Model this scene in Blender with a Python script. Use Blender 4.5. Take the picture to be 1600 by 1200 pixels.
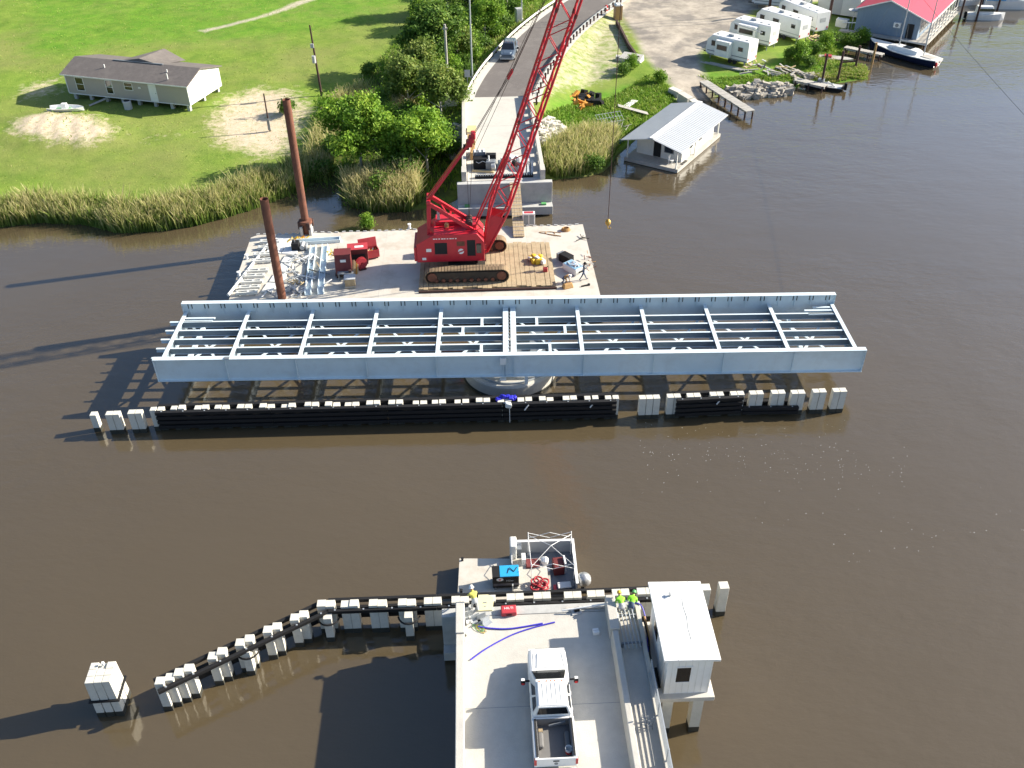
import bpy, bmesh, math, random
import numpy as np
from mathutils import Matrix, Vector
random.seed(7); rng = np.random.default_rng(11)
scene = bpy.context.scene
for o in list(bpy.data.objects): bpy.data.objects.remove(o)
col = scene.collection
R = math.radians

# ---------------------------------------------------------------- camera
FPX = 1450.0; CH = 43.8
_d = np.array([22.0, -1930.0, -FPX]); _d /= np.linalg.norm(_d)
_Z = -_d; _f = np.array([0, 0, -1.0]); _Y = _f - _Z*(_f@_Z); _Y /= np.linalg.norm(_Y)
_X = np.cross(_Y, _Z); _yaw = R(2.1)
_Yw = _Y*math.cos(_yaw) - _X*math.sin(_yaw); _Xw = np.cross(_Yw, _Z)
CR = np.stack([_Xw, _Yw, _Z]); CL = np.array([0, 0, CH])
cd = bpy.data.cameras.new('camera'); cam = bpy.data.objects.new('camera', cd); col.objects.link(cam)
cam.matrix_world = Matrix.Translation(CL) @ Matrix([list(r) for r in CR]).to_4x4()
cd.sensor_width = 36; cd.lens = FPX/1600*36; cd.clip_end = 8000; cd.clip_start = .5
scene.camera = cam
scene.render.resolution_x = 1024; scene.render.resolution_y = 768

# ---------------------------------------------------------------- light
SUN_EL, SUN_AZ = R(28.2), R(12.6)            # azimuth from +X towards +Y
w = bpy.data.worlds.new('World'); scene.world = w; w.use_nodes = True
nt = w.node_tree; sky = nt.nodes.new('ShaderNodeTexSky'); sky.sky_type = 'NISHITA'; sky.sun_disc = False
sky.sun_elevation = SUN_EL; sky.sun_rotation = R(90) - SUN_AZ; sky.air_density = 1.0; sky.dust_density = 1.8; sky.ozone_density = 3.5
bg = nt.nodes['Background']; bg.inputs['Strength'].default_value = 0.088
nt.links.new(sky.outputs['Color'], bg.inputs['Color'])
sl = bpy.data.lights.new('sun', 'SUN'); sl.energy = 5.0; sl.angle = R(0.5); sl.color = (1, .92, .78)
so = bpy.data.objects.new('sun', sl); col.objects.link(so); so.location = (60, 30, 80)
_sd = Vector((math.cos(SUN_EL)*math.cos(SUN_AZ), math.cos(SUN_EL)*math.sin(SUN_AZ), math.sin(SUN_EL)))
so.rotation_euler = _sd.to_track_quat('Z', 'Y').to_euler()
scene.view_settings.view_transform = 'Standard'; scene.view_settings.look = 'None'
scene.view_settings.exposure = 1.15; scene.view_settings.gamma = 1.0

# ---------------------------------------------------------------- helpers
def at(px, py, z=0.0):
    r = CR @ np.array([px-800.0, 600.0-py, -FPX]); t = (z-CH)/r[2]; p = CL + r*t
    return Vector((float(p[0]), float(p[1]), float(p[2])))

def mat(name, c, rough=.7, metal=0., var=.18, scale=3., bump=0., bscale=25., dark=None, dscale=.6, damt=.5, spec=.5, c2=None, trans=0.):
    m = bpy.data.materials.new(name); m.use_nodes = True; n = m.node_tree.nodes; l = m.node_tree.links
    b = n['Principled BSDF']; b.inputs['Roughness'].default_value = rough; b.inputs['Metallic'].default_value = metal
    b.inputs['Specular IOR Level'].default_value = spec
    g = n.new('ShaderNodeNewGeometry')
    nz = n.new('ShaderNodeTexNoise'); nz.inputs['Scale'].default_value = scale; nz.inputs['Detail'].default_value = 5; nz.inputs['Roughness'].default_value = .65
    l.new(g.outputs['Position'], nz.inputs['Vector'])
    mx = n.new('ShaderNodeMix'); mx.data_type = 'RGBA'
    a = [v*(1-var) for v in c]; bb = [min(1, v*(1+var)) for v in (c2 or c)]
    mx.inputs[6].default_value = (*a, 1); mx.inputs[7].default_value = (*bb, 1)
    l.new(nz.outputs['Fac'], mx.inputs[0]); out = mx.outputs[2]
    if dark:
        n2 = n.new('ShaderNodeTexNoise'); n2.inputs['Scale'].default_value = dscale; n2.inputs['Detail'].default_value = 7; n2.inputs['Roughness'].default_value = .7
        l.new(g.outputs['Position'], n2.inputs['Vector'])
        rp = n.new('ShaderNodeValToRGB'); rp.color_ramp.elements[0].position = .48; rp.color_ramp.elements[1].position = .72
        rp.color_ramp.elements[0].color = (0, 0, 0, 1); rp.color_ramp.elements[1].color = (damt, damt, damt, 1)
        l.new(n2.outputs['Fac'], rp.inputs[0])
        m2 = n.new('ShaderNodeMix'); m2.data_type = 'RGBA'; l.new(rp.outputs[0], m2.inputs[0]); l.new(out, m2.inputs[6])
        m2.inputs[7].default_value = (*dark, 1); out = m2.outputs[2]
    l.new(out, b.inputs['Base Color'])
    if bump:
        n3 = n.new('ShaderNodeTexNoise'); n3.inputs['Scale'].default_value = bscale; n3.inputs['Detail'].default_value = 4
        l.new(g.outputs['Position'], n3.inputs['Vector'])
        bp = n.new('ShaderNodeBump'); bp.inputs['Strength'].default_value = bump; bp.inputs['Distance'].default_value = .05
        l.new(n3.outputs['Fac'], bp.inputs['Height']); l.new(bp.outputs[0], b.inputs['Normal'])
    return m

class MB:
    def __init__(s): s.v = []; s.f = []
    def add(s, vs, fs):
        k = len(s.v); s.v += [tuple(p) for p in vs]; s.f += [tuple(i+k for i in f) for f in fs]; return s
    def hexa(s, b, t):      # 4 bottom + 4 top (ccw seen from above)
        return s.add(list(b)+list(t), [(3, 2, 1, 0), (4, 5, 6, 7), (0, 1, 5, 4), (1, 2, 6, 5), (2, 3, 7, 6), (3, 0, 4, 7)])
    def box(s, x0, x1, y0, y1, z0, z1):
        return s.hexa([(x0, y0, z0), (x1, y0, z0), (x1, y1, z0), (x0, y1, z0)], [(x0, y0, z1), (x1, y0, z1), (x1, y1, z1), (x0, y1, z1)])
    def cbox(s, c, d, rz=0.):
        a, b, h = d[0]/2, d[1]/2, d[2]/2; cs, sn = math.cos(rz), math.sin(rz)
        q = [(c[0]+x*cs-y*sn, c[1]+x*sn+y*cs) for x, y in ((-a, -b), (a, -b), (a, b), (-a, b))]
        return s.hexa([(*p, c[2]-h) for p in q], [(*p, c[2]+h) for p in q])
    def beam(s, p, q, w, h, up=(0, 0, 1)):
        p, q, up = Vector(p), Vector(q), Vector(up); d = (q-p).normalized()
        if abs(d.dot(up)) > .98: up = Vector((0, 1, 0))
        sd = d.cross(up).normalized()*(w/2); u = sd.cross(d).normalized()*(h/2)
        a = [p-sd-u, p+sd-u, p+sd+u, p-sd+u]; b = [q-sd-u, q+sd-u, q+sd+u, q-sd+u]
        return s.add(a+b, [(0, 1, 2, 3), (7, 6, 5, 4), (1, 0, 4, 5), (2, 1, 5, 6), (3, 2, 6, 7), (0, 3, 7, 4)])
    def ibeam(s, p, q, d, w, tf=.04, tw=.03):   # top of the beam runs from p to q
        p, q = Vector(p), Vector(q); z = Vector((0, 0, 1))
        s.beam(p-z*tf/2, q-z*tf/2, w, tf); s.beam(p-z*(d-tf/2), q-z*(d-tf/2), w, tf)
        return s.beam(p-z*d/2, q-z*d/2, tw, d-2*tf-.001)
    def tube(s, p, q, r0, r1=None, n=8, cap=True):
        r1 = r0 if r1 is None else r1; p, q = Vector(p), Vector(q); d = (q-p).normalized()
        a = d.orthogonal().normalized(); b = d.cross(a); vs = []
        for c, r in ((p, r0), (q, r1)):
            vs += [c+(a*math.cos(t)+b*math.sin(t))*r for t in [2*math.pi*i/n for i in range(n)]]
        fs = [(i, (i+1) % n, n+(i+1) % n, n+i) for i in range(n)]
        if cap: fs += [tuple(range(n))[::-1], tuple(range(n, 2*n))]
        return s.add(vs, fs)
    def path(s, pts, r, n=6):
        for a, b in zip(pts[:-1], pts[1:]): s.tube(a, b, r, r, n)
        return s
    def lathe(s, prof, n=24, c=(0, 0, 0)):
        vs = []; fs = []; m = len(prof)
        for i in range(n):
            t = 2*math.pi*i/n; vs += [(c[0]+r*math.cos(t), c[1]+r*math.sin(t), c[2]+z) for r, z in prof]
        for i in range(n):
            j = (i+1) % n
            for k in range(m-1): fs.append((i*m+k, j*m+k, j*m+k+1, i*m+k+1))
        return s.add(vs, fs)
    def prism(s, poly, z0, z1):
        n = len(poly); vs = [(x, y, z0) for x, y in poly]+[(x, y, z1) for x, y in poly]
        return s.add(vs, [tuple(range(n))[::-1], tuple(range(n, 2*n))]+[(i, (i+1) % n, n+(i+1) % n, n+i) for i in range(n)])
    def xprism(s, prof, y0, y1):   # profile in XZ (ccw seen from -Y), extruded along Y
        n = len(prof); vs = [(x, y0, z) for x, z in prof]+[(x, y1, z) for x, z in prof]
        return s.add(vs, [tuple(range(n)), tuple(range(n, 2*n))[::-1]]+[(i, n+i, n+(i+1) % n, (i+1) % n) for i in range(n)])
    def loft(s, secs, cap=True, closed=True):
        m = len(secs[0]); vs = [p for sc in secs for p in sc]; fs = []
        for k in range(len(secs)-1):
            for i in range(m if closed else m-1):
                j = (i+1) % m; fs.append((k*m+i, k*m+j, (k+1)*m+j, (k+1)*m+i))
        if cap: fs += [tuple(range(m))[::-1], tuple(range((len(secs)-1)*m, len(secs)*m))]
        return s.add(vs, fs)
    def rock(s, c, r, rnd=random):
        sx, sy, sz = (rnd.uniform(.6, 1.25)*r for _ in range(3)); a = rnd.uniform(0, 6.28); vs = []
        base = [(-1, -1, -1), (1, -1, -1), (1, 1, -1), (-1, 1, -1), (-1, -1, 1), (1, -1, 1), (1, 1, 1), (-1, 1, 1)]
        for x, y, z in base:
            x *= sx*rnd.uniform(.45, 1); y *= sy*rnd.uniform(.45, 1); z *= sz*rnd.uniform(.45, 1)
            vs.append((c[0]+x*math.cos(a)-y*math.sin(a), c[1]+x*math.sin(a)+y*math.cos(a), c[2]+z))
        return s.add(vs, [(3, 2, 1, 0), (4, 5, 6, 7), (0, 1, 5, 4), (1, 2, 6, 5), (2, 3, 7, 6), (3, 0, 4, 7)])
    def build(s, name, m, parent=None, world=False, bevel=0., smooth=False, **kw):
        me = bpy.data.meshes.new(name); v = s.v
        if parent is not None and world:
            Mw = Matrix.Identity(4); pp = parent
            while pp is not None:
                Mw = Matrix.Translation(pp.location) @ pp.rotation_euler.to_matrix().to_4x4() @ Mw; pp = pp.parent
            M = Mw.inverted()
            v = [tuple(M @ Vector(p)) for p in v]
        me.from_pydata(v, [], s.f); me.validate(); me.update()
        if m is not None: me.materials.append(m)
        o = bpy.data.objects.new(name, me); col.objects.link(o)
        if parent is not None: o.parent = parent
        if smooth:
            for p in me.polygons: p.use_smooth = True
        if bevel:
            b = o.modifiers.new('bevel', 'BEVEL'); b.width = bevel; b.segments = 2; b.limit_method = 'ANGLE'
        tag(o, **kw); return o

def tag(o, label=None, cat=None, group=None, kind=None):
    for k, v in (('label', label), ('category', cat), ('group', group), ('kind', kind)):
        if v: o[k] = v
    return o
def root(name, loc, rz=0., label=None, cat=None, group=None):
    o = bpy.data.objects.new(name, None); col.objects.link(o); o.location = loc; o.rotation_euler = (0, 0, rz)
    o.empty_display_size = .3
    return tag(o, label, cat, group)
def copy_tree(o, parent=None):
    c = o.copy(); col.objects.link(c)
    if parent is not None: c.parent = parent
    for ch in [x for x in bpy.data.objects if x.parent == o]: copy_tree(ch, c)
    return c
def share(name, src, parent, loc, rz=0., scale=None):   # another piece that shares mesh data
    o = bpy.data.objects.new(name, src.data); col.objects.link(o); o.parent = parent; o.location = loc; o.rotation_euler = (0, 0, rz)
    if scale: o.scale = scale
    return o
def text(name, body, size, m, parent, loc, rot, ext=.004):
    cu = bpy.data.curves.new(name, 'FONT'); cu.body = body; cu.size = size; cu.extrude = ext; cu.align_x = 'CENTER'; cu.align_y = 'CENTER'
    o = bpy.data.objects.new(name, cu); col.objects.link(o)
    dg = bpy.context.evaluated_depsgraph_get(); me = bpy.data.meshes.new_from_object(o.evaluated_get(dg)); bpy.data.objects.remove(o)
    me.materials.clear(); me.materials.append(m); o = bpy.data.objects.new(name, me); col.objects.link(o)
    o.parent = parent; o.location = loc; o.rotation_euler = rot; return o

# ---------------------------------------------------------------- materials
M = dict(
 conc=mat('light_concrete', (.50, .48, .43), .85, var=.13, scale=2.5, bump=.25, bscale=14, dark=(.36, .34, .31), dscale=.45, damt=.5),
 conc2=mat('weathered_concrete', (.44, .44, .42), .85, var=.15, scale=2., bump=.2, dark=(.24, .24, .23), dscale=.9, damt=.5),
 pile=mat('pile_concrete', (.60, .58, .51), .85, var=.12, scale=4., bump=.2, dark=(.34, .33, .28), dscale=1.5, damt=.35),
 slime=mat('tide_stain', (.035, .035, .028), .6, var=.3, scale=6.),
 steel=mat('pale_blue_grey_paint', (.62, .71, .75), .5, var=.07, scale=1.1, dark=(.47, .50, .50), dscale=.7, damt=.45),
steel2=mat('shade_darkened_blue_grey', (.20, .25, .29), .6, var=.12, scale=1.2, dark=(.13, .15, .16), dscale=.7, damt=.4),  # girder paint darkened for the webs, their shade put into the colour
 galv=mat('galvanised_steel', (.42, .45, .47), .45, .4, var=.15, scale=8.),
 black=mat('black_composite', (.012, .012, .013), .7, var=.3, scale=5., spec=.3),
 rub=mat('black_rubber', (.015, .015, .015), .8, var=.3),
 dark=mat('dark_void', (.01, .011, .012), .8),
 white=mat('white_paint', (.78, .78, .76), .4, var=.07, scale=2., dark=(.62, .61, .58), dscale=1.1, damt=.3),
 roofw=mat('stained_white_roof', (.76, .76, .74), .5, var=.07, scale=1.5, dark=(.50, .49, .46), dscale=.7, damt=.35),
 whitew=mat('weathered_white', (.68, .68, .64), .55, var=.08, scale=2., dark=(.42, .41, .37), dscale=.8, damt=.4),
 glass=mat('dark_glass', (.012, .014, .016), .08, var=.1, spec=.8),
 red=mat('crane_red', (.52, .016, .032), .4, var=.14, scale=1.5, dark=(.28, .016, .022), dscale=.9, damt=.45),
 red2=mat('faded_red', (.45, .04, .05), .5, var=.15, dark=(.25, .04, .04)),
 maroon=mat('dark_maroon', (.14, .022, .022), .6, var=.15, dark=(.2, .07, .05)),
 rust=mat('rusty_steel', (.17, .065, .038), .85, var=.35, scale=2.5, bump=.3, dark=(.07, .03, .025), dscale=1.2, damt=.7),
 drust=mat('dark_rust', (.06, .03, .025), .85, var=.4, scale=4.),
 wood=mat('weathered_plank', (.40, .31, .19), .85, var=.3, scale=3., bump=.3, dark=(.18, .12, .07), dscale=1.3, damt=.6),
 woodg=mat('grey_plank', (.42, .40, .36), .85, var=.25, scale=3., bump=.3, dark=(.2, .19, .17), dscale=1.3, damt=.5),
 lumber=mat('fresh_lumber', (.58, .44, .23), .8, var=.15, scale=3.),
 barge=mat('pale_barge_deck', (.52, .49, .43), .8, var=.10, scale=.9, bump=.15, dark=(.30, .22, .14), dscale=.55, damt=.5),
 hull=mat('barge_hull', (.05, .052, .055), .7, var=.4, scale=1.5, dark=(.10, .05, .03), damt=.6),
 track=mat('dirty_track_steel', (.035, .028, .022), .75, var=.4, scale=5., bump=.4, dark=(.10, .06, .03), damt=.4),
 shoe=mat('muddy_track_shoe', (.22, .155, .09), .85, var=.4, scale=3., dark=(.04, .03, .025), dscale=1.5, damt=.8),
 asph=mat('asphalt', (.13, .115, .107), .9, var=.15, scale=1.6, bump=.3, bscale=60, dark=(.21, .19, .175), dscale=.3, damt=.6),
 gray=mat('grey_metal', (.22, .24, .26), .5, .3, var=.15), lgray=mat('light_grey', (.45, .46, .46), .6, var=.1),
 blue=mat('blue_hose', (.05, .04, .45), .5), cyan=mat('bright_blue_paint', (.03, .33, .62), .4), navy=mat('navy_hull', (.012, .018, .05), .3),
 yellow=mat('yellow_paint', (.62, .42, .03), .6, var=.15), orange=mat('orange_yellow_paint', (.55, .24, .03), .65, var=.3),
 cream=mat('cream_foam', (.70, .64, .38), .8), wrap=mat('plastic_wrap', (.62, .62, .60), .4, var=.2, scale=6.), tarp=mat('blue_tarp', (.02, .02, .42), .5, var=.3, scale=6.),
 siding=mat('grey_beige_siding', (.40, .36, .31), .7, var=.05), shingle=mat('brown_shingle', (.135, .118, .108), .9, var=.3, scale=2.2, bump=.4, bscale=8, dark=(.20, .175, .155), dscale=.8, damt=.7),
 roofm=mat('grey_metal_roof', (.50, .52, .54), .45, .2, var=.08, dark=(.38, .39, .40), damt=.3), roofr=mat('red_metal_roof', (.42, .035, .075), .5, var=.06),
 mblue=mat('blue_grey_siding', (.18, .25, .33), .6, var=.08), cblue=mat('container_blue', (.02, .06, .28), .5), rockm=mat('riprap_stone', (.36, .33, .28), .9, var=.35, scale=2., bump=.5),
 rockw=mat('white_limestone', (.60, .57, .50), .9, var=.25, scale=2., bump=.5), skin=mat('skin', (.35, .19, .12), .6), denim=mat('denim', (.07, .10, .17), .85), grays=mat('grey_shirt', (.22, .23, .25), .85),
 hivis=mat('hi_vis_green', (.28, .70, .04), .7), yshirt=mat('yellow_shirt', (.66, .60, .12), .8), boot=mat('boots', (.05, .04, .03), .8), tan=mat('tan_canvas', (.42, .25, .10), .85, var=.3),
 silver=mat('silver_blue_car', (.11, .15, .20), .3, .4, var=.04), redl=mat('red_lens', (.5, .02, .02), .3), amber=mat('amber_lens', (.6, .12, .02), .3), tyre=mat('tyre', (.02, .02, .02), .85),
 bedl=mat('bed_liner', (.16, .155, .15), .8, var=.15, scale=6.), brass=mat('yellow_hook', (.45, .28, .06), .5, .3), green=mat('green_bearing', (.10, .35, .12), .6), tank=mat('galv_tank', (.5, .5, .5), .3, .6),
)
# ================================================================ ground and water
def lin(p, q, n): return [(p[0]+(q[0]-p[0])*i/n, p[1]+(q[1]-p[1])*i/n) for i in range(n)]
SH = [(-300, 372), (-60, 362), (0, 354), (60, 347), (130, 350), (185, 363), (240, 361), (300, 353), (350, 340), (400, 325), (440, 309), (465, 300),
      (480, 291), (500, 286), (520, 289), (535, 304), (545, 322), (580, 333), (640, 330), (690, 322), (715, 312), (722, 285), (850, 280), (866, 281), (880, 279), (910, 277), (940, 270),
      (955, 257), (965, 243), (985, 226), (1005, 208), (1025, 193), (1045, 180), (1062, 168), (1085, 160), (1112, 160), (1122, 151), (1140, 152), (1170, 154),
      (1200, 152), (1235, 149), (1245, 137), (1262, 129), (1280, 134), (1300, 131), (1330, 127), (1352, 123), (1358, 113), (1345, 104), (1318, 99), (1300, 92),
      (1310, 82), (1335, 74), (1352, 62), (1378, 50), (1402, 38), (1428, 20), (1448, 0), (1468, -30)]
shore = [tuple(at(x, y, .05)[:2]) for x, y in SH]
land = [(-3000, 60), (-160, 78)] + shore + [(90, 215), (200, 330), (420, 700), (900, 3200), (-3000, 3200)]
near = [(-3000, -3000), (3000, -3000), (3000, -40), (300, -28), (60, -20), (-60, -24), (-300, -30), (-3000, -60)]
def sdf(X, Y, poly):
    d = np.full(X.shape, 1e9); ins = np.zeros(X.shape, bool); n = len(poly)
    for i in range(n):
        x0, y0 = poly[i]; x1, y1 = poly[(i+1) % n]; dx, dy = x1-x0, y1-y0; L = dx*dx+dy*dy+1e-12
        t = np.clip(((X-x0)*dx+(Y-y0)*dy)/L, 0, 1); d = np.minimum(d, (X-x0-t*dx)**2+(Y-y0-t*dy)**2)
        c = ((y0 > Y) != (y1 > Y)); ins ^= c & (X < dx*(Y-y0)/(dy if abs(dy) > 1e-9 else 1e-9)+x0)
    d = np.sqrt(d); return np.where(ins, d, -d)
def vnoise(X, Y, s, seed=0):
    g = np.random.default_rng(seed).random((256, 256)); x = X/s; y = Y/s; xi = np.floor(x).astype(int); yi = np.floor(y).astype(int)
    fx = x-xi; fy = y-yi; fx = fx*fx*(3-2*fx); fy = fy*fy*(3-2*fy); a = lambda i, j: g[(xi+i) % 256, (yi+j) % 256]
    return (a(0, 0)*(1-fx)+a(1, 0)*fx)*(1-fy)+(a(0, 1)*(1-fx)+a(1, 1)*fx)*fy
# road centre line with height and half width (bridge approach, then asphalt bending right and falling to grade)
RD = [(2.6, 88.3, 3.3, 3.9), (2.7, 100, 3.3, 3.9), (2.95, 110, 3.3, 3.9), (4.0, 117, 3.25, 3.95), (6.4, 126.5, 3.05, 4.0), (11.3, 142, 2.5, 4.05), (18.2, 158, 1.95, 4.2), (28, 175, 1.5, 4.3), (49, 202, 1.3, 4.3), (90, 245, 1.3, 4.3), (300, 440, 1.3, 4.3)]
def cat(P, n=10):
    out = []; Q = [P[0]]+list(P)+[P[-1]]
    for i in range(1, len(Q)-2):
        a, b, c, d = map(np.array, Q[i-1:i+3])
        for k in range(n):
            t = k/n; out.append(.5*((2*b)+(c-a)*t+(2*a-5*b+4*c-d)*t*t+(3*b-a-3*c+d)*t**3))
    return out+[np.array(P[-1], float)]
RC = cat(RD, 12)
def road_at(X, Y):
    d = np.full(X.shape, 1e9); z = np.zeros(X.shape)
    for a, b in zip(RC[:-1], RC[1:]):
        dx, dy = b[0]-a[0], b[1]-a[1]; L = dx*dx+dy*dy+1e-9; t = np.clip(((X-a[0])*dx+(Y-a[1])*dy)/L, 0, 1)
        q = np.hypot(X-a[0]-t*dx, Y-a[1]-t*dy); m = q < d; d = np.where(m, q, d); z = np.where(m, a[2]+(b[2]-a[2])*t, z)
    return d, z
def grow(a, b, step, far, k=1.22):
    c = list(np.arange(a, b+1e-6, step)); lo = []; hi = []; s = step; x = a
    while x > -far: s *= k; x -= s; lo.append(x)
    s = step; x = b
    while x < far: s *= k; x += s; hi.append(x)
    return np.array(lo[::-1]+c+hi)
gx = grow(-92, 98, .7, 3000); gy = grow(82, 186, .7, 3000)
GX, GY = np.meshgrid(gx, gy, indexing='ij')
SD = np.maximum(sdf(GX, GY, land), sdf(GX, GY, near))
GZ = np.interp(SD, [-9, -1.5, 0, 1.2, 5, 20], [-2.5, -.6, 0., .45, .9, 1.2])
GZ += np.where(SD > 0, (vnoise(GX, GY, 6, 1)-.5)*.25+(vnoise(GX, GY, 1.7, 2)-.5)*.10, 0)*np.clip(SD/4, 0, 1)
def poly_px(pts, z=1.): return [tuple(at(x, y, z)[:2]) for x, y in pts]
def mask(pts, soft, z=1.):
    return np.clip(sdf(GX, GY, poly_px(pts, z))/soft+.5, 0, 1)
rd, rz = road_at(GX, GY)
ramp = mask([(1062, 170), (1050, 160), (1075, 130), (1115, 126), (1128, 150), (1110, 166), (1085, 172)], 2.)
GZ = np.where(ramp > 0, GZ*(1-ramp)+ramp*np.interp(SD, [-6, 0, 10], [-.8, .0, 1.0]), GZ)
emb = rz-.12-np.clip(rd-4.6, 0, 99)*.42
emb = np.where((GY > 106) & (GY < 520), emb, np.where(GY > 96, emb-(106-GY)*.32, -9))
GZ = np.maximum(GZ, emb)
mound = mask([(5, 215), (25, 190), (80, 178), (155, 184), (190, 205), (182, 224), (140, 236), (70, 232)], 5.)
GZ += mound*(.7+.14*np.sin((GX*.95+GY*.25)*3.2+vnoise(GX, GY, 3, 5)*4))
sand = np.maximum.reduce([mound, mask([(20, 135), (100, 118), (112, 145), (60, 160), (20, 165)], 5.)*.75, mask([(315, 195), (345, 152), (400, 138), (462, 140), (500, 172), (480, 205), (462, 245), (395, 248), (330, 230)], 7.),
      mask([(150, 210), (230, 185), (335, 185), (320, 240), (190, 245)], 12.)*.5, mask([(-20, 170), (20, 172), (40, 240), (-20, 255)], 7.)*.5])
track = np.maximum(mask([(300, 50), (395, 30), (460, 4), (520, -14), (545, -14), (480, 8), (400, 36), (320, 54)], 2.)*.9, 0)
grav = np.maximum.reduce([mask([(955, 12), (985, -60), (1500, -60), (1330, -5), (1180, 20), (1160, 45), (1120, 70), (1100, 85), (1105, 112), (1125, 140), (1112, 158), (1060, 168), (1050, 140), (1020, 110), (1000, 90), (985, 55)], 2.5)])
bleach = np.maximum(mask([(838, 152), (868, 88), (933, 26), (975, 6), (1002, 96), (985, 112), (955, 128), (925, 140), (900, 152), (870, 172), (852, 182)], 4.)*.72, mask([(940, 20), (965, 15), (985, 70), (985, 100), (950, 95)], 3.)*.75)
lush = np.maximum.reduce([mask([(845, 175), (900, 150), (1000, 120), (1045, 130), (1060, 160), (1000, 200), (960, 245), (860, 280), (845, 200)], 4.)*.9, mask([(1085, 115), (1110, 110), (1180, 105), (1250, 60), (1350, 60), (1360, 125), (1240, 145), (1130, 145)], 3.)*.9,
      mask([(0, 20), (0, -40), (700, -40), (640, 30), (420, 80), (200, 85), (0, 110)], 14.)*.8])
weed = np.maximum(mask([(440, 330), (480, 210), (505, 160), (560, 130), (620, 60), (680, 0), (690, -80), (900, -80), (790, 70), (735, 150), (725, 300), (600, 335)], 4.), 0)
def ground_mat():
    m = bpy.data.materials.new('ground_cover'); m.use_nodes = True; n = m.node_tree.nodes; l = m.node_tree.links; b = n['Principled BSDF']
    b.inputs['Roughness'].default_value = .95; b.inputs['Specular IOR Level'].default_value = .15
    g = n.new('ShaderNodeNewGeometry')
    def noise(s, d=6, r=.65):
        q = n.new('ShaderNodeTexNoise'); q.inputs['Scale'].default_value = s; q.inputs['Detail'].default_value = d; q.inputs['Roughness'].default_value = r
        l.new(g.outputs['Position'], q.inputs['Vector']); return q.outputs['Fac']
    def ramp_(f, p0, p1, c0, c1):
        q = n.new('ShaderNodeValToRGB'); e = q.color_ramp.elements; e[0].position = p0; e[1].position = p1; e[0].color = (*c0, 1); e[1].color = (*c1, 1); l.new(f, q.inputs[0]); return q.outputs[0]
    def mix(f, a, c):
        q = n.new('ShaderNodeMix'); q.data_type = 'RGBA'; l.new(f, q.inputs[0]); l.new(a, q.inputs[6])
        if isinstance(c, tuple): q.inputs[7].default_value = (*c, 1)
        else: l.new(c, q.inputs[7])
        return q.outputs[2]
    def attr(nm, amp=1.1, s=1.1):      # mask with its edge broken up by noise
        q = n.new('ShaderNodeAttribute'); q.attribute_name = nm
        a = n.new('ShaderNodeMath'); a.operation = 'MULTIPLY_ADD'; l.new(noise(s, 7, .75), a.inputs[0]); a.inputs[1].default_value = amp*1.6; l.new(q.outputs['Fac'], a.inputs[2])
        c = n.new('ShaderNodeMath'); c.operation = 'MULTIPLY_ADD'; l.new(a.outputs[0], c.inputs[0]); c.inputs[1].default_value = 2.2; c.inputs[2].default_value = -2.2*(.5+amp*.8); c.use_clamp = True
        z = n.new('ShaderNodeMath'); z.operation = 'MULTIPLY'; l.new(c.outputs[0], z.inputs[0])
        k = n.new('ShaderNodeMath'); k.operation = 'GREATER_THAN'; l.new(q.outputs['Fac'], k.inputs[0]); k.inputs[1].default_value = .01; l.new(k.outputs[0], z.inputs[1]); return z.outputs[0]
    fine = noise(6, 8, .8); mid = noise(.5, 6, .7); big = noise(.06, 4, .6)
    grass = ramp_(mid, .3, .7, (.11, .20, .024), (.22, .30, .048))
    grass = mix(ramp_(big, .42, .62, (0, 0, 0), (.55,)*3), grass, ramp_(fine, .3, .7, (.20, .21, .06), (.30, .27, .11)))
    grass = mix(attr('lush', .7, .3), grass, ramp_(mid, .3, .7, (.075, .20, .015), (.15, .30, .025)))
    grass = mix(ramp_(noise(2.2, 9, .85), .50, .68, (0, 0, 0), (.32,)*3), grass, (.06, .12, .018))
    weedc = ramp_(fine, .3, .7, (.03, .06, .012), (.12, .12, .04)); c = mix(attr('weed', .5, .8), grass, weedc)
    sandc = ramp_(noise(1.6, 8, .75), .3, .7, (.50, .40, .27), (.66, .56, .42)); c = mix(attr('sand', 1., .9), c, sandc); c = mix(attr('bleach', 1., .8), c, ramp_(fine, .3, .75, (.40, .35, .24), (.60, .54, .42)))
    c = mix(attr('track', .5, 1.5), c, (.50, .44, .34))
    gv = ramp_(noise(.35, 8, .7), .35, .65, (.27, .24, .20), (.50, .44, .36)); gv = mix(ramp_(noise(.18, 5, .6), .52, .62, (0, 0, 0), (.7,)*3), gv, (.19, .175, .16))
    c = mix(attr('grav', .35, .6), c, gv); c = mix(attr('mud', .4, 1.), c, (.055, .042, .028))
    l.new(c, b.inputs['Base Color'])
    bp = n.new('ShaderNodeBump'); bp.inputs['Strength'].default_value = .6; bp.inputs['Distance'].default_value = .12; l.new(noise(4, 8, .8), bp.inputs['Height']); l.new(bp.outputs[0], b.inputs['Normal'])
    return m
mud = np.clip(1-np.abs(SD+.2)/1.1, 0, 1)*np.where(SD > -3, 1, 0); mud = np.maximum(mud, ramp*np.clip(1-SD/3.5, 0, 1))
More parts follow.
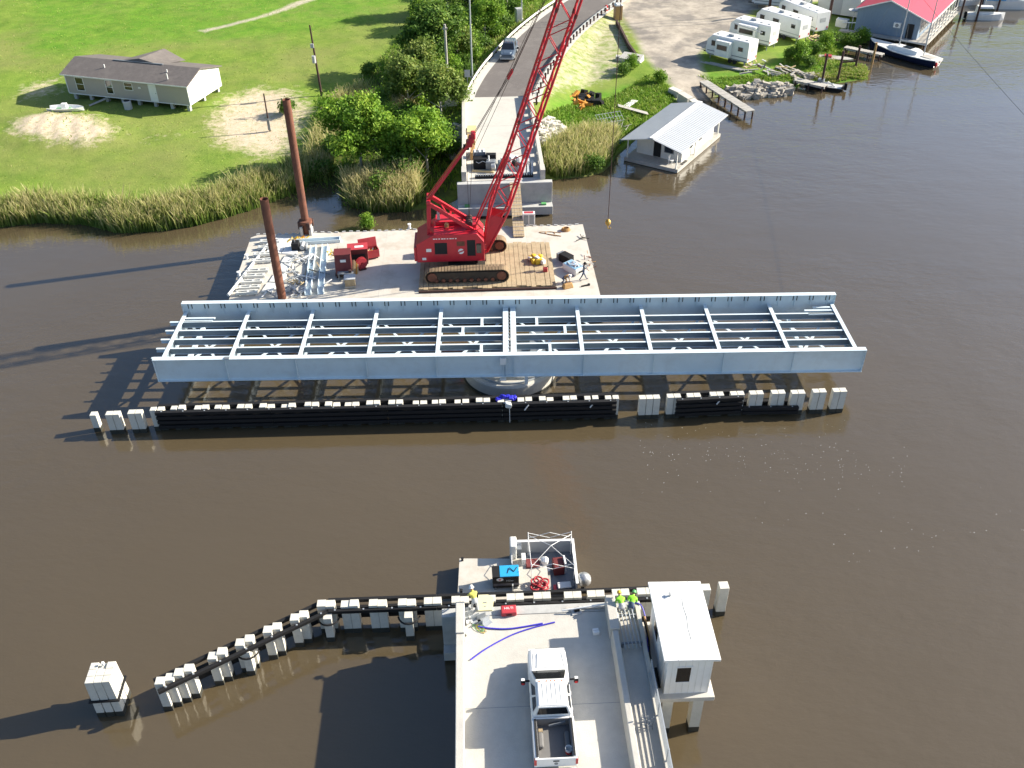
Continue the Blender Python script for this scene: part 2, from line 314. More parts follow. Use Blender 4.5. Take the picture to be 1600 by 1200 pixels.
def grid_mesh(name, Z, m, attrs):
    nx, ny = Z.shape; V = np.stack([GX, GY, Z], -1).reshape(-1, 3)
    i = np.arange(nx-1)[:, None]*ny+np.arange(ny-1)[None, :]; F = np.stack([i, i+ny, i+ny+1, i+1], -1).reshape(-1, 4)
    me = bpy.data.meshes.new(name); me.vertices.add(len(V)); me.vertices.foreach_set('co', V.ravel())
    me.loops.add(F.size); me.loops.foreach_set('vertex_index', F.ravel().astype(np.int32)); me.polygons.add(len(F))
    me.polygons.foreach_set('loop_start', np.arange(0, F.size, 4, dtype=np.int32)); me.update(calc_edges=True); me.validate()
    for k, a in attrs.items():
        at_ = me.attributes.new(k, 'FLOAT', 'POINT'); at_.data.foreach_set('value', a.ravel().astype(np.float32))
    me.polygons.foreach_set('use_smooth', np.ones(len(F), bool)); me.materials.append(m)
    o = bpy.data.objects.new(name, me); col.objects.link(o); return o
ground = grid_mesh('ground', GZ, ground_mat(), dict(sand=sand, grav=grav, bleach=bleach, lush=lush, weed=weed, mud=mud, track=track)); tag(ground, 'river bed, green field, sandy patches and gravel yard', 'ground', kind='structure')
def gz(x, y):
    i = int(np.clip(np.searchsorted(gx, x)-1, 0, len(gx)-2)); j = int(np.clip(np.searchsorted(gy, y)-1, 0, len(gy)-2))
    tx = (x-gx[i])/(gx[i+1]-gx[i]); ty = (y-gy[j])/(gy[j+1]-gy[j])
    return float((GZ[i, j]*(1-tx)+GZ[i+1, j]*tx)*(1-ty)+(GZ[i, j+1]*(1-tx)+GZ[i+1, j+1]*tx)*ty)
def gat(px, py):           # pixel -> point on the ground
    z = 1.
    for _ in range(6): p = at(px, py, z); z = max(gz(p.x, p.y), 0)
    p.z = z; return p

def water_mat():
    m = bpy.data.materials.new('muddy_river_water'); m.use_nodes = True; n = m.node_tree.nodes; l = m.node_tree.links; b = n['Principled BSDF']
    g = n.new('ShaderNodeNewGeometry'); b.inputs['Roughness'].default_value = .09; b.inputs['IOR'].default_value = 1.36; b.inputs['Coat Weight'].default_value = 1.; b.inputs['Coat IOR'].default_value = 1.52; b.inputs['Coat Roughness'].default_value = .06
    nz = n.new('ShaderNodeTexNoise'); nz.inputs['Scale'].default_value = .022; nz.inputs['Detail'].default_value = 6; nz.inputs['Distortion'].default_value = 1.2; l.new(g.outputs['Position'], nz.inputs['Vector'])
    mx = n.new('ShaderNodeMix'); mx.data_type = 'RGBA'; l.new(nz.outputs['Fac'], mx.inputs[0]); mx.inputs[6].default_value = (.074, .056, .031, 1); mx.inputs[7].default_value = (.096, .074, .043, 1)
    l.new(mx.outputs[2], b.inputs['Base Color'])
    mp = n.new('ShaderNodeMapping'); mp.inputs['Rotation'].default_value = (0, 0, R(25)); mp.inputs['Scale'].default_value = (1, 1.7, 1); l.new(g.outputs['Position'], mp.inputs['Vector'])
    prev = None
    wn = n.new('ShaderNodeTexNoise'); wn.inputs['Scale'].default_value = .018; wn.inputs['Detail'].default_value = 3; wn.inputs['Distortion'].default_value = 1.5; l.new(mp.outputs[0], wn.inputs['Vector'])
    for s, st, ds in ((.16, .22, .3), (1.0, .18, .10), (3.2, .17, .04)):
        q = n.new('ShaderNodeTexNoise'); q.inputs['Scale'].default_value = s; q.inputs['Detail'].default_value = 3; q.inputs['Roughness'].default_value = .55; l.new(mp.outputs[0], q.inputs['Vector'])
        bp = n.new('ShaderNodeBump'); bp.inputs['Distance'].default_value = ds; l.new(q.outputs['Fac'], bp.inputs['Height'])
        mr_ = n.new('ShaderNodeMapRange'); mr_.inputs[1].default_value = .3; mr_.inputs[2].default_value = .7; mr_.inputs[3].default_value = st*.4; mr_.inputs[4].default_value = st*1.5; l.new(wn.outputs['Fac'], mr_.inputs[0]); l.new(mr_.outputs[0], bp.inputs['Strength'])
        if prev is not None: l.new(prev, bp.inputs['Normal'])
        prev = bp.outputs[0]
    l.new(prev, b.inputs['Normal']); l.new(prev, b.inputs['Coat Normal']); return m
wm = MB().add([(-4000, -4000, 0), (4000, -4000, 0), (4000, 4000, 0), (-4000, 4000, 0)], [(0, 1, 2, 3)])
wm.build('water', water_mat(), kind='structure', label='brown muddy river water with fine ripples', cat='water')

# ---------------------------------------------------------------- far approach road
def strip(o0, o1, dz, i0, i1, name, m, **kw):
    b = MB(); L = []; Rr = []
    for k in range(i0, i1):
        p = RC[k]; a = RC[max(k-1, 0)]; c = RC[min(k+1, len(RC)-1)]; t = Vector((c[0]-a[0], c[1]-a[1])).normalized(); nr = Vector((t.y, -t.x))
        for S, o in ((L, o0), (Rr, o1)):
            w_ = o(p[3]) if callable(o) else o; S.append((p[0]+nr.x*w_, p[1]+nr.y*w_, p[2]+dz))
    nn = len(L); b.add(L+Rr, [(i, nn+i, nn+i+1, i+1) for i in range(nn-1)]); return b.build(name, m, **kw)
def road_pt(k, off, dz=0.):
    p = RC[k]; a = RC[max(k-1, 0)]; c = RC[min(k+1, len(RC)-1)]; t = Vector((c[0]-a[0], c[1]-a[1])).normalized(); nr = Vector((t.y, -t.x))
    s = p[3]*(1 if off > 0 else -1)+0*off; return Vector((p[0]+nr.x*(s+off), p[1]+nr.y*(s+off), p[2]+dz))
strip(lambda h: -h+.55, lambda h: h-.1, .0, 26, len(RC), 'asphalt_road', M['asph'], kind='structure', label='dark asphalt approach road bending away', cat='road')
strip(lambda h: -h-.55, lambda h: -h+.6, .012, 26, 84, 'road_shoulder', M['conc'], kind='structure', label='pale bleached road shoulder on the left side', cat='shoulder')
strip(lambda h: h-.15, lambda h: h+1.0, .012, 26, 84, 'road_shoulder', M['conc'], kind='structure', label='pale bleached road shoulder on the right side', cat='shoulder')
# ================================================================ far approach bridge
def rpt(k, side, off, dz=0.):      # point beside the road: side -1 left, +1 right, off metres outside its edge
    p = RC[k]; a = RC[max(k-1, 0)]; c = RC[min(k+1, len(RC)-1)]; t = Vector((c[0]-a[0], c[1]-a[1])).normalized(); nr = Vector((t.y, -t.x))
    s = side*(p[3]+off); return Vector((p[0]+nr.x*s, p[1]+nr.y*s, p[2]+dz))
fb = root('approach_bridge', (2.6, 88.3, 0), 0, 'pale concrete approach bridge beyond the red crane', 'bridge')
b = MB(); b.box(-1.35, 6.6, 88.75, 113.0, 2.75, 3.3); b.build('deck_slab', M['conc'], fb, True)
for y in (95.5, 103.5): MB().box(-1.3, 6.55, y-.012, y+.012, 3.29, 3.304).build('deck_joint', M['gray'], fb, True)
pw = root('abutment_pier', (2.6, 88.0, 0), 0, 'concrete end pier with bearing ledge, behind the work barge', 'pier')
MB().box(-2.15, 7.6, 88.05, 88.74, 1.05, 3.26).build('back_wall', M['conc2'], pw, True, bevel=.03)
MB().box(-2.15, 7.6, 87.0, 88.9, .15, 1.04).build('bearing_ledge', M['conc2'], pw, True, bevel=.03)
for x in (-1.2, 1.5, 4.4, 6.9): MB().box(x-.35, x+.35, 87.3, 88.0, -2.4, .2).build('pile', M['pile'], pw, True)
for x in (-1.2, 6.7):
    MB().box(x-.25, x+.25, 87.35, 87.75, 1.04, 1.2).build('bearing_pad', M['green'], pw, True)
for s, nm in ((-1, 'left'), (1, 'right')):
    x0 = -1.62 if s < 0 else 6.45; x1 = x0+.42
    q = MB(); q.box(x0, x1, 88.75, 112.8, 3.92, 4.22); q.build('parapet_rail', M['conc'], fb, True, bevel=.03)
    MB().box(x0, x1, 88.75, 112.8, 3.301, 3.45).build('parapet_kerb', M['conc'], fb, True)
    y = 88.76
    MB().box(x0-.04, x1+.04, 88.76, 90.2, 3.302, 4.3).build('parapet_end', M['conc'], fb, True)
    pr = MB().box(-.19, .19, -.75, .75, 0, .5).build('parapet_post', M['conc'], fb); pr.location = (x0+.21-2.6, 3.2, 3.44)
    for i in range(1, 10): share('parapet_post', pr, fb, (x0+.21-2.6, 3.2+i*2.35, 3.44))
# steel guardrails along the asphalt
def guardrail(side, k0, k1, label):
    p0 = rpt(k0, side, .35); g = root('guardrail', (p0.x, p0.y, p0.z), 0, label, 'guardrail')
    pts = [rpt(k, side, .35) for k in range(k0, k1)]
    r = MB(); f = MB(); d = 0; first = None
    for a, c in zip(pts[:-1], pts[1:]):
        r.beam(a+Vector((0, 0, .62)), c+Vector((0, 0, .62)), .07, .32)
    r.build('rail', M['galv'] if side > 0 else M['whitew'], g, True)
    acc = 0
    for a, c in zip(pts[:-1], pts[1:]):
        L = (c-a).length; t = (1.9-acc) if acc else 0.
        while t < L:
            p = a.lerp(c, t/L)
            nx = Vector((c.y-a.y, a.x-c.x, 0)).normalized()*side*.16
            if first is None: first = MB().box(-.1, .1, -.1, .1, -.4, .74).build('post', M['drust'], g); first.location = p+nx-g.location
            else: share('post', first, g, p+nx-g.location, math.atan2(c.y-a.y, c.x-a.x))
            t += 1.9
        acc = (acc+L) % 1.9
guardrail(-1, 25, 84, 'white guardrail on the tree side of the curved road')
guardrail(1, 25, 84, 'grey guardrail on the gravel yard side of the curved road')

# ================================================================ near pier and deck
nb = root('bridge_deck', (3, 20, 0), 0, 'near concrete bridge deck carrying the white pickup truck', 'bridge')
MB().box(-1.97, 6.65, -45, 32.9, 2.6, 3.3).build('deck_slab', M['conc'], nb, True)
MB().box(6.66, 8.0, -45, 33.0, 2.62, 3.48).build('sidewalk', M['conc'], nb, True, bevel=.02)
MB().box(-1.96, -1.54, -45, 31.2, 3.301, 4.05).build('barrier', M['conc'], nb, True, bevel=.04)
MB().box(-1.98, -1.5, 31.22, 33.3, 3.301, 4.12).build('barrier', M['conc'], nb, True, bevel=.04)
MB().hexa([(6.2, -45, 3.301), (6.66, -45, 3.301), (6.66, 31.0, 3.301), (6.2, 31.0, 3.301)], [(6.28, -45, 4.1), (6.58, -45, 4.1), (6.58, 31.0, 4.1), (6.28, 31.0, 4.1)]).build('barrier', M['conc'], nb, True, bevel=.03)
MB().box(6.16, 6.68, 31.02, 33.3, 3.302, 4.2).build('barrier', M['conc'], nb, True, bevel=.04)
for y in (27.2, 20.6): MB().box(-1.53, 6.19, y-.012, y+.012, 3.29, 3.304).build('deck_joint', M['gray'], nb, True)
np_ = root('end_pier', (3, 33.2, 0), 0, 'wide concrete end pier under the deck edge beside the control house', 'pier')
MB().box(-2.78, 8.15, 32.95, 33.55, .9, 3.29).build('back_wall', M['conc2'], np_, True, bevel=.03)
MB().box(-2.78, 8.15, 32.4, 34.1, .2, .895).build('bearing_ledge', M['conc2'], np_, True, bevel=.03)
for x in (-2.2, 1.2, 4.2, 7.4): MB().box(x-.38, x+.38, 32.7, 33.46, -2.4, .25).build('pile', M['pile'], np_, True)
# sidewalk edge railing: posts and horizontal rails
rl = root('sidewalk_railing', (7.9, 20, 3.48), 0, 'metal railing with horizontal rails along the sidewalk edge', 'railing')
MB().box(7.78, 8.0, -30, 33.0, 3.481, 3.72).build('kerb', M['conc'], rl, True)
for k in range(8): MB().box(7.86, 7.91, -30, 28.6, 3.80+.13*k, 3.85+.13*k).build('rail', M['galv'], rl, True)
p0 = MB().box(-.04, .04, -.04, .04, 0, 1.0).build('post', M['galv'], rl); p0.location = (-.01, 8.5, .24)
for i in range(1, 14): share('post', p0, rl, (-.01, 8.5-2.4*i, .24))
# railing section laid on the sidewalk
rp = root('railing_panel', (7.2, 31.3, 3.48), R(3), 'loose railing panel of parallel bars lying on the sidewalk', 'railing')
for k in range(5): MB().tube((-.42+.2*k, -1.3, .34), (-.42+.2*k, 1.35+.1*(k % 2), .46), .03, n=8).build('bar', M['galv'], rp)
for y in (-.9, .9): MB().beam((-.55, y, .28), (.55, y, .28), .09, .09).build('crossbar', M['gray'], rp)
for x in (-.5, .5):
    for y in (-.9, .9): MB().box(x-.05, x+.05, y-.05, y+.05, 0, .25).build('foot', M['gray'], rp)

# ================================================================ control house
ch = root('control_house', (9.55, 29.95, 3.0), 0, 'white bridge operator cabin on concrete legs beside the deck', 'cabin')
MB().box(8.02, 11.05, 27.45, 32.3, 2.72, 3.02).build('platform', M['conc'], ch, True, bevel=.02)
cw = MB(); cw.box(8.5, 10.75, 27.75, 32.1, 3.021, 5.95); cw.build('wall', M['white'], ch, True)
for i in range(12):
    x = 8.62+i*.18
for y0, x0, x1 in ((27.74, 8.5, 10.75),):
    for x in np.arange(x0+.25, x1, .32): MB().box(x-.012, x+.012, y0-.006, y0+.004, 3.03, 5.93).build('seam', M['whitew'], ch, True)
rf = MB().hexa([(8.2, 27.42, 6.05), (10.98, 27.42, 5.95), (10.98, 32.36, 5.95), (8.2, 32.36, 6.05)], [(8.2, 27.42, 6.2), (10.98, 27.42, 6.1), (10.98, 32.36, 6.1), (8.2, 32.36, 6.2)]).build('roof', M['roofw'], ch, True, bevel=.02)
for x in (8.9, 9.6, 10.3): MB().box(x-.012, x+.012, 27.42, 32.36, 6.185-.036*(x-8.2), 6.206-.036*(x-8.2)).build('roof_seam', M['lgray'], rf, True)
ck = MB(); pp_ = [(9.75, 28.6), (9.72, 29.3), (9.8, 30.0), (9.74, 30.7), (9.78, 31.2)]
for (xa, ya_), (xb, yb_) in zip(pp_[:-1], pp_[1:]): ck.beam((xa, ya_, 6.149), (xb, yb_, 6.149), .025, .012)
ck.build('roof_crack', M['gray'], rf, True)
MB().lathe([(0, 0), (.07, 0), (.07, .16), (.11, .17), (.11, .22), (0, .24)], 10, (9.2, 31.4, 6.15)).build('roof_vent', M['lgray'], rf, True)
def window(parent, x0, x1, z0, z1, y, m=M['glass'], fr=M['white'], t=.06, nm='window'):
    f = MB()
    f.box(x0-t, x1+t, y-.03, y, z0-t, z0).box(x0-t, x1+t, y-.03, y, z1, z1+t).box(x0-t, x0, y-.03, y, z0+.001, z1-.001).box(x1, x1+t, y-.03, y, z0+.001, z1-.001)
    o = f.build(nm, fr, parent); MB().box(x0, x1, y-.012, y, z0, z1).build('pane', m, o); return o
wn = window(ch, -.55, .15, 1.0, 2.15, -2.205)
f = MB().box(8.44, 8.5, 29.9, 31.0, 4.2, 5.5); o = f.build('window', M['white'], ch, True); MB().box(8.425, 8.438, 30.0, 30.9, 4.28, 5.42).build('pane', M['glass'], o, True)
MB().box(8.43, 8.5, 28.2, 29.2, 3.03, 5.1).build('door', M['lgray'], ch, True); MB().box(8.3, 8.42, 28.1, 29.3, 3.022, 3.10).build('door_mat', M['black'], ch, True)
for x in (8.72, 10.28):
    for y in (27.75, 31.7):
        o = MB().box(x-.27, x+.27, y-.27, y+.27, -2.4, 2.71).build('leg', M['pile'], ch, True)
        MB().box(x-.276, x+.276, y-.276, y+.276, -.3, .42).build('tide_stain', M['slime'], o, True)
for y in (27.75, 31.7): MB().box(8.2, 10.8, y-.2, y+.2, -.35, -.05).build('brace', M['slime'], ch, True)

# ================================================================ swing span
SP = root('swing_span', (2.08, 60.67, 2.0), R(-1.84), 'open swing span of pale blue steel girders above the fender', 'bridge span')
HL, HW = 26.65, 3.95
FBX = [0.3, 5.55, 10.8, 16.05, 21.3, 26.45]
for s in (-1, 1):
    y = s*HW; g = MB(); g.box(-HL, HL, y-.015, y+.015, .041, 1.949); gi = g.build('girder_web', M['steel'], SP, bevel=0)
    MB().box(-HL, HL, y-.23, y+.23, 1.95, 2.0).build('top_flange', M['steel'], SP, bevel=.01); MB().box(-HL, HL, y-.23, y+.23, 0, .04).build('bottom_flange', M['steel'], SP)
    # outer face stiffeners at the floor beams, closer ones inside
    st = None
    for fx in FBX[:]:
        for q in (-1, 1):
            if fx > 26: continue
            if st is None: st = MB().box(-.02, .02, 0, .15, .05, 1.94).build('stiffener', M['steel'], SP); st.location = (q*fx, y+.015, 0); 
            else: share('stiffener', st, SP, (q*fx, y+(.016 if s > 0 else -.166), 0))
    if s < 0: st.location.y = y-.166
    for q in (-1, 1): MB().box(q*(HL-.02)-.012, q*(HL-.02)+.012, y-.21, y+.21, .05, 1.94).build('end_plate', M['steel'], SP)
    n = 40; xs = [(-HL+.6)+(2*HL-1.2)*i/(n-1) for i in range(n)]; sl_ = MB(); s1 = None
    for x in xs:
        yy = y-.016-.11 if s > 0 else y+.016
        if s1 is None: s1 = MB().box(-.02, .02, 0, .11, .9, 1.94).build('stiffener', M['steel'], SP); s1.location = (x, yy, 0)
        else: share('stiffener', s1, SP, (x, yy, 0))
        yf = y-.019 if s > 0 else y+.016
        for dx in (-.17, .13): sl_.box(x+dx, x+dx+.075, yf, yf+.004, 1.4, 1.9)
    sl_.build('slot_marks', M['dark'], SP, kind='stuff')
# floor beams, stringers and bracing
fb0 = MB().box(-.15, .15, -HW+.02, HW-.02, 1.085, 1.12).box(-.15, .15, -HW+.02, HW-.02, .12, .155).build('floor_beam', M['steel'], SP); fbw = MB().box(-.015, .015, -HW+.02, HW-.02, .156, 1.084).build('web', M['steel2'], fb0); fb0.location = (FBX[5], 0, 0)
for fx in FBX:
    for q in (-1, 1):
        if (fx, q) == (FBX[5], 1): continue
        o = share('floor_beam', fb0, SP, (q*fx, 0, 0), 0, (1.45, 1, 1) if fx < 1 else None); share('web', fbw, o, (0, 0, 0))
bl = MB()
for i in range(14): bl.tube((-.02, -3.4+i*.5, 1.0), (-.02, -3.4+i*.5, 1.15), .07, n=6)
bl.build('anchor_bolts', M['gray'], SP, kind='stuff')
SY = [-2.5, -1.25, 0, 1.25, 2.5]
X = [-v for v in FBX[::-1]]+FBX
for sy in SY:
    for a, c in zip(X[:-1], X[1:]):
        if c-a < 1: continue
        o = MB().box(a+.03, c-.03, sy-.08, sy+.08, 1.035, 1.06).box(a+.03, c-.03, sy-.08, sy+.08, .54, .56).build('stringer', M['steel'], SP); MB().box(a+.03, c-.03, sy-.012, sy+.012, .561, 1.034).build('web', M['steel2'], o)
    MB().ibeam((-FBX[5]-.95, sy, 1.06), (-FBX[5]-.03, sy, 1.06), .30, .19, .025, .02).build('stringer_stub', M['steel'], SP)
for x0, x1, y0 in ((-26.3, -23.9, 3.05), (-26.3, -24.0, 2.6), (24.0, 26.3, 2.95), (24.2, 26.3, 2.45), (24.8, 26.4, 3.4)): MB().box(x0, x1, y0-.1, y0+.1, .96, 1.06).build('edge_plate', M['steel'], SP)
for x, y0, y1 in ((-2.2, 1.25, 2.5), (-2.2, -2.5, -1.25), (-3.7, 0, 1.25), (2.2, 1.25, 2.5), (4.4, 0, 1.25), (3.1, -2.5, -1.25)): MB().ibeam((x, y0+.08, 1.05), (x, y1-.08, 1.05), .4, .22, .02, .02).build('cross_beam', M['steel'], SP)
for a, c in zip(X[:-1], X[1:]):
    if c-a < 1: continue
    o = MB().beam((a+.2, -HW+.3, .12), (c-.2, HW-.3, .12), .20, .05).build('lateral_brace', M['steel'], SP)
    MB().beam((a+.2, HW-.3, .18), (c-.2, -HW+.3, .18), .20, .05).build('lateral_brace', M['steel'], SP)
    if abs(a) > 26 or abs(c) > 26:
        m_ = (a+c)/2; MB().beam((m_-1.1, -HW+.2, .2), (m_-1.1, HW-.2, .2), .3, .25).build('lift_beam', M['steel'], SP)
MB().box(-21.3, -20.9, -HW-.22, -HW+.05, 2.0, 2.06).build('splice_plate', M['gray'], SP)
MB().box(-.75, -.3, -HW-.32, -HW-.02, 1.2, 1.75).build('junction_box', M['white'], SP); MB().box(-.55, -.47, -HW-.1, -HW-.02, -.1, 1.2).build('conduit', M['steel'], SP)
MB().box(-.8, -.3, -HW-.3, -HW, -.30, -.18).build('bracket', M['white'], SP); MB().box(1.1, 1.35, -HW-.1, -HW+.1, -.9, -.05).build('ladder_head', M['white'], SP)
lad = MB()
for z in np.arange(-1.9, -.9, .22): lad.box(1.08, 1.38, -HW-.06, -HW-.02, z, z+.05)
lad.box(1.06, 1.1, -HW-.07, -HW-.01, -1.95, -.9).box(1.36, 1.4, -HW-.07, -HW-.01, -1.95, -.9); lad.build('ladder', M['gray'], SP)
for q in (-1, 1): MB().box(q*2.2-.6, q*2.2+.6, -2.6, 2.6, -.35, .0).build('bearing_beam', M['gray'], SP)
PV = root('pivot_pier', (2.05, 59.95, 0), 0, 'round concrete pivot pier under the middle of the swing span', 'pier')
MB().lathe([(0, -2.4), (3.7, -2.4), (3.7, 1.05), (3.63, 1.15), (0, 1.15)], 56).build('drum', M['conc'], PV, smooth=False); MB().lathe([(0, 1.15), (1.6, 1.15), (1.6, 1.62), (0, 1.62)], 32).build('pivot_bearing', M['gray'], PV)
MB().lathe([(3.2, 1.16), (3.3, 1.16), (3.3, 1.3), (3.2, 1.3)], 56).build('track_ring', M['galv'], PV); MB().lathe([(3.705, -.4), (3.715, -.4), (3.715, .22), (3.705, .22)], 56).build('tide_stain', M['slime'], PV)

# ================================================================ fenders
def pile_(parent, p, top, w=.48, bat=(0, 0), shared={}):
    h = top+2.2; k = (w, round(h, 2), bat)
    if k in shared:
        o = share('pile', shared[k][0], parent, Vector(p)-Vector(parent.location)); 
        s = share('tide_stain', shared[k][1], o, (0, 0, 0)); return o
    a = w/2; dx, dy = bat; m = MB(); m.hexa([(-a-dx*h, -a-dy*h, -2.2), (a-dx*h, -a-dy*h, -2.2), (a-dx*h, a-dy*h, -2.2), (-a-dx*h, a-dy*h, -2.2)], [(-a, -a, top), (a, -a, top), (a, a, top), (-a, a, top)])
    o = m.build('pile', M['pile'], parent, bevel=.025); o.location = Vector(p)-Vector(parent.location)
    t0 = top-.38; c0, c1 = -(top+.3), -t0; a += .006; m = MB()
    m.hexa([(-a+dx*c0, -a+dy*c0, -.3), (a+dx*c0, -a+dy*c0, -.3), (a+dx*c0, a+dy*c0, -.3), (-a+dx*c0, a+dy*c0, -.3)], [(-a+dx*c1, -a+dy*c1, .38), (a+dx*c1, -a+dy*c1, .38), (a+dx*c1, a+dy*c1, .38), (-a+dx*c1, a+dy*c1, .38)])
    s = m.build('tide_stain', M['slime'], o); shared[k] = (o, s); return o
LN = lambda a, b_, t: (a[0]+(b_[0]-a[0])*t, a[1]+(b_[1]-a[1])*t)
fd = root('pier_fender', (-24, 54.1, 0), 0, 'long black timber fender with paired concrete piles under the open span', 'fender')
A, B = (-23.95, 54.25), (9.35, 53.75)
for i in range(22):
    x, y = LN(A, B, i/21)
    jx = random.uniform(-.12, .12); zt = random.choice((1.9, 1.9, 1.82, 1.95))
    for d in (-.26, .26): pile_(fd, (x+jx+d*random.uniform(.96, 1.15), y+random.uniform(-.05, .05), 0), zt if d < 0 else random.choice((zt, 1.9, 1.85)), random.choice((.48, .48, .44)))
def walers(parent, a, b_, zs, w=.3, h=.26, sides=(-1, 1), gap=.40, seg=2, bolts=True):
    d = Vector((b_[0]-a[0], b_[1]-a[1], 0)).normalized(); nr = Vector((-d.y, d.x, 0))
    for s in sides:
        for z in zs:
            for k in range(seg):
                p = Vector((*LN(a, b_, k/seg+.0004), z))+nr*s*gap; q = Vector((*LN(a, b_, (k+1)/seg-.0004), z))+nr*s*gap
                MB().beam(p, q, w, h).build('waler', M['black'], parent, True, bevel=.02)
    if bolts:
        bm_ = MB(); L = math.dist(a, b_); n = int(L/1.6)
        for i in range(n+1):
            x, y = LN(a, b_, (i+.3)/(n+.6)); p = Vector((x, y, zs[-1]+h/2))-nr*gap
            bm_.cbox(p+Vector((0, 0, .015)), (.09, .09, .03))
        bm_.build('bolt_heads', M['galv'], parent, True, kind='stuff')
walers(fd, (A[0]-.1, A[1]), (B[0]+.3, B[1]), (.5, .92, 1.32, 1.74), seg=4)
def lone(name, px, py, top, n, label, group=None):
    p = at(px, py, top); r_ = root('pile_cluster', (p.x, p.y, 0), 0, label, 'piles', group)
    for i in range(n): pile_(r_, (p.x+(i-(n-1)/2)*.52, p.y, 0), top)
lone('', 146, 646, 1.55, 1, 'single square pile standing off the end of the black fender'); lone('', 176, 645, 1.8, 2, 'pair of white piles between the single pile and its twin pair'); lone('', 211, 643, 1.85, 2, 'pair of white piles next to the end of the black fender')
lone('', 1015, 620, 1.9, 3, 'three square piles in a row in the gap between two fenders'); lone('', 1280, 610, 2.0, 2, 'pair of bare piles just past the short fender'); lone('', 1312, 609, 2.0, 2, 'outermost pair of bare piles beyond the short fender')
f2 = root('pier_fender', (14, 53.7, 0), 0, 'short black timber fender whose boards step down along its piles', 'fender')
for px, py in ((1053, 618), (1084, 617), (1120, 615), (1152, 614), (1182, 613), (1216, 612), (1247, 612)):
    p = at(px, py, 1.95)
    for d in (-.26, .26): pile_(f2, (p.x+d, p.y, 0), 1.95)
a, c = at(1056, 618, 1.95), at(1160, 613, 1.95); walers(f2, (a.x, a.y), (c.x, c.y), (.5, .92, 1.32, 1.76), seg=1)
a, c = at(1162, 613, 1.95), at(1250, 612, 1.95); walers(f2, (a.x, a.y), (c.x, c.y), (.4, .75), seg=1)
# guide fender in front of the near pier: straight run then a bent wing
gf = root('guide_fender', (-9.4, 35, 0), 0, 'bent black guide fender with paired white piles beside the near pier', 'fender')
for px, py, n in ((272, 1053, 4), (339, 1020, 2), (382, 1000, 2), (425, 980, 2), (467, 961, 2), (509, 942, 2), (546, 942, 2), (590, 941, 2), (635.5, 940, 2), (676, 938, 2), (719, 936, 2), (761, 934, 2), (805, 932, 2), (847, 930, 2), (895, 929, 2), (931, 927, 2), (970, 925, 2), (1009, 923, 2)):
    p = at(px, py, 2.35); ang = R(29) if px < 500 else R(0)
    for i in range(n):
        k = (i-(n-1)/2)*.5; pile_(gf, (p.x+k*math.cos(ang), p.y+k*math.sin(ang), 0), 2.35 if (i+int(px)) % 3 else 2.3, .48)
a, m1, c = at(262, 1058, 2.35), at(509, 942, 2.35), at(1012, 923, 2.35)
walers(gf, (a.x-.6, a.y-.35), (m1.x-.05, m1.y-.03), (2.05,), w=.2, h=.24, seg=2); walers(gf, (m1.x+.05, m1.y), (c.x+.4, c.y), (2.05,), w=.2, h=.24, seg=3)
walers(gf, (a.x-.6, a.y-.35), (m1.x-.05, m1.y-.03), (.8, 1.3), w=.2, h=.4, seg=2, sides=(1,), bolts=False); walers(gf, (m1.x+.05, m1.y), (c.x+.4, c.y), (.8, 1.3), w=.2, h=.4, seg=3, sides=(1,), bolts=False)
for px, py in ((382, 1010), (509, 958), (635, 956)):
    p = at(px, py, 2.0); pile_(gf, (p.x+.12, p.y-.2, 0), 2.0, .45)
    sg = MB()
    for k in range(8):
        t0, t1 = math.pi*(1.05+.9*k/8), math.pi*(1.05+.9*(k+1)/8)
        sg.tube((p.x+.12+.62*math.cos(t0), p.y+.1+.66*math.sin(t0), 1.6), (p.x+.12+.62*math.cos(t1), p.y+.1+.66*math.sin(t1), 1.6), .05)
    sg.build('strap', M['black'], gf, True)
p = at(1131, 914, 2.4); rr = root('lone_pile', (p.x, p.y, 0), 0, 'lone square pile in the water past the control house', 'pile'); pile_(rr, (p.x, p.y, 0), 2.4, .55)
p = at(1103, 917, 2.4); rr = root('lone_pile', (p.x, p.y, 0), 0, 'square pile peeking out behind the control house roof', 'pile'); pile_(rr, (p.x, p.y, 0), 2.4, .5)
dl = root('mooring_dolphin', (-20.55, 30.6, 0), R(2), 'block of nine white square piles standing alone in the water', 'piles')
for i in range(3):
    for j in range(3): 
        bx = (.06*(1-i), .06*(1-j)); o = pile_(dl, (-20.55+(i-1)*.43, 30.6+(j-1)*.43, 0), 2.9 if (i, j) != (1, 2) else 2.8, .42, (.02*(i-1)*-1, .02*(j-1)*-1))
MB().box(-.78, .78, -.78, .78, 1.35, 1.45).build('strap', M['black'], dl); MB().cbox((.05, .45, 3.0), (.12, .12, .22)).build('lamp', M['white'], dl)
# ================================================================ crane barge
BZ = 1.5
bg_ = root('work_barge', (-6, 74.3, 0), 0, 'large flat steel barge with pale deck carrying the red crane', 'barge')
bp = [(-21.9, 66.6), (10.3, 66.6), (10.15, 82.0), (-21.5, 81.7), (-22.1, 81.2)]
MB().prism(bp, -.9, BZ-.12).build('hull', M['hull'], bg_, True); MB().prism(bp, BZ-.119, BZ).build('deck_plate', M['barge'], bg_, True)
for x in np.arange(-18, 9, 4.5): MB().box(x-.015, x+.015, 66.65, 81.5, BZ-.02, BZ+.004).build('deck_seam', M['woodg'], bg_, True)
for x in (-20.9, -9, 3.): MB().box(x, x+.5, 66.57, 66.6, .2, 1.3).build('rub_bar', M['drust'], bg_, True)
bw = MB()
for i in range(46): x = -21.5+i*.69; bw.cbox((x, 81.72+random.uniform(-.05, .1)+.0067*(x+21), BZ+.04), (.35, .10, .09), random.uniform(-.3, .3))
bw.build('edge_weld_scraps', M['lgray'], bg_, True, kind='stuff')
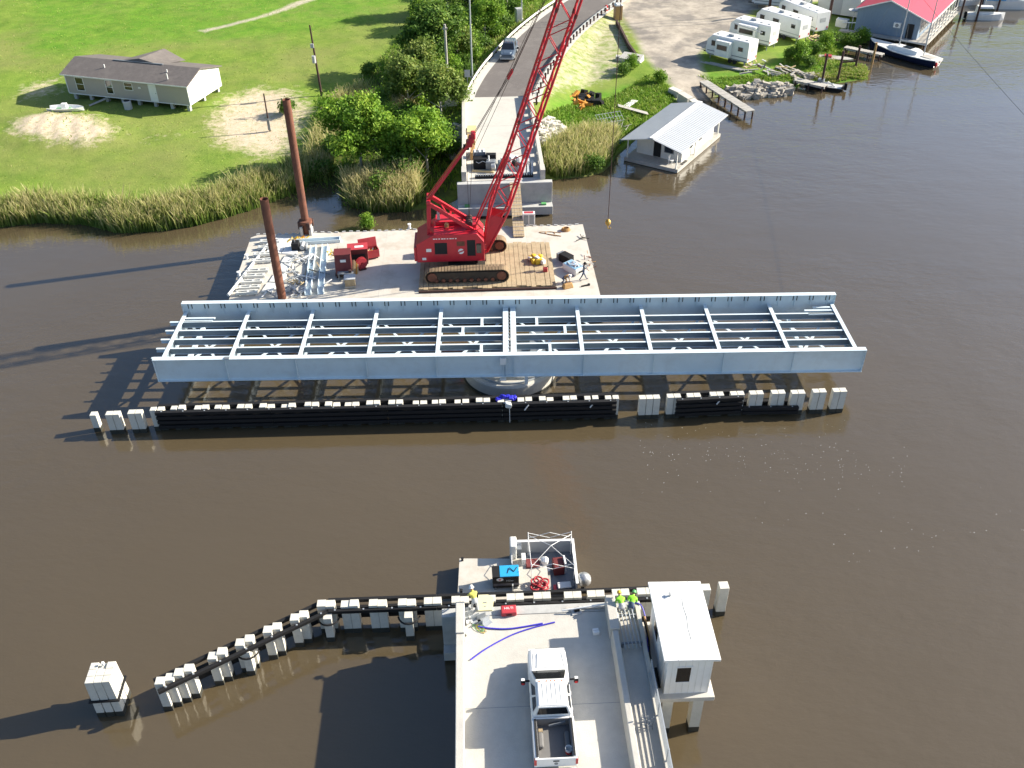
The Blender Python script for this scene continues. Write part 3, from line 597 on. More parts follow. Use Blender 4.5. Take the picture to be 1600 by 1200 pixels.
text('hull_lettering', 'NM-629', .62, M['white'], bg_, (-9.6, -7.745, .68), (R(90), 0, 0))
for px, py in ((386, 405), (374, 432), (640, 357)):
    p = at(px, py, BZ); q = root('mooring_bitt', p, 0, 'small white mooring post on the barge edge '+('toward the trees' if px > 600 else 'at the spud pile end'), 'bollard', 'mooring posts on the barge edge'); MB().lathe([(0, 0), (.14, 0), (.12, .4), (.18, .42), (.18, .5), (0, .52)], 12).build('post', M['white'], q); MB().box(-.25, .25, -.12, .12, 0, .03).build('base_plate', M['gray'], q)
# spud piles
def spud(px, py, top, label, gate):
    p = at(px, py, BZ); s = root('spud_pile', (p.x, p.y, 0), 0, label, 'pile')
    n = 20; r0 = .36; m = MB(); m.lathe([(r0, -2.3), (r0, top), (r0-.05, top), (r0-.05, top-3)], n); m.build('tube', M['rust'], s, smooth=False)
    if gate:
        MB().lathe([(r0+.01, 2.6), (r0+.28, 2.6), (r0+.28, 2.9), (r0+.01, 2.95)], n).build('collar', M['rust'], s)
        for a in range(4): MB().cbox((math.cos(a*1.57+.5)*.62, math.sin(a*1.57+.5)*.62, 2.5), (.3, .3, .7), a*1.57).build('collar_lug', M['drust'], s)
        for x in (-.42, .42): MB().box(x-.12, x+.12, -.6, .5, BZ, 2.4).build('guide', M['lgray'], s)
spud(480, 364, 14.7, 'tall rusty spud pile with a collar at the barge corner', True); spud(441, 466, 10.9, 'shorter rusty spud pile rising behind the open span', False)
# steel work stored on the barge deck
q = root('steel_beam', at(496, 415, BZ), R(94), 'pair of long grey channel beams lying across the barge deck', 'beams')
for y in (-.55, .55): MB().box(-5.2, 3.6, y-.28, y-.22, 0, .3).box(-5.2, 3.6, y+.22, y+.28, 0, .3).box(-5.2, 3.6, y-.22, y+.22, 0, .05).build('channel', M['steel'], q)
q = root('steel_beam', at(506, 378, BZ), R(4), 'single grey channel beam lying along the far barge edge', 'beam'); MB().box(-2.6, 1.6, -.35, -.28, 0, .32).box(-2.6, 1.6, .28, .35, 0, .32).box(-2.6, 1.6, -.28, .28, 0, .05).build('channel', M['steel'], q); MB().box(1.5, 1.6, -.27, .27, .05, .3).build('end_plate', M['steel'], q)
k = 0
for i, (px, py) in enumerate([(424, 380), (421, 389), (414, 400), (412, 410), (405, 426), (400, 434), (396, 443), (392, 452), (388, 460)]):
    p = at(px, py, BZ); q = root('bracing_ladder', p, R(3), 'low white steel bracing ladder in the row along the barge end', 'steel bracing', 'white bracing ladders along the barge end'); m = MB()
    for y in (-.18, .18): m.box(-1.05, .85, y-.06, y+.06, .1, .34)
    m.build('rail', M['whitew'], q)
    for x in (-.9, 0, .7): MB().box(x-.06, x+.06, -.115, .115, .1, .33).build('tie', M['whitew'], q)
    for x in (-.8, .6): MB().box(x-.05, x+.05, -.2, .2, 0, .099).build('foot', M['gray'], q)
q = root('pipe_length', at(395, 415, BZ), R(78), 'long white pipe lying beside the row of steel frames', 'pipe')
for i in range(7): MB().tube((-5.5+i*1.6, 0, .16), (-4.05+i*1.6, 0, .16), .13, n=10).build('pipe_section', M['white'], q)
q = root('plate_stack', at(432, 437, BZ), R(80), 'stack of pale steel plates next to the short spud pile', 'plates')
for i, (x, y, a, c) in enumerate(((-1.6, .1, 1.6, 1.0), (.1, -.1, 1.5, 1.2), (1.9, 0, 1.6, 1.0), (3.6, .1, 1.4, 1.0))):
    for k in range(2): MB().box(x-a/2+.05*k, x+a/2, y-c/2, y+c/2-.05*k, .08*k, .08*k+.07).build('plate', M['whitew'], q)
q = root('plate_stack', at(447, 384, BZ), R(82), 'two wide white panels lying flat by the tall spud pile', 'plates')
for i, y in enumerate((-.75, .75)): MB().box(-1.6, 1.4, y-.7, y+.7, 0, .09).build('plate', M['white'], q)
def scrap(name, px, py, n, spread, label, cat_, mats, L=(.6, 2.0), rz=0., z=BZ, w=.07):
    p = at(px, py, z); q = root(name, p, 0, label, cat_)
    for i in range(n):
        x, y = random.gauss(0, spread[0]), random.gauss(0, spread[1]); a = random.uniform(0, 3.14); l = random.uniform(*L)/2; zz = .06+.05*(i % 5); dz = random.uniform(0, .2)
        MB().beam((x-l*math.cos(a), y-l*math.sin(a), zz), (x+l*math.cos(a), y+l*math.sin(a), zz+dz), w*random.uniform(.7, 1.6), w*random.uniform(.5, 1.3)).build('piece', M[random.choice(mats)], q)
scrap('steel_scrap_pile', 472, 432, 26, (1.4, 1.1), 'tangle of white and grey steel offcuts beside the spud pile', 'scrap', ['white', 'lgray', 'galv', 'white', 'gray', 'wood'])
scrap('steel_scrap_pile', 476, 407, 22, (.75, .4), 'heap of grey angle irons on a wooden skid', 'scrap', ['galv', 'lgray', 'gray', 'white'], (1., 2.2))
scrap('timber_scraps', 462, 445, 12, (.5, .4), 'few pale timber offcuts among steel scrap', 'scrap', ['lumber', 'wood', 'white'], (.4, 1.))
scrap('steel_scrap_pile', 450, 458, 16, (1.2, .5), 'grey steel bits lying next to the near barge edge', 'scrap', ['galv', 'lgray', 'gray', 'white'], (.5, 1.6))
scrap('chain_heap', 466, 376, 26, (.5, .12), 'heap of yellow chain beside the tall spud pile', 'chain', ['yellow', 'yellow', 'orange'], (.15, .5)); scrap('chain_heap', 518, 397, 18, (.35, .2), 'yellow chain coil lying between channel beam and red toolboxes', 'chain', ['yellow', 'wood', 'yellow'], (.15, .45))
q = root('engine_pump', at(467, 389, BZ), 0, 'black pump engine with grey tank near the tall spud pile', 'engine'); MB().box(-.6, .1, -.45, .45, 0, .75).build('block', M['black'], q, bevel=.05); MB().tube((.4, -.45, .35), (.4, .45, .35), .22, n=12).build('tank', M['lgray'], q); MB().box(.7, .82, -.4, .4, 0, .5).build('panel', M['galv'], q); MB().tube((-.3, 0, .75), (-.3, 0, 1.05), .06).build('exhaust', M['gray'], q)
# red job boxes and compressor
q = root('job_box', at(541, 428, BZ), R(3), 'dark maroon steel cabinet with a sloped front on the barge', 'cabinet')
MB().hexa([(-.85, -.6, .35), (.55, -.6, .35), (.55, .95, .35), (-.85, .95, .35)], [(-.85, -.15, 2.0), (.55, -.15, 2.0), (.55, 1.0, 2.0), (-.85, 1.0, 2.0)]).build('body', M['maroon'], q, bevel=.03); MB().box(-.9, .6, -.2, 1.05, 2.001, 2.06).build('lid', M['maroon'], q); MB().box(-.35, .15, -.37, -.33, 1.4, 1.65).build('decal', M['white'], q); MB().box(-.9, .6, -.7, 1.05, .2, .345).build('skid', M['drust'], q)
for x in (-.7, .4): MB().box(x-.1, x+.1, -.7, 1.05, 0, .199).build('runner', M['drust'], q)
q = root('job_box', at(562, 410, BZ), R(6), 'dark red steel box with white stickers between cabinet and open chest', 'cabinet'); MB().box(-.95, .85, -.45, .75, .25, 1.55).build('body', M['maroon'], q, bevel=.03); MB().box(-.98, .88, -.48, .78, 1.551, 1.6).build('lid', M['red2'], q); MB().box(-.3, .5, -.1, .25, 1.601, 1.606).build('sticker', M['white'], q); MB().box(-.9, .8, -.4, .7, 0, .249).build('skid', M['drust'], q); MB().box(-.7, .6, -.50, -.451, .6, 1.1).build('door', M['dark'], q)
q = root('tool_chest', at(578, 403, BZ), R(18), 'bright red open tool chest with its lid raised', 'chest'); m = MB(); m.box(-.85, .85, -.45, -.4, .2, .95).box(-.85, .85, .4, .45, .2, .95).box(-.85, -.8, -.399, .399, .2, .95).box(.8, .85, -.399, .399, .2, .95).box(-.799, .799, -.399, .399, .2, .25); m.build('body', M['red2'], q)
MB().hexa([(-.85, .40, .97), (.85, .40, .97), (.85, .46, .97), (-.85, .46, .97)], [(-.85, .62, 1.75), (.85, .62, 1.75), (.85, .68, 1.75), (-.85, .68, 1.75)]).build('lid', M['red2'], q)
for x in (-.65, .65): MB().tube((x, -.3, .1), (x, .3, .1), .1, n=10).build('caster', M['rub'], q)
for i in range(14): MB().beam((random.uniform(-.7, .7), random.uniform(-.3, .3), .5), (random.uniform(-.7, .7), random.uniform(-.3, .3), .85), .07, .06).build('tool', M[random.choice(['wood', 'gray', 'brass', 'white'])], q)
q = root('hose_reel', at(566, 420, BZ), R(25), 'red hose reel standing in front of dark red box', 'reel'); m = MB(); m.lathe([(.12, -.18), (.52, -.18), (.52, -.14), (.3, -.13), (.3, .13), (.52, .14), (.52, .18), (.12, .18)], 24); o = m.build('drum', M['red2'], q); o.rotation_euler = (R(90), 0, 0); o.location = (0, 0, .62); MB().box(-.35, .35, -.3, .3, 0, .1).build('base', M['drust'], q); MB().beam((-.3, -.25, .1), (0, -.2, .62), .05, .05).beam((.3, -.25, .1), (0, -.2, .62), .05, .05).build('stand', M['red2'], q)
q = root('timber_offcuts', at(550, 426, BZ), 0, 'fresh planks leaning against the dark maroon cabinet', 'planks')
for i in range(4): MB().beam((.15+.12*i, -.5+.1*i, 0), (.25+.1*i, .2, 1.2-.15*i), .16, .05).build('plank', M[('lumber', 'wood', 'orange', 'lumber')[i]], q)
q = root('gas_bottle_crate', at(534, 428, BZ), 0, 'small crate with red bottle and pink bag by maroon cabinet', 'crate'); MB().box(-.35, .35, -.3, .3, 0, .5).build('crate', M['wood'], q); MB().lathe([(0, .5), (.12, .5), (.12, .95), (.04, 1.05), (0, 1.05)], 10, (.1, -.05, 0)).build('bottle', M['red2'], q); MB().rock((-.15, .05, .62), .2).build('bag', M['wrap'], q)
q = root('wooden_crate', at(548, 447, BZ), R(5), 'brown plywood crate with white top in crane shadow', 'crate'); MB().box(-.45, .45, -.4, .4, 0, .9).build('body', M['wood'], q, bevel=.02); MB().box(-.5, .5, -.45, .45, .901, .95).build('lid', M['lgray'], q); MB().box(-.5, .5, -.46, -.41, .1, .2).build('slat', M['woodg'], q)
q = root('steel_trestle', at(541, 436, BZ), 0, 'low steel bench with a vise beside maroon cabinet', 'bench'); MB().box(-.7, .7, -.25, .25, .6, .68).build('top', M['gray'], q); MB().box(.3, .55, -.1, .1, .681, .9).build('vise', M['drust'], q)
for x in (-.6, .6):
    for y in (-.2, .2): MB().box(x-.04, x+.04, y-.04, y+.04, 0, .599).build('leg', M['gray'], q)
# crane mats under the tracks
mt = root('crane_mat', (.5, 74.2, BZ), 0, 'bed of weathered timber crane mats under the red crane', 'mats')
b0 = MB().box(-.2, .2, -4.0, 4.0, 0, .24).build('plank', M['wood'], mt, bevel=.02); b0.location = (-5.8, 0, 0)
for i in range(1, 28): share('plank', b0, mt, (-5.8+i*.43+random.uniform(-.02, .02), random.uniform(-.18, .18), random.uniform(-.01, .012)))
MB().box(-6.0, 6.1, -4.32, -4.2, 0, .2).build('edge_beam', M['drust'], mt)

# ================================================================ crawler crane (faces +X)
CZ = BZ+.25
cr = root('crawler_crane', (-2.0, 74.2, CZ), 0, 'red lattice boom crawler crane working from the barge', 'crane')
def stadium(L, r, n=10):
    pts = [(L/2+r*math.sin(t), r-r*math.cos(t)) for t in [math.pi*i/n for i in range(n+1)]]+[(-L/2-r*math.sin(t), r+r*math.cos(t)) for t in [math.pi*i/n for i in range(n+1)]]; return pts
for s in (-1, 1):
    y = s*2.75; tr = MB().xprism(stadium(6.1, .60), y-.24, y+.24).build('track', M['track'], cr); tr.location = (.75, 0, 0)
    ps = stadium(6.1, .64); per = []
    for a, c in zip(ps, ps[1:]+ps[:1]):
        L = math.dist(a, c); n = max(1, int(round(L/.28)))
        for k in range(n): t = (k+.5)/n; per.append((a[0]+(c[0]-a[0])*t, a[1]+(c[1]-a[1])*t-.04, math.atan2(c[1]-a[1], c[0]-a[0])))
    sh0 = None
    for x, z, an in per:
        if sh0 is None: sh0 = MB().box(-.115, .115, -.47, .47, -.03, .03).build('track_shoe', M['shoe'], tr); sh0.location = (x, y, z); sh0.rotation_euler = (0, -an, 0)
        else: o = share('track_shoe', sh0, tr, (x, y, max(z, .035))); o.rotation_euler = (0, -an, 0)
    MB().xprism(stadium(5.7, .42), y-.34, y+.34).build('side_frame', M['track'], tr).location = (0, 0, .16)
    for x in np.arange(-2.7, 2.8, .62): MB().tube((x, y-.44, .26), (x, y+.44, .26), .17, n=10).build('roller', M['rust'], tr)
    for x in (-3.05, 3.05): MB().tube((x, y-.42, .60), (x, y+.42, .60), .42, n=12).build('sprocket', M['rust'], tr)
MB().box(-.9, 2.4, -2.2, 2.2, .45, .95).build('car_body', M['track'], cr); MB().lathe([(0, .95), (1.2, .95), (1.2, 1.25), (0, 1.25)], 24, (.75, 0, 0)).build('slew_ring', M['drust'], cr)
MB().box(-3.5, 2.3, -1.3, 1.3, 1.251, 1.309).build('revolving_frame', M['red'], cr)
# machinery house with chamfered rear corner
prof = [(-3.6, 1.31), (2.35, 1.31), (2.35, 3.2), (1.75, 4.0), (-2.0, 4.0), (-3.6, 3.05)]
MB().xprism(prof, -1.65, 1.65).build('machinery_house', M['red'], cr, bevel=.04)
MB().box(-1.9, .6, .1, 1.6, 4.01, 4.35).build('roof_hood', M['red'], cr, bevel=.04); MB().box(-3.85, -3.61, -1.5, 1.5, 1.35, 2.7).build('counterweight', M['red'], cr, bevel=.05)
def side(x0, x1, z0, z1, name, m, d=.02): return MB().box(x0, x1, -1.65-d, -1.652, z0, z1).build(name, M[m], cr)
side(-2.0, -.9, 2.1, 3.2, 'louvre', 'dark'); side(.85, 1.58, 1.85, 3.4, 'cab_door', 'dark'); side(1.66, 2.1, 2.1, 3.05, 'cab_window', 'glass'); side(-.05, .65, 2.85, 3.3, 'hatch', 'rust')
side(-2.75, -2.3, 2.35, 2.65, 'data_plate', 'white'); side(-3.15, -2.8, 1.55, 1.78, 'data_plate', 'white'); side(-2.05, -.85, 1.98, 2.08, 'sill', 'red2')
em = MB(); em.tube((.3, -1.652, 2.32), (.3, -1.675, 2.32), .26, n=20).build('emblem', M['white'], cr); MB().beam((-.06, -1.685, 2.19), (.66, -1.685, 2.45), .02, .12).build('emblem_band', M['red2'], cr)
for i in range(9): MB().box(-2.1+i*.24, -2.1+i*.24+(.14 if i % 3 else .2), -1.66, -1.651, 3.55, 3.64).build('side_mark', M['white'], cr)
MB().box(2.36, 2.375, -1.55, -.4, 2.0, 2.85).build('windscreen', M['glass'], cr); MB().beam((2.45, -1.75, 1.3), (2.5, -1.75, 3.0), .08, .08).beam((2.45, -1.75, 1.4), (1.7, -1.75, 1.4), .06, .06).build('grab_rail', M['red2'], cr)
MB().tube((-1.6, .6, 4.3), (-1.6, .6, 5.1), .13, n=10).build('exhaust', M['lgray'], cr); MB().tube((-.9, -.2, 4.0), (-.9, -.2, 4.3), .2, n=10).build('air_filter', M['tan'], cr); MB().box(.9, 1.7, -.6, .6, 4.01, 4.3).build('winch_guard', M['red'], cr)
dr = MB().tube((1.1, -.7, 4.4), (1.1, .7, 4.4), .3, n=14).build('hoist_drum', M['drust'], cr)
# local frame: origin (-2,74.2,CZ); boom foot at local (2.45, +-.75, 1.75)
AP = Vector((-2.35, 0, 6.6))
for y in (-.8, .8):
    MB().beam((1.45, y, 3.9), AP+Vector((0, y, 0)), .28, .32).build('gantry_leg', M['red'], cr); MB().beam((-2.5, y, 2.9), AP+Vector((0, y, -.1)), .28, .30).build('gantry_strut', M['red'], cr)
MB().beam(AP+Vector((0, -.95, 0)), AP+Vector((0, .95, 0)), .3, .3).build('gantry_head', M['red'], cr); MB().beam((-.5, -.8, 5.05), (-.5, .8, 5.05), .16, .16).beam((-.5, -.8, 5.0), (-1.35, .8, 5.8), .1, .1).build('gantry_brace', M['red'], cr)
FOOT = Vector((2.45, 0, 1.75)); TIP = FOOT+Vector((math.cos(R(71.7)), 0, math.sin(R(71.7))))*34.
bm0 = (TIP-FOOT).normalized(); bn = Vector((-bm0.z, 0, bm0.x)); by = Vector((0, 1, 0))
MB().beam(FOOT+by*-.85, FOOT+by*.85, .28, .28).build('boom_foot_pin', M['red'], cr)
def bpt(s, u, v): return FOOT+bm0*s+by*u+bn*v
secs = [(0, .72, .18), (4.2, .78, .78), (30.0, .78, .78), (34, .45, .25)]
def half(s):
    for (a, w0, h0), (b2, w1, h1) in zip(secs[:-1], secs[1:]):
        if s <= b2: t = (s-a)/(b2-a); return w0+(w1-w0)*t, h0+(h1-h0)*t
    return secs[-1][1:]
for su in (-1, 1):
    for sv in (-1, 1):
        m = MB()
        for (a, w0, h0), (b2, w1, h1) in zip(secs[:-1], secs[1:]): m.tube(bpt(a, su*w0, sv*h0), bpt(b2, su*w1, sv*h1), .105, n=8)
        m.build('boom_chord', M['red'], cr)
st_ = list(np.arange(3.2, 33.6, 1.35)); fl = 1
for su in (-1, 1):
    MB().add([bpt(.2, su*.72, -.18), bpt(3.6, su*.77, -.68), bpt(3.6, su*.77, .68), bpt(.2, su*.72, .18)], [(0, 1, 2, 3)]).build('foot_plate', M['red'], cr)
for a, c in zip(st_[:-1], st_[1:]):
    wa, ha = half(a); wc, hc = half(c); fl = -fl
    for su in (-1, 1): MB().tube(bpt(a, su*wa, -fl*ha), bpt(c, su*wc, fl*hc), .046, n=6).build('lacing', M['red'], cr)
    for sv in (-1, 1): MB().tube(bpt(a, -fl*wa, sv*ha), bpt(c, fl*wc, sv*hc), .046, n=6).build('lacing', M['red'], cr); 
    if fl > 0:
        for sv in (-1, 1): MB().tube(bpt(a, -wa, sv*ha), bpt(a, wa, sv*ha), .046, n=6).build('lacing', M['red'], cr)
for s in (12.2, 21.4):
    w_, h_ = half(s)
    for su in (-1, 1):
        for sv in (-1, 1): MB().tube(bpt(s-.16, su*w_, sv*h_), bpt(s+.16, su*w_, sv*h_), .13, n=8).build('splice', M['maroon'], cr)
MB().tube(TIP+by*-.5, TIP+by*.5, .45, n=16).build('tip_sheave', M['drust'], cr)
EQ = Vector((1.35, 0, 11.5)); SH2 = Vector((4.75, 0, 17.1))
for y in (-.28, .28): MB().beam(AP+Vector((0, y, .1)), EQ+Vector((-.1, y*.6, 0)), .30, .24).build('bridle', M['red'], cr)
for k in range(3): MB().cbox(EQ+Vector((.05+.16*k, 0, .1+.34*k)), (.5-.05*k, .8, .55)).build('equaliser_sheave', M['red'], cr, bevel=.1)
MB().cbox(EQ+Vector((-.25, 0, -.25)), (.5, .55, .35)).build('bridle_block', M['black'], cr, bevel=.05)
for y in (-.22, .22):
    MB().path([EQ+Vector((.4, y, .8)), SH2+Vector((0, y, 0))], .028).build('pendant', M['drust'], cr); MB().path([SH2+Vector((.25, y, .4)), TIP+Vector((-.2, y, 0))], .028).build('pendant', M['drust'], cr)
    MB().path([SH2+Vector((-.1, y, -.15)), SH2+Vector((.3, y, .5))], .10).build('pendant_link', M['red'], cr)
HK = Vector((TIP.x+.35, 0, 0)); hz = at(955, 345, 8.0)
hook_z = None
for z in np.arange(3, 14, .05):
    if at(955, 352, z).y < 74.2: hook_z = z; break
hx = TIP.x+.3
for y in (-.05, .05): MB().tube((TIP.x+.3, y, TIP.z), (hx, y, hook_z-CZ+.6), .022, n=6).build('hoist_rope', M['drust'], cr)
MB().lathe([(0, .62), (.1, .6), (.24, .42), (.26, .25), (.18, .05), (.07, -.02), (0, -.02)], 12, (hx, 0, hook_z-CZ)).build('hook_ball', M['brass'], cr)
hk = MB(); pts = [(hx, 0, hook_z-CZ), (hx, 0, hook_z-CZ-.18)]+[(hx+.13-.13*math.cos(t), 0, hook_z-CZ-.18-.16*math.sin(t)) for t in (0.6, 1.4, 2.2, 3.0)]; hk.path(pts, .045); hk.build('hook', M['brass'], cr)
for x in (.35, -.1): MB().path([Vector((1.1, .1, 4.3)), Vector((x+1.2, .1, 10)), TIP+Vector((-.3, .1, -.2))], .018).build('hoist_line', M['drust'], cr)
MB().path([Vector((1.75, -.9, 3.3)), Vector((2.6+4.3, -.6, 14.2))], .07).build('boom_stop', M['red'], cr) if False else None
for y in (-.5, .5): MB().tube((1.4, y, 3.6), bpt(9.5, y*1.3, .78), .075, n=8).build('boom_stop', M['red'], cr)
# gangway of planks from the pier to the barge
a, c = Vector((3.75, 88.0, 3.34)), Vector((3.75, 79.6, BZ+.12)); gw = root('gangway', (3.75, 79.6, BZ), 0, 'plank gangway sloping from concrete pier down to the barge', 'gangway')
for x in (-.4, -.13, .14, .41): MB().beam(a+Vector((x, 0, 0)), c+Vector((x, 0, 0)), .25, .07).build('plank', M['wood'], gw, True)
for i in range(15):
    p = a.lerp(c, (i+.5)/15); MB().beam(p+Vector((-.52, 0, .05)), p+Vector((.52, 0, .05)), .05, .03).build('cleat', M['woodg'], gw, True)
for x in (-.42, .42): MB().beam(a+Vector((x, 0, -.13)), c+Vector((x, 0, -.13)), .08, .18).build('stringer', M['woodg'], gw, True)
q = root('window_unit', at(826, 350, BZ), 0, 'white framed box with a red panel beside the gangway foot', 'box'); MB().box(-.6, .6, -.3, .3, 0, 1.25).build('frame', M['white'], q, bevel=.02); MB().box(-.45, .45, -.2, .2, 1.251, 1.27).build('top_panel', M['red2'], q)
for x in (-.27, .27): MB().box(x-.23, x+.23, -.325, -.301, .15, 1.1).build('pane', M['gray'], q)
# odds and ends on the right of the barge deck
q = root('waste_bin', at(886, 410, BZ), R(-50), 'black wheeled waste bin lying open on the barge', 'bin'); MB().hexa([(-.7, -.35, 0), (.3, -.35, 0), (.3, .35, 0), (-.7, .35, 0)], [(-.7, -.4, .8), (.5, -.4, .8), (.5, .4, .8), (-.7, .4, .8)]).build('body', M['black'], q, bevel=.04); MB().box(-1.0, -.72, -.4, .4, .1, .7).build('lid', M['gray'], q); MB().box(.52, .56, -.3, .3, .1, .7).build('opening', M['dark'], q)
q = root('water_tote', at(896, 424, BZ), R(-52), 'white tub filled with ice and water bottles on the barge', 'tub'); m = MB(); m.hexa([(-.8, -.5, 0), (.8, -.5, 0), (.8, .5, 0), (-.8, .5, 0)], [(-.9, -.6, .7), (.9, -.6, .7), (.9, .6, .7), (-.9, .6, .7)]); m.build('body', M['white'], q, bevel=.08); MB().box(-.8, .8, -.5, .5, .701, .72).build('contents', mat('icy_blue', (.25, .42, .55), .3, var=.5, scale=6.), q); MB().box(.93, 1.0, -.25, .25, .3, .45).build('handle', M['black'], q)
for i in range(12): MB().tube((random.uniform(-.7, .7), random.uniform(-.4, .4), .74), (random.uniform(-.7, .7), random.uniform(-.4, .4), .8), .05).build('bottle', M[random.choice(['white', 'lgray', 'cyan'])], q)
q = root('rope_coil', at(884, 360, BZ), 0, 'coil of tan rope lying near the far barge corner', 'rope'); m = MB()
for k in range(3):
    pts = [(.42*math.cos(t)*(1-.12*k), .32*math.sin(t)*(1-.12*k), .06+.09*k) for t in np.linspace(0, 6.28, 17)]; m.path(pts, .06)
m.build('coil', M['tan'], q)
q = root('tag_line', at(862, 366, BZ), 0, 'loose pale rope trailing across the barge deck', 'rope'); MB().path([(math.cos(t*1.3)*(.3+.12*t), .5*math.sin(t), .03) for t in np.linspace(0, 9, 28)], .03).build('rope', M['tan'], q)
q = root('grapple_hook', at(906, 375, BZ), R(40), 'small black folding anchor lying by the barge edge', 'anchor'); MB().tube((-.5, 0, .1), (.5, 0, .1), .04).build('shank', M['black'], q)
for a_ in (-.6, -.2, .2, .6): MB().tube((.3, 0, .1), (.65, a_, .16), .035).build('fluke', M['black'], q)
q = root('plastic_bags', at(840, 408, BZ+.25), 0, 'heap of yellow and white bags on the crane mats', 'bags')
for i in range(9): MB().rock((random.uniform(-.6, .5), random.uniform(-.5, .6), .22), .34).build('bag', M['yellow' if i % 3 else 'wrap'], q, smooth=True, bevel=.06)
q = root('fuel_can', at(852, 424, BZ+.25), 0, 'small red fuel can on the edge of crane mats', 'can'); MB().box(-.2, .2, -.15, .15, 0, .38).build('body', M['red2'], q, bevel=.04); MB().tube((.1, 0, .38), (.22, 0, .52), .04).build('spout', M['black'], q); MB().beam((-.12, 0, .43), (.06, 0, .43), .05, .04).build('handle', M['red2'], q)
q = root('steel_bar', at(914, 447, BZ), R(20), 'short dark steel bar lying near the barge edge', 'bar'); MB().beam((-.35, 0, .05), (.35, 0, .05), .12, .1).build('bar', M['black'], q); MB().lathe([(0, 0), (.12, 0), (.12, .14), (0, .14)], 8, (.38, 0, 0)).build('knob', M['black'], q)
scrap('rusty_debris', 921, 415, 14, (.35, .9), 'rusty scraps and dirt along the barge right edge', 'debris', ['rust', 'tan', 'lgray'], (.2, .5), w=.05)
# ================================================================ vehicles
def lerp3(a, b, t): return tuple(a[i]+(b[i]-a[i])*t for i in range(3))
def facepatch(q, u0, u1, v0, v1, off):      # quad on a 4 corner face (a,b,c,d ccw), pushed out along the normal
    a, b_, c, d = [Vector(p) for p in q]; nr = (b_-a).cross(d-a).normalized()*off
    f = lambda u, v: (a.lerp(b_, u)).lerp(d.lerp(c, u), v)+nr
    return [f(u0, v0), f(u1, v0), f(u1, v1), f(u0, v1)]
def thin(pts, m, name, parent, t=.012):
    a, b_, c, d = [Vector(p) for p in pts]; nr = (b_-a).cross(d-a).normalized()*t
    return MB().add([a, b_, c, d, a+nr, b_+nr, c+nr, d+nr], [(3, 2, 1, 0), (4, 5, 6, 7), (0, 1, 5, 4), (1, 2, 6, 5), (2, 3, 7, 6), (3, 0, 4, 7)]).build(name, m, parent)
def wheel(parent, x, y, r=.40, w=.26):
    o = MB().tube((x, y-w/2, r), (x, y+w/2, r), r, n=20).build('wheel', M['tyre'], parent, bevel=.03); s = 1 if y > 0 else -1
    MB().tube((x, y+s*(w/2-.02), r), (x, y+s*(w/2+.015), r), r*.58, n=14).build('rim', M['lgray'], o); return o
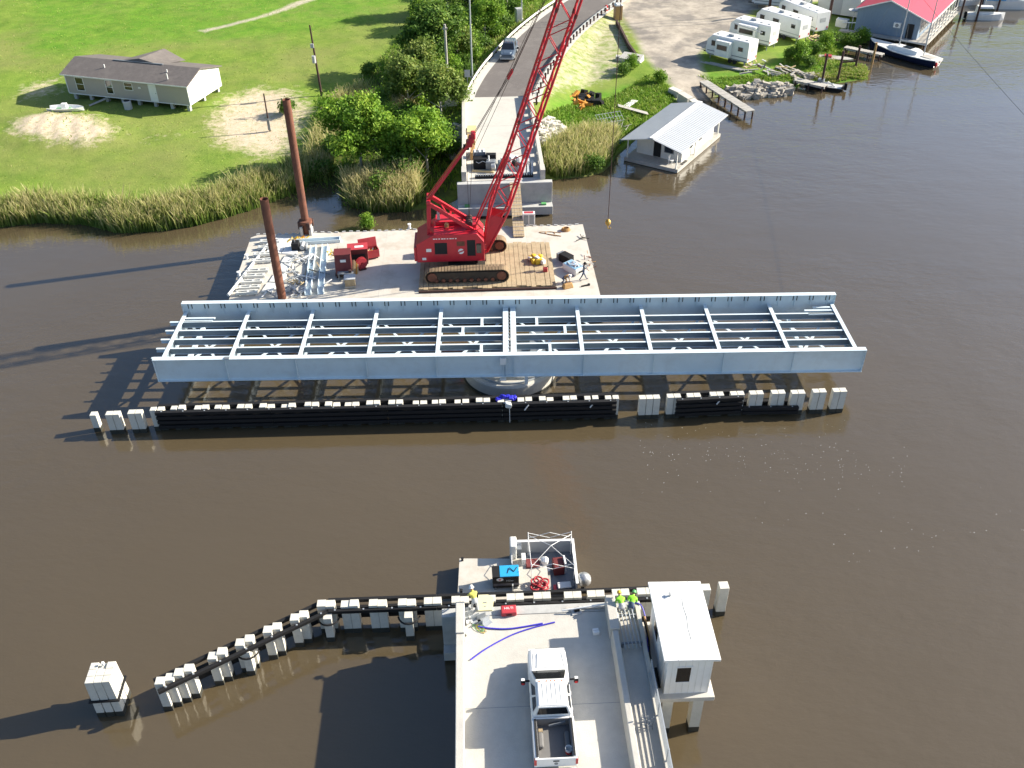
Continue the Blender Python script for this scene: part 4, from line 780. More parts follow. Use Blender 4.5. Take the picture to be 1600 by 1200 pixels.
def pickup(name, loc, rz, paint, label, bed=True, cat_='truck'):      # +X is forward
    t = root(name, loc, rz, label, cat_); P_ = M[paint]
    def sec(x, w0, w1, zb, zt, zs):    # half section
        return [(x, -w0, zb), (x, -w1, zs), (x, -w1*.96, zt-.06), (x, -w1*.82, zt), (x, w1*.82, zt), (x, w1*.96, zt-.06), (x, w1, zs), (x, w0, zb)]
    b1 = MB().loft([sec(3.14, .66, .70, .55, .96, .75), sec(3.06, .84, .88, .48, 1.06, .75), sec(2.85, .94, .98, .45, 1.15, .75), sec(2.2, .96, 1.01, .42, 1.22, .8), sec(1.25, .96, 1.01, .42, 1.30, .85), sec(-.95, .96, 1.01, .42, 1.30, .85), sec(-1.0, .96, 1.01, .42, 1.28, .85)])
    b1.build('body', P_, t, bevel=.04)
    hd_ = MB().loft([[(x, -w_, z-.03), (x, w_, z-.03), (x, w_*.9, z+.035), (x, -w_*.9, z+.035)] for x, w_, z in ((2.95, .45, 1.10), (2.6, .58, 1.19), (1.75, .66, 1.26))]).build('hood', P_, t, bevel=.02)
    for s in (-1, 1): MB().beam((2.7, s*.72, 1.185), (1.7, s*.80, 1.265), .012, .012).build('hood_seam', M['gray'], hd_)
    # cab
    lo = [(1.62, -.95, 1.25), (1.62, .95, 1.25), (-1.0, .95, 1.28), (-1.0, -.95, 1.28)]; hi = [(.55, -.74, 1.93), (.55, .74, 1.93), (-.94, .74, 1.95), (-.94, -.74, 1.95)]
    MB().hexa([lo[0], lo[1], lo[2], lo[3]], [hi[0], hi[1], hi[2], hi[3]]).build('cab', P_, t, bevel=.06)
    ro = MB().hexa([(.5, -.7, 1.945), (.5, .7, 1.945), (-.9, .7, 1.96), (-.9, -.7, 1.96)], [(.42, -.62, 1.985), (.42, .62, 1.985), (-.84, .62, 1.995), (-.84, -.62, 1.995)]).build('roof', P_, t, bevel=.03)
    for y in (-.42, -.21, 0, .21, .42): MB().box(-.8, .34, y-.012, y+.012, 1.99, 2.004).build('roof_rib', M['lgray'], ro)
    ws = [lo[0], lo[1], hi[1], hi[0]]; thin(facepatch(ws, .05, .95, .06, .88, .012), M['glass'], 'windscreen', t)
    thin(facepatch([lo[2], lo[3], hi[3], hi[2]], .08, .92, .25, .9, .012), M['glass'], 'rear_window', t)
    for q, fl in (([lo[3], lo[0], hi[0], hi[3]], 0), ([lo[1], lo[2], hi[2], hi[1]], 1)):
        for u0, u1 in (((.08, .40), (.46, .74)) if not fl else ((.26, .54), (.60, .92))):
            thin(facepatch(q, u0, u1, .2, .88, .012), M['glass'], 'side_window', t)
    if bed:
        bo = MB()
        bo.box(-3.1, -1.03, -1.0, -.80, .45, 1.28).box(-3.1, -1.03, .80, 1.0, .45, 1.28).box(-1.12, -1.031, -.799, .799, .45, 1.27)
        o = bo.build('bed', P_, t, bevel=.03); MB().box(-3.1, -1.121, -.799, .799, .5, .74).build('bed_floor', M['bedl'], t)
        for s in (-1, 1): MB().box(-3.08, -1.13, s*.86-.05 if s > 0 else -.91, .91 if s > 0 else -.81, 1.281, 1.31).build('bed_rail', M['rub'], t); MB().box(-3.06, -1.13, *( (.77, .798) if s > 0 else (-.798, -.77)), .742, 1.27).build('bed_lining', M['bedl'], t); MB().box(-2.4, -1.6, *((.5, .769) if s > 0 else (-.769, -.5)), .742, 1.0).build('wheel_arch', M['bedl'], t, bevel=.08)
        MB().box(-1.15, -1.122, -.76, .76, .742, 1.26).build('bed_headboard', M['bedl'], t)
        tg = MB().box(-3.2, -3.11, -.98, .98, .62, 1.25).build('tailgate', P_, t, bevel=.03); MB().box(-3.215, -3.202, -.14, .14, 1.05, 1.13).build('handle', M['black'], tg); MB().tube((-3.201, 0, .88), (-3.214, 0, .88), .09, n=14).build('badge', M['gray'], tg)
    else:
        MB().hexa([(-1.001, -.95, 1.25), (-2.2, -.95, 1.25), (-2.2, .95, 1.25), (-1.001, .95, 1.25)][::-1], [(-.85, -.74, 1.9), (-1.9, -.7, 1.86), (-1.9, .7, 1.86), (-.85, .74, 1.9)][::-1]).build('rear_cab', P_, t, bevel=.06)
        MB().box(-2.3, -1.001, -1.0, 1.0, .42, 1.27).build('rear_body', P_, t, bevel=.05)
    xr = -3.2 if bed else -2.3
    for s in (-1, 1):
        MB().box(xr-.02, xr+.12, s*1.0-.10, s*1.0+.01 if s > 0 else -.9, .8, 1.2).build('tail_light', M['redl'], t) if s > 0 else MB().box(xr-.02, xr+.12, -1.01, -.90, .8, 1.2).build('tail_light', M['redl'], t)
        MB().box(3.0, 3.11, s*.78-.14, s*.78+.14, .78, 1.0).build('headlight', M['glass'] if False else M['white'], t)
        m = MB(); m.box(.95, 1.03, *sorted((s*.98, s*1.22)), 1.28, 1.33); ar = m.build('mirror_arm', M['black'], t); o = MB().box(.84, 1.0, *sorted((s*1.2, s*1.42)), 1.18, 1.52).build('mirror', M['black'], t, bevel=.04); MB().box(.85, .99, *sorted((s*1.23, s*1.40)), 1.521, 1.535).build('mirror_cap', M['white'], o); MB().box(.828, .839, *sorted((s*1.24, s*1.38)), 1.2, 1.35).build('mirror_signal', M['redl'], o)
        wheel(t, 1.95, s*.86); wheel(t, -2.05 if bed else -1.45, s*.86)
        for x in (.35, -.5): MB().box(x-.1, x+.1, *sorted((s*1.005, s*1.025)), 1.06, 1.1).build('door_handle', M['lgray'], t)
    MB().box(3.06, 3.2, -.9, .9, .42, .66).build('front_bumper', M['lgray'], t, bevel=.04); MB().box(xr-.16, xr-.03, -.92, .92, .42, .58).build('rear_bumper', M['lgray'], t, bevel=.03); MB().box(3.0, 3.13, -.58, .58, .68, 1.0).build('grille', M['black'], t); MB().box(xr-.17, xr-.161, -.16, .16, .46, .57).build('number_plate', M['white'], t)
    for y in (-.55, -.2, 0, .2, .55): MB().box(.44, .5, y-.03, y+.03, 1.95, 2.0).build('marker_light', M['amber'], t)
    return t
tk = pickup('pickup_truck', (2.7, 26.75, 3.3), R(90), 'white', 'white crew cab pickup truck parked on the near deck')
p = at(885, 1170, 4.05); q = root('bucket', (3.33, 24.15, 4.045), 0, 'white and red bucket standing in the truck bed', 'bucket'); MB().lathe([(0, 0), (.14, 0), (.17, .38), (.155, .38), (.13, .05), (0, .05)], 18).build('pail', M['white'], q); MB().lathe([(.143, .03), (.158, .2), (.163, .2), (.148, .03)], 18).build('label_band', M['redl'], q)
q = root('scrap_timber', (2.1, 25.3, 4.045), 0, 'small wood block lying in the front of the truck bed', 'block'); MB().box(-.1, .1, -.08, .08, 0, .12).build('block', M['wood'], q); MB().beam((.4, .15, .2), (1.2, .28, .3), .05, .14).build('board', M['gray'], q)
d_ = at(800, 66, 2.9)-at(788, 99, 3.05); pickup('sport_utility_car', (4.9, 130.2, 2.93), math.atan2(-d_.y, -d_.x), 'silver', 'silver blue car driving down the curved road toward the crane', False, 'car')

# ================================================================ people
def person(name, loc, rz, J, label, top, legs, hat=None, cat_='person'):
    r = root(name, loc, rz, label, cat_)
    order = ['pelvis', 'chest', 'neck', 'head', 'headtop', 'shL', 'elL', 'haL', 'fiL', 'shR', 'elR', 'haR', 'fiR', 'hipL', 'knL', 'anL', 'toL', 'hipR', 'knR', 'anR', 'toR']
    E_ = [('pelvis', 'chest'), ('chest', 'neck'), ('neck', 'head'), ('head', 'headtop')]
    for s in 'LR': E_ += [('chest', 'sh'+s), ('sh'+s, 'el'+s), ('el'+s, 'ha'+s), ('ha'+s, 'fi'+s), ('pelvis', 'hip'+s), ('hip'+s, 'kn'+s), ('kn'+s, 'an'+s), ('an'+s, 'to'+s)]
    rad = dict(pelvis=(.15, .12), chest=(.17, .12), neck=(.06, .06), head=(.095, .10), headtop=(.07, .08), hip=(.095, .095), kn=(.065, .065), an=(.045, .05), to=(.045, .035), sh=(.07, .07), el=(.048, .048), ha=(.034, .034), fi=(.03, .02))
    me = bpy.data.meshes.new(name+'_body'); me.from_pydata([J[k] for k in order], [(order.index(a), order.index(b_)) for a, b_ in E_], []); o = bpy.data.objects.new('body', me); col.objects.link(o)
    sk = o.modifiers.new('skin', 'SKIN'); sk.use_smooth_shade = True
    lay = me.skin_vertices[0].data if me.skin_vertices else None
    if lay is None:
        bm = bmesh.new(); bm.from_mesh(me); bm.verts.layers.skin.verify(); bm.to_mesh(me); bm.free(); lay = me.skin_vertices[0].data
    for i, k in enumerate(order):
        lay[i].radius = rad.get(k, rad.get(k[:-1], (.05, .05))); lay[i].use_root = (k == 'pelvis')
    sb = o.modifiers.new('sub', 'SUBSURF'); sb.levels = 1; sb.render_levels = 1
    dg = bpy.context.evaluated_depsgraph_get(); nm = bpy.data.meshes.new_from_object(o.evaluated_get(dg)); bpy.data.objects.remove(o)
    o = bpy.data.objects.new('body', nm); col.objects.link(o); o.parent = r
    nm.materials.clear()
    for k in (legs, top, 'skin', 'boot'): nm.materials.append(M[k])
    segs = [(('pelvis', 'hipL', 'knL', 'anL', 'hipR', 'knR', 'anR'), 0), (('chest', 'shL', 'shR', 'elL', 'elR', 'neck'), 1), (('head', 'headtop', 'haL', 'haR', 'fiL', 'fiR'), 2), (('toL', 'toR'), 3)]
    for pl in nm.polygons:
        c = pl.center; best = (9, 0)
        for ks, mi in segs:
            for k in ks:
                d = (c-Vector(J[k])).length-(.07 if k in ('chest', 'pelvis') else 0)
                if d < best[0]: best = (d, mi)
        pl.material_index = best[1]; pl.use_smooth = True
    if hat:
        h = Vector(J['headtop']); ax = (h-Vector(J['head'])).normalized(); m = MB().lathe([(.165, -.035), (.12, -.02), (.118, .04), (.09, .11), (.03, .135), (0, .137)], 16)
        ho = m.build('hard_hat', M[hat], r, smooth=True); ho.location = h-ax*.01; ho.rotation_euler = ax.to_track_quat('Z', 'Y').to_euler()
    f = Vector(J['head']); 
    return r
def pose(lean=0., stride=0., crouch=0., arms='down', knee=0.):     # +X forward
    hp = .92-crouch; sx = math.sin(lean); cz = math.cos(lean); off = -crouch*.25
    up = lambda d, y=0., f=0.: (off+sx*d+cz*f, y, hp+cz*d-sx*f)
    J = dict(pelvis=up(0), chest=up(.40), neck=up(.56), head=up(.70, 0, .03+lean*.03), headtop=up(.80, 0, .03+lean*.02))
    for s, g in (('L', 1), ('R', -1)):
        J['hip'+s] = (off, g*.10, hp-.06); st = stride*g
        J['kn'+s] = (off*.2+st*.5+crouch*.55, g*.12, .50-crouch*.35); J['an'+s] = (st-crouch*.05-(.06 if st < 0 else 0), g*.12, .09+(.05 if st < 0 else 0)); J['to'+s] = (st+.17, g*.13, .045)
        J['sh'+s] = up(.47, g*.20)
        if arms == 'down': J['el'+s] = up(.19, g*.26, -.02-st*.3); J['ha'+s] = up(-.03, g*.27, .08-st*.7); J['fi'+s] = up(-.12, g*.27, .12-st*.8)
        else:
            e = Vector(up(.34, g*.24, .24)); J['el'+s] = tuple(e); J['ha'+s] = tuple(e+Vector((.16, -g*.08, -.20))); J['fi'+s] = tuple(e+Vector((.22, -g*.09, -.27)))
    return J
person('person', at(911, 438, BZ), R(10), pose(.10, .34, 0, 'reach'), 'worker in grey shirt and jeans striding along the barge edge', 'grays', 'denim', 'black')
person('person', at(881, 443, BZ), R(-35), pose(1.0, .1, .32, 'reach'), 'worker crouching over a tan bag near the barge edge', 'tan', 'denim', 'white')
q = root('tool_bag', at(887, 449, BZ), R(20), 'tan canvas tool bag in front of the crouching worker', 'bag'); MB().hexa([(-.5, -.3, 0), (.5, -.3, 0), (.5, .3, 0), (-.5, .3, 0)], [(-.4, -.12, .45), (.4, -.12, .45), (.4, .12, .45), (-.4, .12, .45)]).build('bag', M['tan'], q, bevel=.08); MB().path([(-.25, 0, .44), (-.15, 0, .6), (.15, 0, .6), (.25, 0, .44)], .025).build('handle', M['boot'], q)
person('person', (6.95, 32.45, 3.484), R(95), pose(1.05, .12, .2, 'reach'), 'worker in lime green vest with pale trousers leaning over the pier edge', 'hivis', 'lgray', 'yellow')
person('person', (7.5, 32.6, 3.484), R(70), pose(1.15, .05, .28, 'reach'), 'worker in green vest with dark hat bent double beside the other vest', 'hivis', 'denim', 'green')
person('person', (-.95, 33.3, 3.3), R(110), pose(.6, .1, .1, 'reach'), 'worker in yellow shirt and white hard hat at the foam sheet', 'yshirt', 'lgray', 'white')

# ================================================================ clutter on the near deck
DZ = 3.304
q = root('foam_sheet', (-.35, 33.75, 2.5), 0, 'pale yellow foam board standing between fender and deck edge', 'board'); m = MB(); m.prism([(-.5, -.5), (.35, -.5), (.45, .35), (.15, .6), (-.4, .6)], .75, .86); m.build('sheet', M['cream'], q); MB().box(-.15, .05, .0, .06, .861, .875).build('cut_out', M['gray'], q); MB().box(-.1, .0, -.25, -.2, .861, .875).build('cut_out', M['gray'], q); MB().box(-.45, .35, -.45, -.3, -1.3, .749).build('prop', M['gray'], q)
q = root('tool_case', at(795, 957, DZ), R(2), 'red plastic tool case lying on the deck edge', 'case'); MB().box(-.42, .42, -.28, .28, 0, .3).build('shell', M['red2'], q, bevel=.05); text('case_lettering', 'HILTI', .22, M['white'], q, (0, .05, .303), (0, 0, 0)); MB().beam((-.15, -.31, .16), (.15, -.31, .16), .05, .05).build('handle', M['black'], q)
def tubepath(name, pts, r, m, label, cat_, part):
    P0 = Vector(pts[0]); q = root(name, P0, 0, label, cat_); Q = cat([tuple(Vector(p)-P0)+(0,) for p in pts], 8); MB().path([tuple(x[:3]) for x in Q], r, 8).build(part, M[m], q, smooth=False); return q
hp_ = lambda px, py, z=DZ+.04: tuple(at(px, py, z))
tubepath('hose', [hp_(735, 1031), hp_(762, 1012), hp_(800, 992), hp_(835, 980), hp_(867, 972)], .04, 'blue', 'long curved blue hose on the deck ahead of the truck', 'hose', 'hose_length')
tubepath('hose', [hp_(747, 979), hp_(770, 982), hp_(800, 982), hp_(848, 974)], .045, 'blue', 'shorter blue hose on the deck beside the curved one', 'hose', 'hose_length')
tubepath('hose', [(7.4, 33.1, 3.7), (8.05, 32.9, 3.75), (8.25, 32.2, 3.5), (8.2, 31.2, 3.3), (8.1, 30.2, 3.2)], .035, 'blue', 'blue hose drooping between the sidewalk and control house', 'hose', 'hose_length')
q = root('white_pipe', (4.6, 33.05, DZ+.2), R(-1), 'long white pole laid along the deck end', 'pole'); MB().tube((-.8, -.15, 0), (3.2, 0, .55), .05, n=8).build('pole', M['white'], q); MB().beam((-.6, .1, -.15), (2.6, .12, -.15), .1, .08).build('batten', M['woodg'], q)
q = root('power_tool', at(901, 955, DZ), R(10), 'dark power tool with a grey tray on the deck end', 'tool'); MB().box(-.3, .25, -.25, .2, 0, .06).build('tray', M['lgray'], q); MB().box(-.15, .15, -.12, .1, .061, .25).build('motor', M['black'], q, bevel=.03); MB().tube((.1, 0, .15), (.4, .1, .15), .05).build('nozzle', M['gray'], q)
q = root('angle_brackets', at(742, 965, DZ), 0, 'grey steel angle brackets leaning on the deck corner', 'brackets')
for i, (x, y, a_) in enumerate(((-.35, .1, .3), (.0, -.15, .5), (.35, -.1, .4), (.6, -.35, .7), (-.55, .35, .2))):
    cs, sn = math.cos(a_), math.sin(a_); MB().cbox((x, y, .22), (.5, .03, .44), a_).cbox((x+.13*sn, y-.13*cs, .02), (.5, .25, .03), a_).build('bracket', M['galv'], q)
q = root('drill_kit', at(727, 962, DZ), 0, 'small pile of white fittings at the barrier foot', 'fittings')
for i in range(7): MB().rock((random.uniform(.05, .3), random.uniform(-.6, .6), .1), .12).build('fitting', M['wrap'], q)
q = root('rope_tangle', at(750, 983, DZ), 0, 'thin yellow and teal cord tangle next to the blue hose', 'cord'); m = MB(); m.path([(.35*math.cos(t*2.1)*(.4+.1*t), .3*math.sin(t*1.7), .03) for t in np.linspace(0, 6, 20)], .016); m.build('cord', M['yellow'], q); MB().path([(.3*math.sin(t*1.9)-.1, .25*math.cos(t*2.3)+.05, .05) for t in np.linspace(0, 4, 16)], .016).build('cord', M['green'], q)
q = root('paper_box', at(931, 989, DZ), R(8), 'small white cardboard box at the barrier foot', 'box'); MB().box(-.16, .16, -.15, .15, 0, .22).build('box', M['white'], q, bevel=.01); MB().box(-.16, .16, -.01, .01, .221, .226).build('tape', M['lgray'], q)
q = root('traffic_marker', at(726, 993, DZ), 0, 'tiny black marker peg standing beside the barrier', 'marker'); MB().lathe([(0, 0), (.1, 0), (.02, .2), (0, .2)], 8).build('peg', M['black'], q)
q = root('ratchet_ladder', (7.25, 25.6, 3.481), R(-14), 'small dark metal grate standing on the sunny sidewalk', 'grate'); 
for x in (-.28, 0, .28): MB().box(x-.02, x+.02, -.03, .03, 0, 1.0).build('upright', M['gray'], q)
for z in (.2, .4, .6, .8): MB().box(-.3, .3, -.02, .02, z, z+.03).build('rung', M['gray'], q)
q = root('electric_conduit', (8.1, 29.6, 3.2), 0, 'black and tan cables running along the sidewalk edge', 'cables'); MB().path([(0, 2.2, .5), (.12, 1.2, .2), (.02, .2, .25), (.05, -1.2, .4), (0, -2.2, .35)], .05).build('cable', M['black'], q); MB().path([(.1, 2.6, .4), (.2, 1.6, .1), (.1, .9, .12)], .06).build('cable', M['tan'], q)
# ---------------------------------------------------------------- work float and boat behind the guide fender
wb = root('work_float', (.2, 38.2, 0), R(-.5), 'small pale steel float moored behind the guide fender', 'float')
MB().prism([(-2.2, -2.2), (3.2, -2.2), (3.2, 1.0), (-2.1, 1.25)], -.5, .68).build('hull', M['hull'], wb); MB().prism([(-2.23, -2.23), (3.23, -2.23), (3.23, 1.03), (-2.13, 1.28)], .681, .76).build('deck', M['barge'], wb)
for x, y in ((-1.95, 1.1), (-2.0, -1.4)): MB().lathe([(0, .76), (.07, .76), (.07, .95), (.1, .98), (0, .99)], 10, (x, y, 0)).build('cleat', M['black'], wb)
q = root('welding_generator', (.85, 37.35, .762), R(1), 'black engine welder with a bright blue top on the float', 'generator'); MB().box(-.78, .78, -.42, .42, .12, 1.05).build('body', M['black'], q, bevel=.04); MB().box(-.35, .80, -.44, .44, 1.051, 1.12).build('hood', M['cyan'], q, bevel=.02); MB().box(-.8, -.36, -.44, .44, 1.051, 1.11).build('hood', M['black'], q)
o = MB().tube((-.35, -.42, .85), (-.35, -.435, .85), .13, n=18).build('emblem', M['white'], q); o.scale = (1.6, 1, 1); o.location.x = .21; MB().box(-.42, -.28, -.445, -.437, .8, .9).build('emblem_core', M['redl'], q); text('side_lettering', 'Miller', .2, M['lgray'], q, (.25, -.43, .72), (R(90), 0, 0)); MB().box(-.75, .75, -.425, -.421, .3, .5).build('panel', M['navy'], q)
for x in (-.6, .6): MB().box(x-.1, x+.1, -.45, .45, 0, .119).build('skid', M['gray'], q)
MB().path([(.1, -.2, 1.13), (.25, .2, 1.16), (.5, -.1, 1.14), (.7, .25, 1.13)], .02).build('lead', M['black'], q)
wk = root('work_boat', (3.2, 38.6, 0), R(-1), 'grey aluminium work boat with a bare white canopy frame', 'boat')
MB().box(-1.95, 1.95, -1.9, 1.65, -.35, .3).build('hull', M['gray'], wk); 
for n_, bx in (('bulwark', (-1.95, 1.95, 1.57, 1.65)), ('bulwark', (-1.95, -1.87, -1.9, 1.569)), ('bulwark', (1.87, 1.95, -1.9, 1.569))): MB().box(*bx, .301, 1.25).build(n_, M['lgray'], wk)
MB().box(-2.0, 2.0, 1.55, 1.72, 1.251, 1.31).build('gunwale', M['white'], wk); MB().box(1.84, 2.0, -1.9, 1.549, 1.251, 1.31).build('gunwale', M['white'], wk); MB().box(-2.02, -1.6, .6, 1.5, .301, 1.9).build('console', M['whitew'], wk, bevel=.08); MB().box(-1.58, -1.3, .75, 1.35, .9, 1.5).build('engine_cover', M['gray'], wk); MB().box(-1.86, .4, -1.9, .2, .301, .55).build('deck_board', M['woodg'], wk)
cf = root('canopy_frame', (3.55, 38.6, .3), 0, 'folding white canopy frame with no cloth over the work boat', 'canopy'); F_ = [(-1.15, -1.2), (1.4, -1.25), (1.45, 1.3), (-1.2, 1.35)]
for x, y in F_: MB().tube((x, y, 0), (x*1.0, y, 2.05), .025, n=6).build('leg', M['white'], cf)
for (x0, y0), (x1, y1) in zip(F_, F_[1:]+F_[:1]):
    mx, my = (x0+x1)/2, (y0+y1)/2
    for za, zb in ((2.0, 1.55), (1.55, 2.0)):
        MB().tube((x0, y0, za), (mx, my, (2.3+1.8)-za if False else (zb)), .016, n=6).build('scissor_bar', M['white'], cf); MB().tube((mx, my, zb), (x1, y1, za), .016, n=6).build('scissor_bar', M['white'], cf)
for x, y in F_: MB().tube((x, y, 1.8), (.1, .05, 2.2), .016, n=6).build('roof_bar', M['white'], cf)
q = root('outboard_motor', (5.55, 37.3, 0), R(-30), 'silver domed outboard motor beside the work boat', 'motor'); MB().lathe([(0, 1.35), (.25, 1.3), (.42, 1.1), (.45, .8), (.35, .62), (0, .6)], 16).build('cowl', M['tank'], q, smooth=True); MB().box(-.1, .1, -.12, .12, -.5, .6).build('shaft', M['black'], q); MB().box(-.7, -.1, -.06, .06, .55, .65).build('tiller', M['black'], q)
q = root('red_hose_heap', (2.9, 37.2, .762), 0, 'tangled heap of red air hose on the float', 'hose'); m = MB()
for k in range(7): c_ = (random.uniform(-.35, .35), random.uniform(-.4, .4)); m.path([(c_[0]+random.uniform(.2, .3)*math.cos(t), c_[1]+.25*math.sin(t), .06+.05*k) for t in np.linspace(0, 6.28, 13)], .055)
m.build('hose_coil', M['red2'], q)
q = root('grinder_box', (4.35, 37.05, .3), R(4), 'white lidded cooler with dark sides in the work boat', 'cooler'); MB().box(-.45, .45, -.28, .28, 0, .42).build('body', M['navy'], q, bevel=.03); MB().box(-.4, .42, -.24, .24, .421, .5).build('lid', M['wrap'], q, bevel=.04); MB().box(-.62, -.46, -.2, .2, 0, .35).build('side_pack', M['red2'], q)
q = root('fuel_tank', (4.15, 38.65, .3), R(5), 'dark red fuel tank with white hose rack in the boat', 'tank'); MB().box(-.35, .3, -.45, .45, 0, .7).build('tank', M['maroon'], q, bevel=.06); MB().box(.32, .42, -.35, .35, 0, .9).build('rack', M['white'], q)
q = root('generator_set', (2.7, 38.8, .3), 0, 'brown machine with white plastic drums in the boat', 'machine'); MB().box(-.55, .3, -.35, .35, 0, .6).build('body', M['maroon'], q, bevel=.05); MB().lathe([(0, 0), (.25, 0), (.25, .75), (.08, .85), (0, .85)], 12, (.6, .1, 0)).build('drum', M['white'], q); MB().box(-.8, -.56, -.1, .45, .2, 1.0).build('panel', M['white'], q); MB().lathe([(0, 0), (.16, 0), (.18, .4), (0, .4)], 12, (.75, -.4, 0)).build('pail', M['wrap'], q)
# ---------------------------------------------------------------- blue tarp bundle on the long fender
p = at(791, 624, 1.9); q = root('tarp_bundle', (p.x, p.y, 1.75), 0, 'bright blue tarp bundle tied on the black fender', 'tarp'); m = MB()
for i in range(6): m.rock((-.62+i*.25, .15+random.uniform(-.08, .08), .08+.16*math.sin(math.pi*(i+.5)/6)), .24)
m.build('tarp', M['tarp'], q, bevel=.05); MB().rock((.15, -.55, .05), .26).build('float_buoy', M['wrap'], q, bevel=.06); MB().path([(.2, -.6, 0), (.22, -.66, -.8), (.22, -.66, -1.5)], .025).build('rope', M['wrap'], q)
for px, py, lb in ((823, 626, 'white rope wrapped on the fender near the blue tarp'), (925, 622, 'white rope wrapped on the fender near its square end'), (1122, 617, 'pale rope slung over the short stepped fender')):
    p = at(px, py, 1.8); q = root('mooring_rope', (p.x, p.y-.4, 1.75), 0, lb, 'rope'); MB().path([(.25, .15, .02), (.08, -.1, .0), (-.2, -.22, -.35)], .05).build('rope', M['wrap'], q)
# ---------------------------------------------------------------- machinery on the far approach bridge
FZ = 3.304
def far(px, py, z=FZ): return at(px, py, z)
q = root('diesel_power_pack', far(751, 262), R(3), 'black diesel power pack with a chrome cage on the far bridge', 'engine'); MB().box(-.75, .65, -.5, .5, 0, 1.15).build('housing', M['black'], q, bevel=.05); MB().box(-.7, .6, .5, 1.2, 0, 1.5).build('tank', M['gray'], q, bevel=.05)
for x in (-.5, 0, .45): MB().box(x-.1, x+.1, .45, 1.25, 1.501, 1.56).build('strap', M['white'], q)
MB().path([(-.5, -.52, .9), (-.2, -.56, .75), (.2, -.54, .95), (.5, -.52, .8)], .04).build('hose', M['lgray'], q)
q = root('diesel_power_pack', far(767, 265), R(-5), 'dark engine with white pipes beside the black power pack', 'engine'); MB().box(-.5, .5, -.4, .5, 0, 1.0).build('block', M['gray'], q, bevel=.06); MB().box(-.55, .5, .55, 1.15, 0, 1.4).build('radiator', M['black'], q); MB().tube((.1, -.45, .55), (.5, -.45, .6), .3, n=14).build('fan', M['lgray'], q); MB().tube((-.2, 0, 1.0), (-.2, .1, 1.5), .08).build('stack', M['white'], q)
q = root('wrapped_bundle', far(796, 262), 0, 'plastic wrapped heap of parts on the far bridge', 'bundle')
for i in range(16): MB().rock((random.uniform(-1.2, 1.8), random.uniform(-.6, 1.0), random.uniform(.25, .6)), .42).build('bundle_piece', M[random.choice(['wrap', 'wrap', 'white', 'gray', 'black', 'maroon'])], q, bevel=.06)
q = root('timber_plank', far(755, 269), R(-12), 'fresh timber beam in front of the black power pack', 'plank'); MB().box(-1.15, 1.15, -.13, .13, 0, .18).build('beam', M['lumber'], q, bevel=.02); MB().box(-1.0, -.9, -.14, .14, .05, .1).build('band', M['gray'], q)
q = root('rail_beam', far(786, 277), R(0), 'black toothed rack beam lying across the far bridge end', 'beam'); MB().box(-2.9, 3.1, -.2, .2, 0, .25).build('beam', M['black'], q); t0 = MB().box(-.06, .06, -.2, .2, .251, .33).build('tooth', M['gray'], q); t0.location = (-2.8, 0, 0)
for i in range(1, 24): share('tooth', t0, q, (-2.8+i*.25, 0, 0))
q = root('steel_beam_pile', far(826, 262), R(86), 'grey steel beams laid along the shaded bridge kerb', 'beams')
for i in range(3): MB().box(-1.9, 1.2, -.5+.4*i, -.25+.4*i, 0, .3).build('beam', M['lgray'], q)
q = root('plywood_stack', far(737, 205), R(88), 'stack of pale plywood sheets by the left parapet', 'sheets')
for i in range(3): MB().box(-1.1+.1*i, 1.0, -.5, .45+.03*i, .1*i, .1*i+.09).build('sheet', M['woodg' if i % 2 else 'lumber'], q)
q = root('tool_crate', far(737, 222), 0, 'brown tool crate beside the left parapet', 'crate'); MB().box(-.45, .4, -.9, .9, 0, .6).build('crate', M['tan'], q, bevel=.02); MB().box(-.3, .3, -.3, .2, .601, .8).build('content', M['gray'], q)
q = root('lumber_stack', far(737, 243), R(88), 'brown boards standing against the left parapet', 'boards'); MB().box(-1.2, 1.0, -.35, .1, 0, .8).build('board', M['tan'], q); MB().box(-.6, .6, -.5, -.36, 0, .5).build('board', M['lumber'], q)
# ================================================================ mobile home on the field
def local_window(parent, x0, x1, z0, z1, y, fr='white', mid=True):
    o = window(parent, x0, x1, z0, z1, y, M['glass'], M[fr], .07)
    if mid: MB().box(x0, x1, y-.022, y-.013, (z0+z1)/2-.03, (z0+z1)/2+.03).build('rail', M[fr], o)
    return o
hd = Vector((16.8, -5.7, 0)); hz_ = math.atan2(hd.y, hd.x); h0 = at(297, 170, 1.6); L_, W_ = 17.9, 7.6
mh = root('mobile_home', at(110, 150, 1.6), hz_, 'long beige mobile home with brown shingle roof raised on piers', 'house'); mh.location.z = gz(-44, 121)
b = MB(); b.box(0, L_, 0, W_, .75, 3.3); b.build('wall', M['siding'], mh)
for s_, x in ((0, 0), (1, L_)):     # gable ends
    x0, x1 = (x-.03, x) if s_ == 0 else (x, x+.03)
    MB().add([(x0, 0, .75), (x0, W_, .75), (x0, W_, 3.3), (x0, W_/2-.6, 4.3), (x0, 0, 3.3), (x1, 0, .75), (x1, W_, .75), (x1, W_, 3.3), (x1, W_/2-.6, 4.3), (x1, 0, 3.3)], [(4, 3, 2, 1, 0), (5, 6, 7, 8, 9), (0, 1, 6, 5), (1, 2, 7, 6), (2, 3, 8, 7), (3, 4, 9, 8), (4, 0, 5, 9)]).build('gable', M['white'], mh)
ry = W_/2-.6
